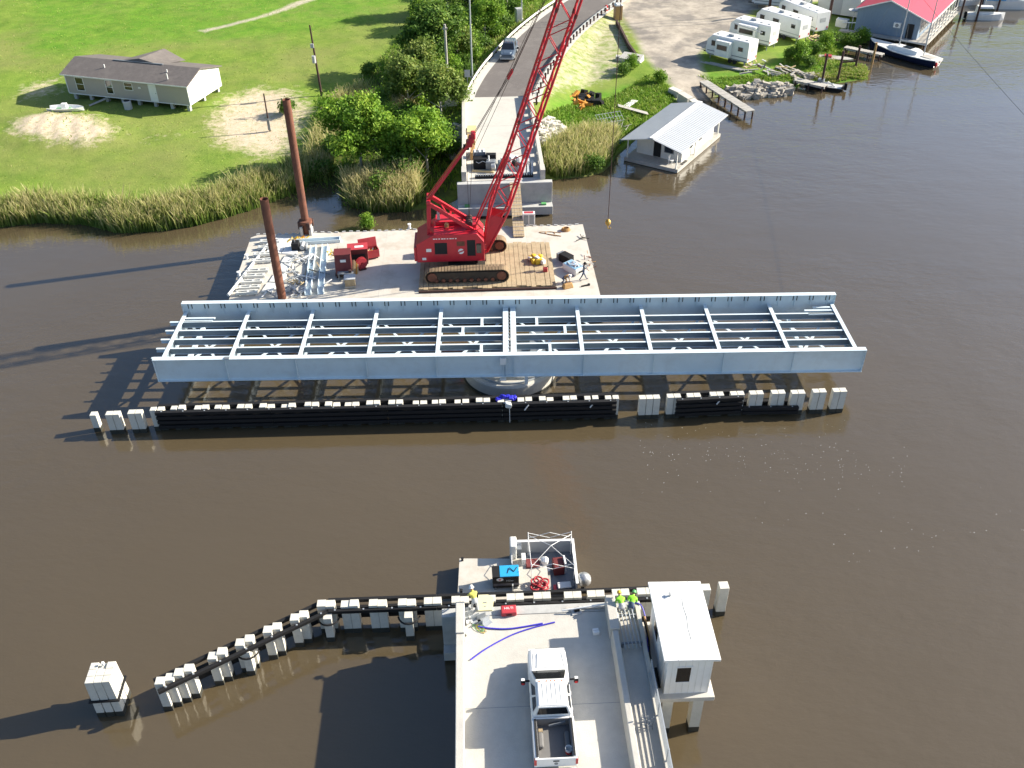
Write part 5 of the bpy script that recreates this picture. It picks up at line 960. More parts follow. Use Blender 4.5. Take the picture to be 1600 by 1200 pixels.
rf = MB().add([(-.35, -.4, 3.2), (L_+.35, -.4, 3.2), (L_+.35, ry, 4.36), (-.35, ry, 4.36), (-.35, W_+.4, 3.18), (L_+.35, W_+.4, 3.18), (-.35, -.4, 3.32), (L_+.35, -.4, 3.32), (L_+.35, ry, 4.5), (-.35, ry, 4.5), (-.35, W_+.4, 3.3), (L_+.35, W_+.4, 3.3)],
  [(0, 3, 2, 1), (3, 4, 5, 2), (6, 7, 8, 9), (9, 8, 11, 10), (0, 1, 7, 6), (5, 4, 10, 11), (1, 2, 8, 7), (2, 5, 11, 8), (3, 0, 6, 9), (4, 3, 9, 10)]).build('roof', M['shingle'], mh)
MB().add([(6.2, ry, 4.42), (12.4, ry, 4.42), (9.3, ry+.2, 4.9), (6.2, W_+1.2, 3.25), (12.4, W_+1.2, 3.25), (9.3, W_+1.4, 4.5)], [(0, 2, 5, 3), (2, 1, 4, 5), (0, 1, 2), (3, 5, 4), (0, 3, 4, 1)]).build('cross_gable', M['shingle'], rf)
MB().box(5.6, 12.9, ry-.12, ry+.12, 4.5, 4.56).build('ridge_vent', M['gray'], rf)
for x, y in ((5.2, 1.6), (14.2, 1.9), (15.1, .5)): MB().tube((x, y, 3.7), (x, y, 4.4), .07).build('vent_pipe', M['white'], rf)
MB().box(-.35, L_+.35, -.42, -.405, 3.18, 3.32).build('fascia', M['white'], mh); MB().box(0, L_, -.03, -.001, .72, .82).build('skirt_trim', M['white'], mh)
for x in (0, L_): MB().box(x-.06, x+.06, -.032, -.002, .83, 3.17).build('corner_trim', M['white'], mh)
local_window(mh, 1.5, 2.6, 1.3, 2.9, -.002); local_window(mh, 6.0, 6.9, 1.3, 2.9, -.002); local_window(mh, 8.8, 9.9, 2.0, 2.85, -.002); MB().box(10.8, 11.15, -.05, -.002, 2.3, 2.5).build('meter_box', M['white'], mh)
d0 = MB().box(12.3, 13.4, -.04, -.002, .85, 3.0).build('door', M['white'], mh); MB().box(13.2, 13.28, -.07, -.041, 1.85, 1.95).build('handle', M['gray'], d0)
pr = MB().box(-.2, .2, -.2, .2, -.4, .75).build('pier', M['conc2'], mh); pr.location = (.6, .4, 0)
for i in range(8):
    for y in (.4, W_/2, W_-.4):
        if (i, y) != (0, .4): share('pier', pr, mh, (.6+i*2.4, y, 0))
MB().box(.3, L_-.3, .2, W_-.2, .62, .74).build('chassis', M['dark'], mh)
q = root('air_conditioner', gat(201, 170), hz_, 'grey round air conditioner unit beside the mobile home wall', 'air conditioner'); MB().lathe([(0, 0), (.5, 0), (.5, 1.0), (.44, 1.05), (0, 1.05)], 20).build('casing', M['lgray'], q); MB().lathe([(0, 1.051), (.38, 1.051), (.38, 1.08), (0, 1.08)], 18).build('fan_grille', M['dark'], q)
q = root('small_skiff', gat(103, 173), hz_+.3, 'small white and teal skiff lying on the grass by the mobile home', 'boat'); S_ = []
for x, w_ in ((-2.1, .62), (-1.2, .85), (.3, .85), (1.5, .6), (2.3, .1)): S_.append([(x, -w_, .5), (x, -w_*.6, .02), (x, w_*.6, .02), (x, w_, .5), (x, w_*.82, .5), (x, w_*.5, .18), (x, -w_*.5, .18), (x, -w_*.82, .5)])
MB().loft(S_).build('hull', M['white'], q); MB().box(-1.2, .6, -.45, .45, .2, .26).build('deck', M['green'], q); MB().box(-.35, .3, -.3, .3, .27, .95).build('console', M['white'], q, bevel=.05)
q = root('ramp_boards', gat(155, 163), hz_+.9, 'pale boards leaning at the mobile home base', 'boards')
for i in range(2): MB().beam((-1.2, .3*i, .05), (1., .3*i, .5), .2, .05).build('board', M['woodg'], q)
# ================================================================ poles and roadside furniture
def pole(name, px, py, h, r0, r1, m, label, cat_, lean=(0, 0)):
    p = gat(px, py); q = root(name, p, 0, label, cat_); MB().tube((0, 0, -.5), (lean[0], lean[1], h), r0, r1, 10).build('shaft', M[m], q); return q
q = pole('utility_pole', 503, 150, 9.0, .16, .10, 'drust', 'leaning dark wooden utility pole at the edge of the field', 'pole', (-.35, 0)); MB().tube((-.35-.0, -.28, 4.4), (-.35, -.28, 5.3), .24, n=12).build('transformer', M['lgray'], q); MB().box(-.55, -.15, -.4, -.2, 6.3, 6.8).build('insulator', M['lgray'], q)
q = pole('fence_post', 422, 205, 4.6, .10, .08, 'drust', 'short dark post standing on the sandy patch', 'post'); MB().box(-.15, .15, -.25, -.1, .2, 1.6).build('meter_box', M['gray'], q)
q = pole('light_pole', 738, 126, 14.5, .13, .08, 'galv', 'tall slender silver light pole beside the road guardrail', 'light pole'); MB().box(-.25, .25, -.25, .25, -.2, .5).build('base', M['conc'], q); MB().beam((0, 0, 14.3), (1.8, 0, 14.8), .1, .1).build('arm', M['galv'], q); MB().box(1.5, 2.2, -.15, .15, 14.75, 14.9).build('lamp_head', M['lgray'], q)
q = pole('light_pole', 815, 34, 12.5, .13, .08, 'galv', 'silver light pole rising behind a grey roadside cabinet', 'light pole'); MB().box(-.25, .25, -.25, .25, -.2, .5).build('base', M['conc'], q); MB().beam((0, 0, 12.3), (1.8, 0, 12.8), .1, .1).build('arm', M['galv'], q)
q = root('control_cabinet', gat(810, 36), R(20), 'grey roadside electrical cabinet on a concrete pad', 'cabinet'); MB().box(-.5, .5, -.4, .4, .1, 2.3).build('case', M['lgray'], q, bevel=.04); MB().box(-.7, .7, -.6, .6, -.3, .099).build('pad', M['conc'], q); MB().box(-.4, .4, -.43, -.401, .3, 2.1).build('door', M['galv'], q)
q = pole('concrete_post', 700, 140, 8.3, .20, .15, 'woodg', 'weathered grey pole rising from the trees by the road', 'pole'); MB().box(-.3, .3, -.1, .1, 7.7, 7.9).build('crossarm', M['woodg'], q); MB().tube((.05, -.2, 0), (.05, -.2, 3.), .07).build('conduit', M['white'], q)
q = root('meter_pedestal', gat(708, 168), 0, 'white utility box on legs below the guardrail', 'utility box'); MB().box(-1.05, .75, -.5, .5, 1.6, 1.85).build('top', M['whitew'], q); MB().box(-1.0, .7, -.1, .1, .2, 1.6).build('panel', M['whitew'], q)
for x in (-.9, .6): MB().box(x-.06, x+.06, .2, .32, -.3, 1.6).build('leg', M['galv'], q)
q = root('road_sign', gat(731, 140), R(0), 'grey road sign on a post seen from behind', 'sign'); MB().box(-.04, .04, -.04, .04, -.3, 2.4).build('post', M['galv'], q); MB().box(-.35, .35, -.06, -.041, 1.6, 2.5).build('panel', M['lgray'], q)
q = root('portable_toilet', gat(965, 30), R(6), 'tan portable toilet with a white roof by the gravel yard', 'toilet'); MB().box(-.6, .6, -.6, .6, 0, 2.15).build('cabin', mat('tan_plastic', (.36, .22, .12), .6), q, bevel=.04); MB().hexa([(-.66, -.66, 2.15), (.66, -.66, 2.15), (.66, .66, 2.15), (-.66, .66, 2.15)], [(-.4, -.55, 2.42), (.4, -.55, 2.42), (.4, .55, 2.42), (-.4, .55, 2.42)]).build('roof', M['white'], q, bevel=.05); MB().box(-.45, .45, -.63, -.601, .1, 1.95).build('door', M['tan'], q); MB().tube((.5, .5, 2.1), (.5, .5, 2.7), .05).build('vent', M['white'], q)
q = root('traffic_barrel', gat(947, 18), 0, 'orange and white traffic drum at the guardrail end', 'drum'); MB().lathe([(0, 0), (.32, 0), (.3, .2), (.27, .9), (.12, 1.0), (0, 1.0)], 14).build('body', M['redl'], q); MB().lathe([(.297, .4), (.287, .6)], 14).build('band', M['white'], q)
# low retaining wall between grass and gravel yard
pts = [gat(963, 38), gat(972, 55), gat(982, 75), gat(997, 96)]; q = root('retaining_wall', pts[1], 0, 'low dark timber retaining wall along the gravel yard', 'wall')
for a, c in zip(pts[:-1], pts[1:]):
    for k in range(3): MB().beam(a+Vector((0, 0, -.1+.32*k)), c+Vector((0, 0, -.1+.32*k)), .3, .30).build('timber', M['drust'], q, True)
q = root('concrete_slab', gat(986, 95), R(-25), 'broken pale concrete slab tilted at the wall end', 'slab'); MB().hexa([(-1.7, -.8, 0), (1.6, -.9, 0), (1.7, .8, 0), (-1.4, .9, 0)], [(-1.6, -.8, .5), (1.5, -.9, .35), (1.6, .8, .8), (-1.3, .9, .9)]).build('slab', M['conc'], q); MB().rock((-1.9, -.3, .2), .4).build('chunk', M['conc2'], q)
p = gat(908, 160); q = root('scrap_machinery', p, 0, 'heap of yellow orange machine arms and black parts on grass', 'scrap')
for i in range(30):
    x, y = random.gauss(0, 1.5), random.gauss(0, 1.5); a = random.uniform(0, 3.14); l = random.uniform(.25, .8)
    if i % 3: MB().beam((x-l*math.cos(a), y-l*math.sin(a), .15+random.random()*.3), (x+l*math.cos(a), y+l*math.sin(a), .2+random.random()*.6), random.uniform(.15, .45), random.uniform(.15, .4)).build('arm', M['orange'], q)
    else: MB().rock((x, y, .35), .55).build('part', M['black'], q)
q = root('plank_walk', gat(1015, 176), 0, 'weathered plank walkway leading to the floating cabin', 'walkway'); a, c = gat(966, 170)+Vector((0, 0, .35)), gat(1012, 184)+Vector((0, 0, .45))
for k in range(3): MB().beam(a+Vector((.0, .28*k, 0)), c+Vector((0, .28*k, 0)), .26, .06).build('plank', M['woodg'], q, True)
q = root('white_board', gat(984, 164), R(55), 'white painted board lying on grass by plank walkway', 'board'); MB().box(-1.5, 1.5, -.4, .0, .1, .18).build('board', M['white'], q); MB().box(-1.4, 1.5, .02, .4, .1, .18).build('board', M['white'], q)
q = root('wire_panel', gat(953, 192), R(20), 'galvanised wire fence panel lying against brush heap', 'fence panel')
for k in range(9): MB().tube((-1.7+k*.42, -.5, .3), (-1.7+k*.42, .7, 1.0), .02, n=5).build('wire', M['galv'], q)
for k in range(3): MB().tube((-1.75, -.5+.6*k, .3+.35*k), (1.75, -.5+.6*k, .3+.35*k), .025, n=5).build('rail', M['galv'], q)
q = root('brush_heap', gat(958, 199), 0, 'small heap of dead pale branches beside wire panel', 'branches')
for i in range(20): a = random.uniform(0, 6.28); x, y = random.gauss(0, .7), random.gauss(0, .4); MB().tube((x, y, .1), (x+1.0*math.cos(a), y+.8*math.sin(a), random.uniform(.2, .7)), .05, .02, 5).build('branch', M['woodg'], q)
q = root('plastic_drum', at(962, 224, .1), R(-35), 'blue plastic drum floating at the reed edge', 'drum'); MB().tube((-.8, 0, .2), (.8, 0, .2), .42, n=14).build('barrel', mat('drum_blue', (.03, .12, .30), .5), q); MB().tube((-.05, 0, .2), (.05, 0, .2), .44, n=14).build('band', M['navy'], q)
# riprap
def riprap(name, pts, n, r, m, label, soft=1.):
    P_ = [Vector(gat(*p)) for p in pts]; c = sum(P_, Vector())/len(P_); q = root(name, c, 0, label, 'rocks'); xs = [p.x for p in P_]; ys = [p.y for p in P_]; k = 0; t = 0
    poly = [(p.x, p.y) for p in P_]
    while k < n and t < n*20:
        t += 1; x, y = random.uniform(min(xs), max(xs)), random.uniform(min(ys), max(ys))
        if sdf(np.array([x]), np.array([y]), poly)[0] < 0: continue
        rr = r*random.uniform(.5, 1.4); MB().rock((x-c.x, y-c.y, max(gz(x, y), -.1)+rr*.3-c.z), rr).build('rock', M[m], q); k += 1
riprap('rock_slope', [(838, 195), (862, 186), (884, 205), (880, 222), (848, 228)], 170, .33, 'rockw', 'slope of white broken limestone beside the far bridge')
riprap('rock_slope', [(690, 200), (724, 195), (724, 245), (700, 250)], 90, .35, 'rockm', 'shaded grey rocks between the trees and far bridge')
riprap('rock_slope', [(1130, 143), (1160, 136), (1215, 132), (1236, 137), (1232, 150), (1180, 155), (1140, 155)], 150, .42, 'rockm', 'bank of brown boulders below the travel trailers')
riprap('rock_slope', [(1235, 110), (1280, 115), (1275, 130), (1240, 135)], 40, .35, 'rockm', 'few boulders under the broken plank landing')
# ================================================================ floating cabin
fa, fb_ = at(1058, 264, .4), at(1122, 210, .4); hv = (fb_-fa); hr = math.atan2(hv.y, hv.x); HLn = hv.length
hb = root('floating_cabin', (fa.x, fa.y, 0), hr, 'grey floating cabin with ribbed metal gable roof at the bank', 'houseboat')      # x along the near side, y to the left
WW = 6.3; MB().box(-.3, HLn+.3, -.2, WW+.2, .05, .45).build('float_deck', M['woodg'], hb); MB().box(-.2, HLn+.2, 0, WW, -.4, .049).build('pontoon', M['hull'], hb)
MB().box(1.75, HLn-.9, .3, WW-.35, .451, 2.55).build('wall', M['whitew'], hb)
for y0, z in ((0, 0),): pass
ym = WW/2; ro = MB(); x0, x1 = -.6, HLn+1.1; ya, yb = -.55, WW+.6
ro.add([(x0, ya, 2.5), (x1, ya, 2.5), (x1, ym, 3.4), (x0, ym, 3.4), (x0, yb, 2.5), (x1, yb, 2.5), (x0, ya, 2.58), (x1, ya, 2.58), (x1, ym, 3.48), (x0, ym, 3.48), (x0, yb, 2.58), (x1, yb, 2.58)], [(0, 3, 2, 1), (3, 4, 5, 2), (6, 7, 8, 9), (9, 8, 11, 10), (0, 1, 7, 6), (5, 4, 10, 11), (1, 2, 8, 7), (2, 5, 11, 8), (3, 0, 6, 9), (4, 3, 9, 10)])
rf = ro.build('roof', M['roofm'], hb); rb = None; sl_ = math.hypot(ym-ya, 1.2)
for i in range(34):
    x = x0+.2+i*(x1-x0-.4)/33
    for s in (0, 1):
        p, c = ((x, ya, 2.59), (x, ym, 3.49)) if s == 0 else ((x, yb, 2.59), (x, ym, 3.49)); MB().beam(p, c, .05, .035).build('rib', M['roofm'], rf)
MB().beam((x0, ym, 3.53), (x1, ym, 3.53), .55, .07).build('ridge_cap', M['white'], rf)
MB().add([(1.75, .3, 2.551), (1.75, WW-.35, 2.551), (1.75, ym, 3.3), (1.8, .3, 2.551), (1.8, WW-.35, 2.551), (1.8, ym, 3.3)], [(0, 2, 1), (3, 4, 5), (0, 1, 4, 3), (1, 2, 5, 4), (2, 0, 3, 5)]).build('gable', M['whitew'], hb)
for x, y in ((-.1, .1), (-.1, WW-.1), (HLn+.1, .1), (HLn+.1, WW-.1), (4.6, -.05)): MB().box(x-.06, x+.06, y-.06, y+.06, .451, 2.55).build('post', M['whitew'], hb)
MB().box(1.69, 1.749, 2.9, 3.8, .5, 2.45).build('door', M['dark'], hb); o = MB().box(1.7, 1.749, 1.3, 2.5, 1.2, 2.3).build('window', M['gray'], hb); MB().box(1.685, 1.699, 1.4, 2.4, 1.3, 2.2).build('pane', M['glass'], o); o = MB().box(1.7, 1.749, 4.3, 5.4, 1.3, 2.3).build('window', M['whitew'], hb)
for x in (3.6, 6.2):
    o = MB().box(x, x+1.1, .25, .299, 1.3, 2.3).build('window', M['whitew'], hb); MB().box(x+.1, x+1.0, .235, .249, 1.4, 2.2).build('pane', M['glass'], o)
for k in range(3): MB().box(1.2+.5*k, 1.55+.5*k, -.12, .2, .452, .48).build('hatch', M['dark'], hb)
q = root('garden_chair', hb.location+Vector((math.cos(hr)*.9-math.sin(hr)*1.2, math.sin(hr)*.9+math.cos(hr)*1.2, .45)), hr, 'small white chair on the floating cabin porch', 'chair'); MB().box(-.25, .25, -.25, .25, .38, .44).build('seat', M['white'], q); MB().box(-.25, .25, .2, .26, .441, .95).build('backrest', M['white'], q)
for x in (-.2, .2):
    for y in (-.2, .2): MB().box(x-.025, x+.025, y-.025, y+.025, 0, .379).build('leg', M['white'], q)
# ================================================================ docks
def dock(name, p0, p1, wd, z, label, cat_='dock', m='woodg', posts=True, n=None):
    a, c = Vector(at(*p0, z)), Vector(at(*p1, z)); L = (c-a).length; q = root(name, (a.x, a.y, 0), math.atan2((c-a).y, (c-a).x), label, cat_); n = n or int(L/.35)
    b0 = MB().box(-.15, .15, 0, wd, z-.08, z).build('plank', M[m], q); b0.location = (.18, 0, 0)
    for i in range(1, n): share('plank', b0, q, ((i+.5)*L/n, 0, random.uniform(-.015, .015)))
    for y in (.15, wd-.15): MB().box(0, L, y-.07, y+.07, z-.32, z-.085).build('joist', M['woodg'], q)
    if posts:
        k = max(2, int(L/1.6)); ps = MB().tube((0, 0, -1.8), (0, 0, z-.1), .11, n=8).build('post', M['drust'], q); ps.location = (.3, .1, 0)
        for i in range(k+1):
            for y in (.1, wd-.1):
                if (i, y) != (0, .1): share('post', ps, q, (.3+i*(L-.6)/k, y, 0))
    return q
dock('boat_dock', (1180, 172), (1106, 125), 1.3, 1.2, 'long pale plank dock beside the boat ramp'); dock('plank_landing', (1208, 117), (1248, 108), 2.2, 1.0, 'short broken plank landing over the boulders', n=5); dock('boat_dock', (1240, 125), (1288, 136), 1.3, .9, 'grey plank dock reaching out to the moored barge boat'); dock('boat_dock', (1318, 74), (1378, 86), 1.1, .9, 'narrow pale dock leading to the dark sailing boat'); 
q = root('seawall', at(1085, 158, .3), 0, 'pale concrete step wall at the foot of boat ramp', 'wall')
for a, c in (((1047, 143), (1062, 150)), ((1063, 151), (1078, 160)), ((1079, 161), (1086, 166))):
    A_, C_ = at(*a, .8), at(*c, .6); MB().beam(A_, C_, 1.0, 1.2).build('block', M['conc'], q, True)
for px, py, h, lb in ((1282, 138, 4.6, 'dark mooring pile at the outer end of grey dock'), (1308, 128, 4.2, 'dark mooring pile beside the black barge boat'), (1335, 112, 3.6, 'dark mooring pile with a cross bar by the weeds'), (1362, 100, 3.0, 'tan topped mooring pile by the narrow dock')):
    q = root('mooring_pile', (*at(px, py, 0)[:2], 0), 0, lb, 'pile'); MB().tube((0, 0, -2), (.05, 0, h), .17, .15, 10).build('shaft', M['tan' if 'tan' in lb else 'drust'], q)
    if 'cross' in lb: MB().beam((-2.2, .2, 1.3), (.1, 0, 1.5), .15, .2).build('cross_bar', M['drust'], q)
q = root('deck_boat', (*at(1288, 138, 0)[:2], 0), R(-28), 'small black flat work boat with gear tied to the piles', 'boat'); MB().hexa([(-2.2, -.8, -.3), (2.0, -.8, -.3), (2.0, .8, -.3), (-2.2, .8, -.3)], [(-2.4, -1, .45), (2.6, -.9, .45), (2.6, .9, .45), (-2.4, 1, .45)]).build('hull', M['black'], q, bevel=.06); MB().box(-2.1, 2.2, -.8, .8, .451, .5).build('deck', M['lgray'], q); MB().box(-1.0, -.2, -.4, .4, .501, 1.2).build('console', M['gray'], q); MB().box(2.5, 2.9, -.3, .3, .2, 1.1).build('outboard', M['black'], q, bevel=.06)
for i in range(5): MB().beam((random.uniform(-1.8, 1.5), random.uniform(-.6, .6), .55), (random.uniform(-1.8, 1.5), random.uniform(-.6, .6), .9), .12, .12).build('gear', M[random.choice(['wrap', 'lgray'])], q)
q = root('sunken_skiff', gat(1305, 95), R(-20), 'old pale skiff with a red cover in the weeds', 'boat'); MB().loft([[(x, -w_, .5), (x, 0, .02), (x, w_, .5)] for x, w_ in ((-2.4, .7), (0, .85), (1.6, .6), (2.4, .08))]).build('hull', M['woodg'], q); MB().box(-1.6, -.6, -.5, .5, .501, .75).build('cover', M['red2'], q)
# ================================================================ travel trailers
def trailer(p0, p1, label, H=2.75, slide=None, stripe='gray', group='travel trailers by the gravel yard', W=2.5):
    a, c = at(*p0, 1.2), at(*p1, 1.2); L = (c-a).length; t = root('travel_trailer', (a.x, a.y, gz(a.x, a.y)), math.atan2((c-a).y, (c-a).x), label, 'trailer', group); Z0 = .55
    pr_ = [(0, Z0+.35), (.45, Z0), (L, Z0), (L, Z0+H), (.9, Z0+H), (.12, Z0+H-.7)]
    MB().xprism(pr_, 0, W).build('body', M['white'], t, bevel=.06); MB().box(.8, L-.1, .1, W-.1, Z0+H+.001, Z0+H+.03).build('roof', M['white'], t)
    MB().box(L*.42, L*.42+.9, W/2-.35, W/2+.35, Z0+H+.031, Z0+H+.32).build('roof_air_unit', M['lgray'], t, bevel=.05)
    for x in (L*.2, L*.7, L*.88): MB().box(x-.2, x+.2, W/2-.6, W/2-.2, Z0+H+.031, Z0+H+.12).build('roof_vent', M['lgray'], t)
    MB().box(.3, L-.05, -.012, -.001, Z0+.55, Z0+.66).build('stripe', M[stripe], t); MB().box(.4, L-.05, -.012, -.001, Z0+.05, Z0+.2).build('skirt', M['gray'], t)
    window(t, .9, 1.7, Z0+1.35, Z0+2.0, -.002, M['glass'], M['gray'], .05)
    if slide:
        x0, x1 = slide; so_ = MB().box(x0, x1, -.9, -.013, Z0+.35, Z0+2.45).build('slide_out', M['white'], t, bevel=.04); 
        f = MB().box(x0+.3, x1-.35, -.925, -.901, Z0+1.25, Z0+1.95).build('window', M['gray'], so_); MB().box(x0+.37, x1-.42, -.935, -.926, Z0+1.31, Z0+1.89).build('pane', M['glass'], f)
    else:
        window(t, L*.40, L*.40+1.1, Z0+1.35, Z0+2.0, -.002, M['glass'], M['gray'], .05)
    window(t, L-1.6, L-.9, Z0+1.4, Z0+1.9, -.002, M['glass'], M['gray'], .04)
    for k in range(2):
        o = wheel(t, L*.6+k*.75, .12, .34, .22); o2 = wheel(t, L*.6+k*.75, W-.12, .34, .22)
    o = MB().box(L, L+.02, W*.3, W*.7, Z0+1.3, Z0+1.9).build('rear_window', M['lgray'], t); MB().box(L, L+.03, .15, .35, Z0+.3, Z0+.6).build('tail_light', M['redl'], t); MB().box(L, L+.03, W-.35, W-.15, Z0+.3, Z0+.6).build('tail_light', M['redl'], t)
    MB().beam((.3, W/2, Z0-.05), (-1.0, W/2, Z0-.1), .12, .12).build('tow_bar', M['black'], t); MB().box(-.4, -.1, W/2-.25, W/2+.25, Z0-.0, Z0+.4).build('gas_bottles', M['white'], t)
    for x in (.8, L-.4):
        for y in (.2, W-.2): MB().box(x-.05, x+.05, y-.05, y+.05, -.2, Z0).build('jack', M['gray'], t)
    return t
trailer((1101, 88), (1166, 104), 'white trailer with a dark windowed slide out, first above the boulders', slide=(2.0, 4.3))
t2 = trailer((1137, 63), (1200, 78), 'white trailer with a wide slide out and awning pole', slide=(1.9, 4.9)); MB().tube((1.5, -1.3, 3.1), (6.2, -1.2, 2.6), .09, n=8).build('awning', M['lgray'], t2)
trailer((1178, 45), (1246, 66), 'plain white trailer with dark skirt band and twin wheels', stripe='lgray'); trailer((1213, 30), (1272, 54), 'white trailer parked behind the others beside the shed', stripe='gray')
trailer((1175, 12), (1262, 22), 'long white motor home parked behind a dark pole', H=3.0); trailer((1168, 2), (1215, 8), 'small white caravan at the far edge of gravel yard', H=2.6)
q = root('lumber_pile', gat(1130, 105), R(-40), 'long pale boards lying beside the first white trailer', 'boards')
for i in range(3): MB().box(-3.5+.6*i, 2.8+.4*i, -.3+.3*i, -.05+.3*i, .02, .2).build('board', M['woodg'], q)
scrap('yard_debris', 1215, 112, 20, (1.6, .9), 'junk and boards heaped above the boulder bank', 'debris', ['woodg', 'black', 'wrap', 'lumber', 'woodg'], (.5, 2.2), z=1.3, w=.14)
scrap('yard_debris', 1278, 62, 18, (1.5, .8), 'wood scraps and logs in grass behind plain trailer', 'debris', ['woodg', 'wood', 'drust', 'lumber'], (.6, 2.), z=1.3, w=.14); scrap('yard_debris', 1178, 104, 14, (.8, .6), 'small junk heap at the first trailer tail', 'debris', ['woodg', 'drust', 'wrap', 'lumber'], (.4, 1.), z=1.3, w=.14)
for px, py, h, lb in ((1200, 26, 5.2, 'dark wooden pole in front of the long motor home'), (1247, 22, 6.0, 'dark wooden pole between motor home and shed'), (1294, 36, 6.0, 'dark wooden pole at the shed corner')):
    q = root('wooden_pole', gat(px, py), 0, lb, 'pole'); MB().tube((0, 0, -.5), (.0, 0, h), .24, .2, 10).build('shaft', M['drust'], q)
# ================================================================ marina building, shed, boats
ma, mb_ = at(1335, 45, 1.2), at(1432, 60, 1.2); mr = math.atan2((mb_-ma).y, (mb_-ma).x); ML = (mb_-ma).length; q = root('marina_building', (ma.x, ma.y, .0), mr, 'blue grey metal building with red roof and porch over water', 'building')
D_ = 19.; MB().box(0, ML, 0, D_, 1.0, 4.3).build('wall', M['mblue'], q); 
sb0 = MB().box(-.02, .02, -.03, 0, 1.0, 4.25).build('siding_rib', M['mblue'], q); sb0.location = (.2, 0, 0)
for i in range(1, 24): share('siding_rib', sb0, q, (.2+i*(ML-.4)/23, 0, 0))
mx = ML/2; MB().add([(0, -.01, 4.3), (ML, -.01, 4.3), (mx, -.01, 6.0), (0, .05, 4.3), (ML, .05, 4.3), (mx, .05, 6.0)], [(0, 1, 2), (5, 4, 3), (0, 3, 4, 1), (1, 4, 5, 2), (2, 5, 3, 0)]).build('gable', M['mblue'], q)
MB().add([(-.4, -.5, 4.25), (mx, -.5, 6.1), (ML+1.6, -.5, 3.75), (-.4, D_, 4.25), (mx, D_, 6.1), (ML+1.6, D_, 3.75), (-.4, -.5, 4.15), (mx, -.5, 6.0), (ML+1.6, -.5, 3.65), (-.4, D_, 4.15), (mx, D_, 6.0), (ML+1.6, D_, 3.65)], [(0, 1, 4, 3), (1, 2, 5, 4), (6, 9, 10, 7), (7, 10, 11, 8), (0, 6, 7, 1), (1, 7, 8, 2), (2, 8, 11, 5), (0, 3, 9, 6), (3, 4, 10, 9), (4, 5, 11, 10)]).build('roof', M['roofr'], q)
MB().beam((-.4, -.52, 4.2), (mx, -.52, 6.05), .06, .16).beam((mx, -.52, 6.05), (ML+1.6, -.52, 3.7), .06, .16).build('fascia', M['white'], q); MB().box(ML+1.6, ML+1.66, -.5, D_, 3.6, 3.8).build('fascia', M['white'], q)
MB().box(ML, ML+1.9, -1.2, D_, .75, .99).build('porch_deck', M['woodg'], q); MB().box(-2., ML+1.9, -1.2, -.02, .75, .98).build('porch_deck', M['woodg'], q)
for i in range(9):
    y = -.9+i*2.3; MB().box(ML+1.6, ML+1.75, y-.07, y+.07, .99, 3.62).build('porch_post', M['whitew'], q); MB().tube((ML+1.5, y, -1.5), (ML+1.5, y, .75), .14, n=8).build('pile', M['drust'], q)
for z in (1.45, 1.95): MB().box(ML+1.64, ML+1.7, -.9, D_-.5, z-.04, z+.04).build('porch_rail', M['whitew'], q)
for i in range(14):
    y = 1.0+i*1.25; o = MB().box(ML+.001, ML+.05, y, y+.85, 1.6, 3.0).build('window', M['whitew'], q); MB().box(ML+.051, ML+.065, y+.1, y+.75, 1.7, 2.9).build('pane', M['glass'], o)
MB().box(ML-1.7, ML-.7, -.06, -.031, 1.0, 3.1).build('door', M['dark'], q); MB().box(ML-3.6, ML-2.6, -.5, -.04, 2.4, 3.1).build('air_unit', M['white'], q); MB().tube((ML-3.1, -.52, 2.75), (ML-3.1, -.5, 2.75), .26, n=16).build('fan', M['gray'], q)
q2 = root('storage_shed', at(1290, 20, 1.2), mr, 'white metal shed between the motor home and marina', 'shed'); MB().box(-1.5, 5.2, 0, 7, 0, 3.0).build('wall', M['whitew'], q2); MB().add([(-1.7, -.2, 3.), (5.4, -.2, 3.), (1.85, -.2, 3.7), (-1.7, 7.2, 3.), (5.4, 7.2, 3.), (1.85, 7.2, 3.7)], [(0, 1, 2), (5, 4, 3), (0, 2, 5, 3), (2, 1, 4, 5), (0, 3, 4, 1)]).build('roof', M['whitew'], q2); MB().box(.4, 2.4, -.04, -.002, 0, 2.3).build('door', M['lgray'], q2)
q2 = root('shipping_container', at(1322, 12, 1.2), mr, 'blue and red shipping containers stacked by the marina', 'container'); MB().box(0, 2.4, 0, 6, 0, 2.5).build('lower_box', M['cblue'], q2); MB().box(0, 2.4, 0, 6, 2.52, 5.0).build('upper_box', M['red2'], q2)
for i in range(9): MB().box(.12+i*.26, .2+i*.26, -.04, -.001, .1, 2.4).build('corrugation', M['cblue'], q2)
q2 = root('junk_tanks', gat(1316, 42), mr, 'white chest freezer and grey antenna parts by the blue wall', 'junk'); MB().box(-1.0, .8, -.6, .5, 0, 1.2).build('freezer', M['whitew'], q2, bevel=.05); MB().tube((1.4, 0, 0), (1.4, 0, 2.6), .06).build('mast', M['lgray'], q2); MB().lathe([(0, 0), (.6, .12), (.9, .3), (.86, .32), (0, .05)], 16, (1.4, -.2, 2.5)).build('dish', M['lgray'], q2); MB().beam((.2, -1.2, 1.0), (2.6, -.8, 1.2), .35, .06).build('wing_panel', M['white'], q2); MB().tube((1.2, -1.0, 0), (1.2, -1.0, 1.1), .08).build('wing_stand', M['lgray'], q2)
for i in range(6): MB().rock((random.uniform(2, 5), random.uniform(-1, .5), .3), .5).build('scrap_piece', M[random.choice(['gray', 'lgray', 'navy'])], q2)
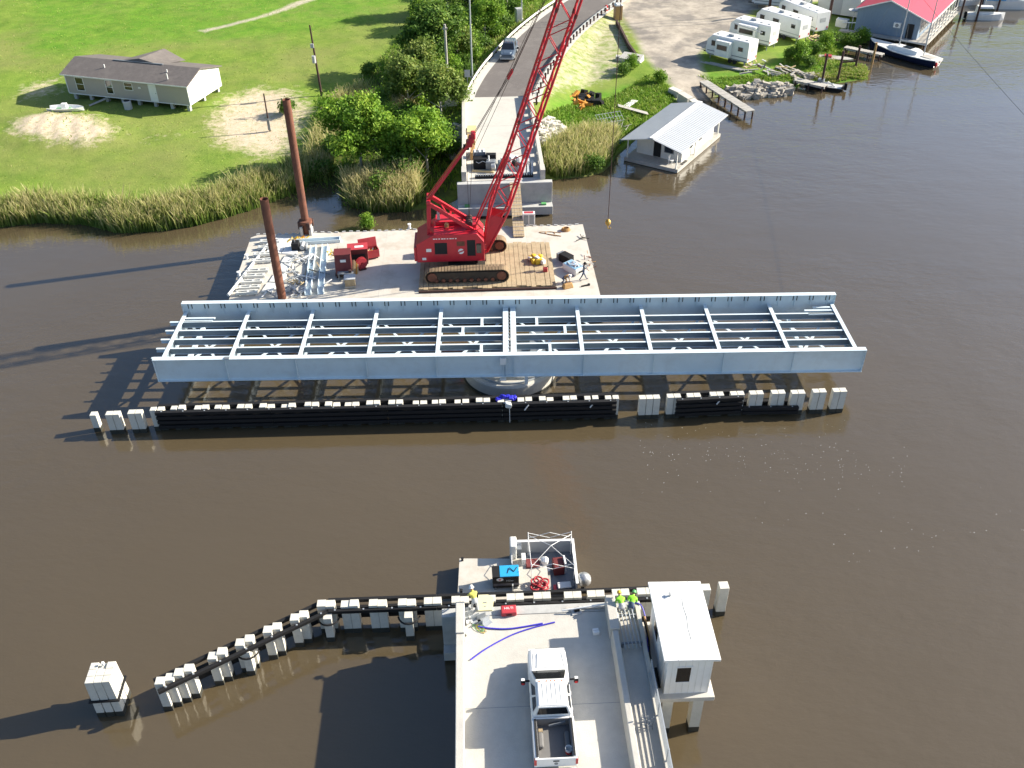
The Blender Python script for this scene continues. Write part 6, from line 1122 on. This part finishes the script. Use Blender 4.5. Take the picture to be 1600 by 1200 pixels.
# sailing boat
sa, sc = at(1358, 72, .2), at(1465, 104, .2); sr = math.atan2((sc-sa).y, (sc-sa).x); SL = (sc-sa).length; sb = root('sailing_boat', (sa.x, sa.y, 0), sr, 'dark hulled two masted sailing boat with white deck', 'sailboat')
prof_ = [(0.0, .08, 1.35), (.06, .55, 1.2), (.2, 1.25, 1.05), (.45, 1.7, .95), (.7, 1.65, .95), (.9, 1.3, 1.0), (1., .95, 1.05)]
MB().loft([[(u*SL, -w_, h_), (u*SL+(.5-u)*.4, -w_*.75, .2), (u*SL+(.5-u)*.8, 0, -.6), (u*SL+(.5-u)*.4, w_*.75, .2), (u*SL, w_, h_)] for u, w_, h_ in prof_], closed=True).build('hull', M['navy'], sb, smooth=False)
MB().loft([[(u*SL, -w_*.99, h_+.01), (u*SL, w_*.99, h_+.01), (u*SL, w_*.97, h_+.10), (u*SL, -w_*.97, h_+.10)] for u, w_, h_ in prof_]).build('deck', M['whitew'], sb)
MB().loft([[(u*SL, -w_, 1.05), (u*SL, w_, 1.05), (u*SL, w_*.8, h_), (u*SL, -w_*.8, h_)] for u, w_, h_ in ((.3, .6, 1.35), (.4, .9, 1.55), (.66, .95, 1.6), (.72, .8, 1.5))]).build('cabin_trunk', M['white'], sb, bevel=.04); MB().box(.78*SL, .93*SL, -.7, .7, 1.1, 1.16).build('cockpit', M['woodg'], sb)
for u, h_, nm in ((.42, 13.5, 'main_mast'), (.78, 9.5, 'mizzen_mast')): MB().tube((u*SL, 0, 1.0), (u*SL, 0, h_), .09, .06, 8).build(nm, M['lgray'], sb)
MB().tube((.42*SL, 0, 2.3), (.42*SL+4.2, .1, 2.5), .08, n=8).build('boom', M['lgray'], sb); MB().path([(.0, 0, 1.4), (.42*SL, 0, 13.3)], .015).path([(.42*SL, -1.6, 1.0), (.42*SL, 0, 12.5)], .012).path([(.42*SL, 1.6, 1.0), (.42*SL, 0, 12.5)], .012).build('rigging', M['gray'], sb, kind='stuff'); MB().rock((SL+.05, -.5, .5), .3).build('fender_buoy', M['redl'], sb, bevel=.06); MB().box(.5*SL, .62*SL, -.5, .5, 1.6, 1.66).build('hatch', M['glass'], sb)
def motorboat(px, py, L, rz, label, h=1.0, cab=True, trim='lgray'):
    p = at(px, py, 0); q = root('motor_boat', (p.x, p.y, 0), rz, label, 'boat'); W = L*.16
    pf = [(-.5, .9, 1.0), (-.2, 1., 1.0), (.15, .95, 1.1), (.38, .6, 1.2), (.5, .06, 1.35)]
    MB().loft([[(u*L, -w_*W, h*h_), (u*L, -w_*W*.8, 0.), (u*L, 0, -.4), (u*L, w_*W*.8, 0.), (u*L, w_*W, h*h_)] for u, w_, h_ in pf]).build('hull', M['white'], q)
    MB().loft([[(u*L, -w_*W*.98, h*h_+.01), (u*L, w_*W*.98, h*h_+.01), (u*L, w_*W*.95, h*h_+.08), (u*L, -w_*W*.95, h*h_+.08)] for u, w_, h_ in pf]).build('deck', M['whitew'], q)
    MB().box(-.45*L, .42*L, -W-.012, -W*.995, h*.72, h*.82).build('rub_strake', M[trim], q) if False else None
    if cab:
        lo = [(-.28*L, -W*.75), (.2*L, -W*.6), (.2*L, W*.6), (-.28*L, W*.75)]; MB().hexa([(x, y, h+.05) for x, y in lo], [(x*.85-.2, y*.85, h+1.25) for x, y in lo]).build('cabin', M['white'], q, bevel=.08)
        MB().hexa([(x*.95+(.0), y*1.02, h+.55) for x, y in lo], [(x*.9-.1, y*.95, h+.95) for x, y in lo]).build('cabin_window', M['glass'], q); MB().tube((-.1*L, 0, h+1.25), (-.1*L, 0, h+2.4), .03).build('aerial', M['lgray'], q)
    MB().box(-.5*L-.35, -.5*L, -.2, .2, .1, h+.3).build('outboard', M['black'], q); return q
motorboat(1538, 30, 5.8, R(-12), 'small white cabin boat moored off the marina porch', .8); b2 = motorboat(1578, 12, 9., R(-10), 'large white cruiser with dark windows at the marina', 1.3); MB().box(-4.5, -1.5, -1.6, -1.45, 1.45, 1.6).build('blue_cover', M['cyan'], b2); motorboat(1520, 6, 6., R(10), 'white boat half hidden behind the marina porch', .9)
for px, py, h in ((1525, 32, 4.2), (1558, 16, 4.5), (1500, 28, 5.5)): q = root('mooring_pile', (*at(px, py, 0)[:2], 0), 0, 'dark mooring pile among the boats off the marina porch', 'pile', 'marina mooring piles'); MB().tube((0, 0, -2), (0, 0, h), .17, .15, 10).build('shaft', M['drust'], q); MB().lathe([(.16, h-.12), (.18, h-.12), (0, h+.12)], 10).build('cap', M['black'], q)
# overhead cables: three across the yard (seen by their shadows) and one over the water
for k, (dy, dz) in enumerate(((0, 0), (1.4, .1), (2.8, .2))):
    q = root('overhead_cable', (7.3, 145.2+dy, 11.0), 0, ('lower', 'middle', 'upper')[k]+' power cable strung above the road and gravel yard', 'cable'); MB().path([(x, x*.165, dz+.0007*x*(x-98)) for x in range(0, 99, 7)], .085, 5).build('wire', M['black'], q)
q = root('utility_pole', (105.3, 162.8, 1.0), 0, 'wooden pole with crossarm holding the yard power cables', 'pole'); MB().tube((0, 0, -1), (0, 0, 11.), .2, .14, 10).build('shaft', M['drust'], q); MB().box(-.08, .08, -1.9, 1.9, 9.85, 10.0).build('crossarm', M['drust'], q)
a, c = at(1442, 0, 12.), at(1600, 182, 12.); d_ = (c-a); q = root('overhead_cable', a, 0, 'single thin cable crossing above the water past the marina', 'cable'); MB().path([tuple(d_*(-.6+2.2*t/10)+Vector((0, 0, .6*((t-5)/5)**2))) for t in range(11)], .016, 5).build('wire', M['black'], q)
# ================================================================ vegetation
def leaf_mat(name, stops, trans=.35, rough=.6):
    m = bpy.data.materials.new(name); m.use_nodes = True; n = m.node_tree.nodes; l = m.node_tree.links; b = n['Principled BSDF']; b.inputs['Roughness'].default_value = rough; b.inputs['Specular IOR Level'].default_value = .25
    a = n.new('ShaderNodeAttribute'); a.attribute_name = 'tint'; r = n.new('ShaderNodeValToRGB'); e = r.color_ramp.elements
    while len(e) < len(stops): e.new(.5)
    for k, (p, c) in enumerate(stops): e[k].position = p; e[k].color = (*c, 1)
    l.new(a.outputs['Fac'], r.inputs[0]); l.new(r.outputs[0], b.inputs['Base Color'])
    t = n.new('ShaderNodeBsdfTranslucent'); l.new(r.outputs[0], t.inputs['Color']); mx = n.new('ShaderNodeMixShader'); mx.inputs[0].default_value = trans
    l.new(b.outputs[0], mx.inputs[1]); l.new(t.outputs[0], mx.inputs[2]); l.new(mx.outputs[0], n['Material Output'].inputs['Surface']); return m
V = dict(leafA=leaf_mat('bright_leaf', [(0, (.07, .15, .015)), (.5, (.17, .32, .03)), (1, (.32, .45, .05))]), leafB=leaf_mat('dark_leaf', [(0, (.045, .10, .015)), (.55, (.11, .21, .03)), (1, (.22, .32, .05))]),
   leafC=leaf_mat('olive_leaf', [(0, (.07, .12, .02)), (.55, (.17, .25, .045)), (1, (.32, .36, .09))]), reed=leaf_mat('reed_blade', [(0, (.08, .15, .025)), (.35, (.22, .30, .06)), (.62, (.50, .46, .20)), (1, (.72, .62, .36))], .4), weed=leaf_mat('weed_blade', [(0, (.06, .14, .02)), (.5, (.16, .30, .03)), (.8, (.28, .38, .05)), (1, (.46, .40, .18))], .35), bark=M['woodg'])
def soup(name, V_, F_, tint, m, parent=None, **kw):      # V (n,k,3) polygons of k corners, tint (n,k)
    n, k, _ = V_.shape; me = bpy.data.meshes.new(name); me.vertices.add(n*k); me.vertices.foreach_set('co', V_.ravel().astype(np.float32)); me.loops.add(n*k); me.loops.foreach_set('vertex_index', np.arange(n*k, dtype=np.int32)); me.polygons.add(n); me.polygons.foreach_set('loop_start', np.arange(0, n*k, k, dtype=np.int32)); me.update(calc_edges=True)
    a = me.attributes.new('tint', 'FLOAT', 'POINT'); a.data.foreach_set('value', np.clip(tint, 0, 1).ravel().astype(np.float32)); me.materials.append(m); o = bpy.data.objects.new(name, me); col.objects.link(o)
    if parent is not None: o.parent = parent
    return tag(o, **kw)
def leaves(C, size, tint, up=.35, out=None):
    n = len(C); N = rng.normal(size=(n, 3)); N[:, 2] += up
    if out is not None: N = N*.7+out*1.0
    N /= np.linalg.norm(N, axis=1)[:, None]+1e-9; T = np.cross(N, rng.normal(size=(n, 3))); T /= np.linalg.norm(T, axis=1)[:, None]+1e-9; B = np.cross(N, T); s = (size*rng.uniform(.6, 1.4, n))[:, None]
    return np.stack([C-T*s, C-B*s*.55, C+T*s, C+B*s*.55], 1), np.repeat(tint[:, None], 4, 1)
def crown(H, rx, ry, z0, nc, per, lobes, seed):
    g = np.random.default_rng(seed); L = []
    for k in range(lobes):      # several uneven lobes around the trunk
        a = g.uniform(0, 6.28); d = g.uniform(.15, .78); zc = z0+(H-z0)*g.uniform(.2, .85); L.append((rx*d*math.cos(a), ry*d*math.sin(a), zc, g.uniform(.26, .5)))
    L.append((0, 0, z0+(H-z0)*.68, .5)); cs = []; os = []; ts = []
    for k in range(nc):
        x, y, z, s = L[g.integers(len(L))]; d = g.normal(size=3); d /= np.linalg.norm(d); r = g.uniform(.65, 1.05) if g.random() < .8 else g.uniform(.1, .6)
        c = np.array([x+d[0]*rx*s*r, y+d[1]*ry*s*r, z+d[2]*(H-z0)*.42*s*1.25*r]); c[2] = max(c[2], z0*.55+g.uniform(0, .6)); m = int(per*g.uniform(.5, 1.4)); q = g.normal(size=(m, 3))*np.array([.42, .42, .30])*g.uniform(.7, 1.25)
        cs.append(c+q); os.append(np.repeat(d[None], m, 0)); ts.append(np.clip(g.normal(.5, .22)+g.normal(0, .13, m)+.10*d[2], 0, 1))
    return np.concatenate(cs), np.concatenate(os), np.concatenate(ts)
TREES = {}
def tree_mesh(key, H, rx, ry, nc, per, m, leaf=.19, z0=None, seed=0):
    if key in TREES: return TREES[key]
    z0 = H*.22 if z0 is None else z0; C, O, T = crown(H, rx, ry, z0, nc, per, 10, seed); Vv, tt = leaves(C, leaf, T, .35, O)
    cr_ = soup('crown', Vv, None, tt, m); g = random.Random(seed); tr = MB(); tr.tube((0, 0, -.4), (.1, .05, H*.55), .05*H*.45, .05, 8); lb = MB()
    for k in range(7): a = g.uniform(0, 6.28); z = H*g.uniform(.15, .5); r_ = g.uniform(.4, .8); lb.tube((0, 0, z), (rx*r_*math.cos(a), ry*r_*math.sin(a), z+H*g.uniform(.12, .35)), .07, .02, 6)
    t_ = tr.build('trunk', V['bark']); l_ = lb.build('limbs', V['bark']); TREES[key] = (cr_, t_, l_); cr_['_free'] = 1; return TREES[key]
def put_tree(name, key, px, py, label, cat_='tree', sc=1., rz=0., group=None):
    p = gat(px, py); r = root(name, p, rz, label, cat_, group); r.scale = (sc, sc, sc*random.uniform(.92, 1.08))
    for o in TREES[key]:
        if o.parent is None and o.get('_free', 1) and not o.get('_used'): o['_used'] = 1; o.parent = r; continue
        c = bpy.data.objects.new(o.name.split('.')[0], o.data); col.objects.link(c); c.parent = r
    return r
tree_mesh('A', 8.6, 4.4, 4.2, 420, 46, V['leafA'], .18, .9, seed=3); tree_mesh('B', 8.0, 3.9, 3.8, 380, 46, V['leafA'], .18, .8, seed=8); tree_mesh('C', 8.5, 4.2, 3.9, 330, 46, V['leafB'], .20, 1., seed=14); tree_mesh('D', 6.2, 2.9, 2.8, 210, 44, V['leafC'], .17, .7, seed=21); tree_mesh('S', 2.6, 1.7, 1.6, 75, 36, V['leafB'], .17, .3, 31); tree_mesh('T', 3.4, 1.9, 1.7, 90, 36, V['leafA'], .17, .3, 37)
for nm, k, px, py, sc, rz, lb in (('broadleaf_tree', 'A', 565, 262, .98, .3, 'round bright green tree standing nearest the field reeds'), ('broadleaf_tree', 'B', 668, 268, 1.0, 1.1, 'bright green tree leaning over the shaded rocks by the bridge'), ('broadleaf_tree', 'D', 690, 182, 1.1, 2., 'olive green tree just behind the one by the bridge'), ('broadleaf_tree', 'D', 640, 172, 1.15, 2.9, 'loose olive tree with bare twigs in the middle of the belt'),
    ('broadleaf_tree', 'C', 682, 112, 1.1, .5, 'large dark green tree casting shade across the field edge'), ('broadleaf_tree', 'C', 740, 42, .95, 2.4, 'dark tree beyond the tall light pole'), ('broadleaf_tree', 'A', 758, 62, .72, 4., 'bright green tree behind the tall light pole'), ('broadleaf_tree', 'D', 655, 140, 1.0, 5., 'small leafy tree beside the weathered grey pole'), ('broadleaf_tree', 'D', 715, 95, .9, 1.7, 'small olive tree between grey pole and light pole'),
    ('broadleaf_tree', 'B', 792, 8, .8, .9, 'bright tree beside the silver light pole with cabinet'), ('broadleaf_tree', 'C', 700, 20, .9, 3.3, 'dark tree behind the large shade tree'), ('broadleaf_tree', 'C', 770, -15, .9, 4.4, 'dark tree at the back of the belt along the road')):
    put_tree(nm, k, px, py, lb, 'tree', sc, rz)
k = 0
for px, py, kk, sc in ((600, 300, 'S', 1.), (520, 245, 'S', .9), (500, 280, 'S', .8), (640, 285, 'S', 1.1), (705, 245, 'S', .9), (612, 205, 'T', .9), (590, 180, 'S', .8), (560, 195, 'S', .7), (700, 150, 'T', .8), (725, 105, 'S', .8), (742, 95, 'T', .7), (690, 130, 'T', .9), (780, 40, 'T', .8), (760, 75, 'S', .7), (610, 125, 'T', .7), (575, 118, 'S', .7), (800, 22, 'S', .8), (830, 0, 'T', .8), (722, 70, 'T', 1.), (670, 60, 'S', 1.), (636, 190, 'S', .9), (655, 225, 'S', 1.), (545, 285, 'S', .8), (675, 245, 'T', 1.), (620, 255, 'T', .9), (585, 290, 'S', .9), (850, -12, 'S', .9), (735, 120, 'S', .6), (630, 145, 'T', 1.), (660, 165, 'T', .9), (675, 150, 'S', 1.), (705, 118, 'T', .9), (700, 100, 'S', 1.), (730, 85, 'T', 1.), (745, 78, 'S', .9), (770, 58, 'T', .9), (790, 48, 'S', .8), (806, 12, 'T', .9), (600, 165, 'T', .7), (620, 225, 'S', .9), (690, 215, 'T', .8), (640, 95, 'T', .9), (715, 45, 'T', 1.1), (655, 30, 'T', .9)):
    put_tree('shrub', kk, px, py, ('dark green' if kk == 'S' else 'bright green')+' shrub in the thicket beside the bridge approach', 'shrub', sc, k*1.3, ('dark' if kk == 'S' else 'bright')+' shrubs of the roadside thicket'); k += 1
k = 0
for px, py, kk, sc in ((1250, 96, 'T', .8), (1268, 88, 'S', .7), (1288, 78, 'T', .7), (1300, 70, 'S', .8), (1232, 92, 'S', .6), (1345, 68, 'T', .7), (1265, 105, 'S', .6), (1328, 72, 'S', .7)):
    put_tree('shrub', kk, px, py, ('low dark' if kk == 'S' else 'taller bright')+' shrub on the bank between trailers and docks', 'shrub', sc, k*1.7, ('dark' if kk == 'S' else 'bright')+' shrubs on the trailer bank'); k += 1
for px, py, kk, sc, lb in ((575, 356, 'T', .45, 'bright green floating weed clump beside the barge'), (975, 118, 'S', .6, 'green bush at the end of the retaining wall'), (985, 108, 'T', .6, 'bright bush beside the broken concrete slab'), (1030, 130, 'T', .55, 'low green bush at the gravel yard corner'), (448, 178, 'S', .7, 'dark bush at the foot of the leaning utility pole'), (930, 268, 'S', .7, 'low shrub at the water end of the right reeds')):
    put_tree('shrub', kk, px, py, lb, 'shrub', sc, px*.1)
for o in list(bpy.data.objects):
    for kx in ('_free', '_used'):
        if kx in o: del o[kx]
def scatter(pts, n, z=.8):
    P_ = [gat(*p)[:2] for p in pts]; xs = [p[0] for p in P_]; ys = [p[1] for p in P_]; X_ = rng.uniform(min(xs), max(xs), n*6); Y_ = rng.uniform(min(ys), max(ys), n*6); ok = sdf(X_, Y_, P_) > 0; X_, Y_ = X_[ok][:n], Y_[ok][:n]
    i = np.clip(np.searchsorted(gx, X_)-1, 0, len(gx)-2); j = np.clip(np.searchsorted(gy, Y_)-1, 0, len(gy)-2); return np.stack([X_, Y_, GZ[i, j]], 1)
def blades(name, sets, m, label, cat_, lean=.25, kind='stuff'):
    Vs, Ts = [], []
    for pts, n, h, w_, t0, t1 in sets:
        B = scatter(pts, n); n = len(B); nz = vnoise(B[:, 0], B[:, 1], 1.6, 9)*.7+vnoise(B[:, 0], B[:, 1], .5, 4)*.3; keep = (nz+rng.random(n)*.5) > .42; B = B[keep]; nz = nz[keep]; n = len(B); hh = h*rng.uniform(.55, 1.15, n)*(.6+.65*nz); a = rng.uniform(0, 6.28, n); d = rng.normal(size=(n, 2))*lean*hh[:, None]; ww = w_*rng.uniform(.6, 1.4, n); dx, dy = np.cos(a)*ww, np.sin(a)*ww; B[:, 2] -= .1
        mid = B+np.stack([d[:, 0]*.35, d[:, 1]*.35, hh*.6], 1); tip = B+np.stack([d[:, 0], d[:, 1], hh], 1); o = np.stack([dx, dy, np.zeros(n)], 1)
        Vs += [np.stack([B-o, B+o, mid+o*.8, mid-o*.8], 1), np.stack([mid-o*.8, mid+o*.8, tip+o*.15, tip-o*.15], 1)]; r_ = rng.normal(0, .14, n)+(nz-.5)*.3; tb, tm, tt = t0+r_, (t0+t1)/2+r_, t1+r_
        Ts += [np.stack([tb, tb, tm, tm], 1), np.stack([tm, tm, tt, tt], 1)]
    return soup(name, np.concatenate(Vs), None, np.concatenate(Ts), m, kind=kind, label=label, cat=cat_)
blades('reed_bed', [([(-60, 340), (0, 325), (60, 318), (130, 316), (200, 326), (260, 322), (330, 308), (390, 290), (440, 268), (475, 252), (488, 285), (462, 302), (440, 311), (400, 327), (350, 342), (300, 355), (240, 363), (185, 365), (130, 352), (60, 349), (0, 356), (-60, 364)], 12000, 2.2, .05, .08, .64)], V['reed'], 'tan and green reed bed lining the field bank', 'reeds')
blades('reed_bed', [([(475, 270), (495, 200), (520, 165), (560, 140), (600, 150), (560, 190), (530, 240), (515, 285), (490, 287)], 4500, 2.0, .05, .2, .7), ([(538, 300), (550, 285), (600, 280), (655, 285), (660, 315), (640, 331), (580, 334), (548, 324)], 4500, 2.5, .05, .12, .8), ([(600, 240), (640, 200), (655, 170), (640, 150), (610, 180), (590, 215)], 3000, 1.9, .05, .2, .75)], V['reed'], 'tall reeds growing through the tree belt and creek mouth', 'reeds')
blades('reed_bed', [([(850, 238), (875, 222), (905, 212), (945, 208), (968, 212), (962, 238), (948, 262), (910, 276), (868, 280), (852, 275)], 6000, 2.0, .05, .15, .66)], V['reed'], 'dense reeds on the bank right of the far bridge', 'reeds')
blades('weeds', [([(440, 325), (480, 230), (505, 160), (560, 130), (620, 60), (680, -5), (720, -60), (900, -60), (860, 0), (790, 62), (740, 130), (722, 180), (715, 300), (600, 332)], 26000, .75, .06, .3, .75), ([(700, 160), (735, 130), (790, 66), (850, 18), (830, 10), (770, 55), (720, 110)], 5000, .6, .06, .5, .95)], V['weed'], 'rough weeds under the tree belt and along the road bank', 'weeds', .4)
blades('bank_weeds', [([(848, 180), (890, 165), (960, 150), (1010, 118), (1045, 135), (1055, 158), (1000, 200), (965, 235), (900, 215), (855, 235)], 15000, .45, .06, .3, .75), ([(1090, 118), (1120, 122), (1200, 118), (1250, 72), (1345, 62), (1355, 110), (1355, 124), (1262, 130), (1230, 130), (1150, 135), (1128, 145)], 13000, .45, .06, .35, .85), ([(1262, 118), (1300, 112), (1345, 106), (1357, 114), (1350, 123), (1290, 131)], 4500, .5, .07, .7, .9)], V['weed'], 'lush green weeds on the bank by cabin and trailers', 'weeds', .5)
blades('field_grass', [([(-30, 335), (0, 100), (0, -20), (690, -20), (620, 60), (560, 130), (500, 165), (470, 250), (330, 305), (200, 322), (60, 316)], 16000, .22, .05, .55, .95)], V['weed'], 'short tufts of field grass around the mobile home', 'grass', .6)

# sun glints on the river, modelled as small flat white flecks
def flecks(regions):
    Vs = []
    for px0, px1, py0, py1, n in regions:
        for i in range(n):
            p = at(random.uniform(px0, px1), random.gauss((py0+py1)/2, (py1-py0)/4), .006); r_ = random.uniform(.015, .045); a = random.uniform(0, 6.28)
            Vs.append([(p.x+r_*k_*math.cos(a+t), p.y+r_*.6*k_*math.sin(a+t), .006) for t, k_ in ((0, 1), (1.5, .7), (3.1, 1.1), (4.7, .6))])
    Vs = np.array(Vs); return soup('glint_flecks', Vs, None, np.ones(Vs.shape[:2]), M['white'], kind='stuff', label='scattered white flecks painted as sun glints past the short fender', cat='glints')
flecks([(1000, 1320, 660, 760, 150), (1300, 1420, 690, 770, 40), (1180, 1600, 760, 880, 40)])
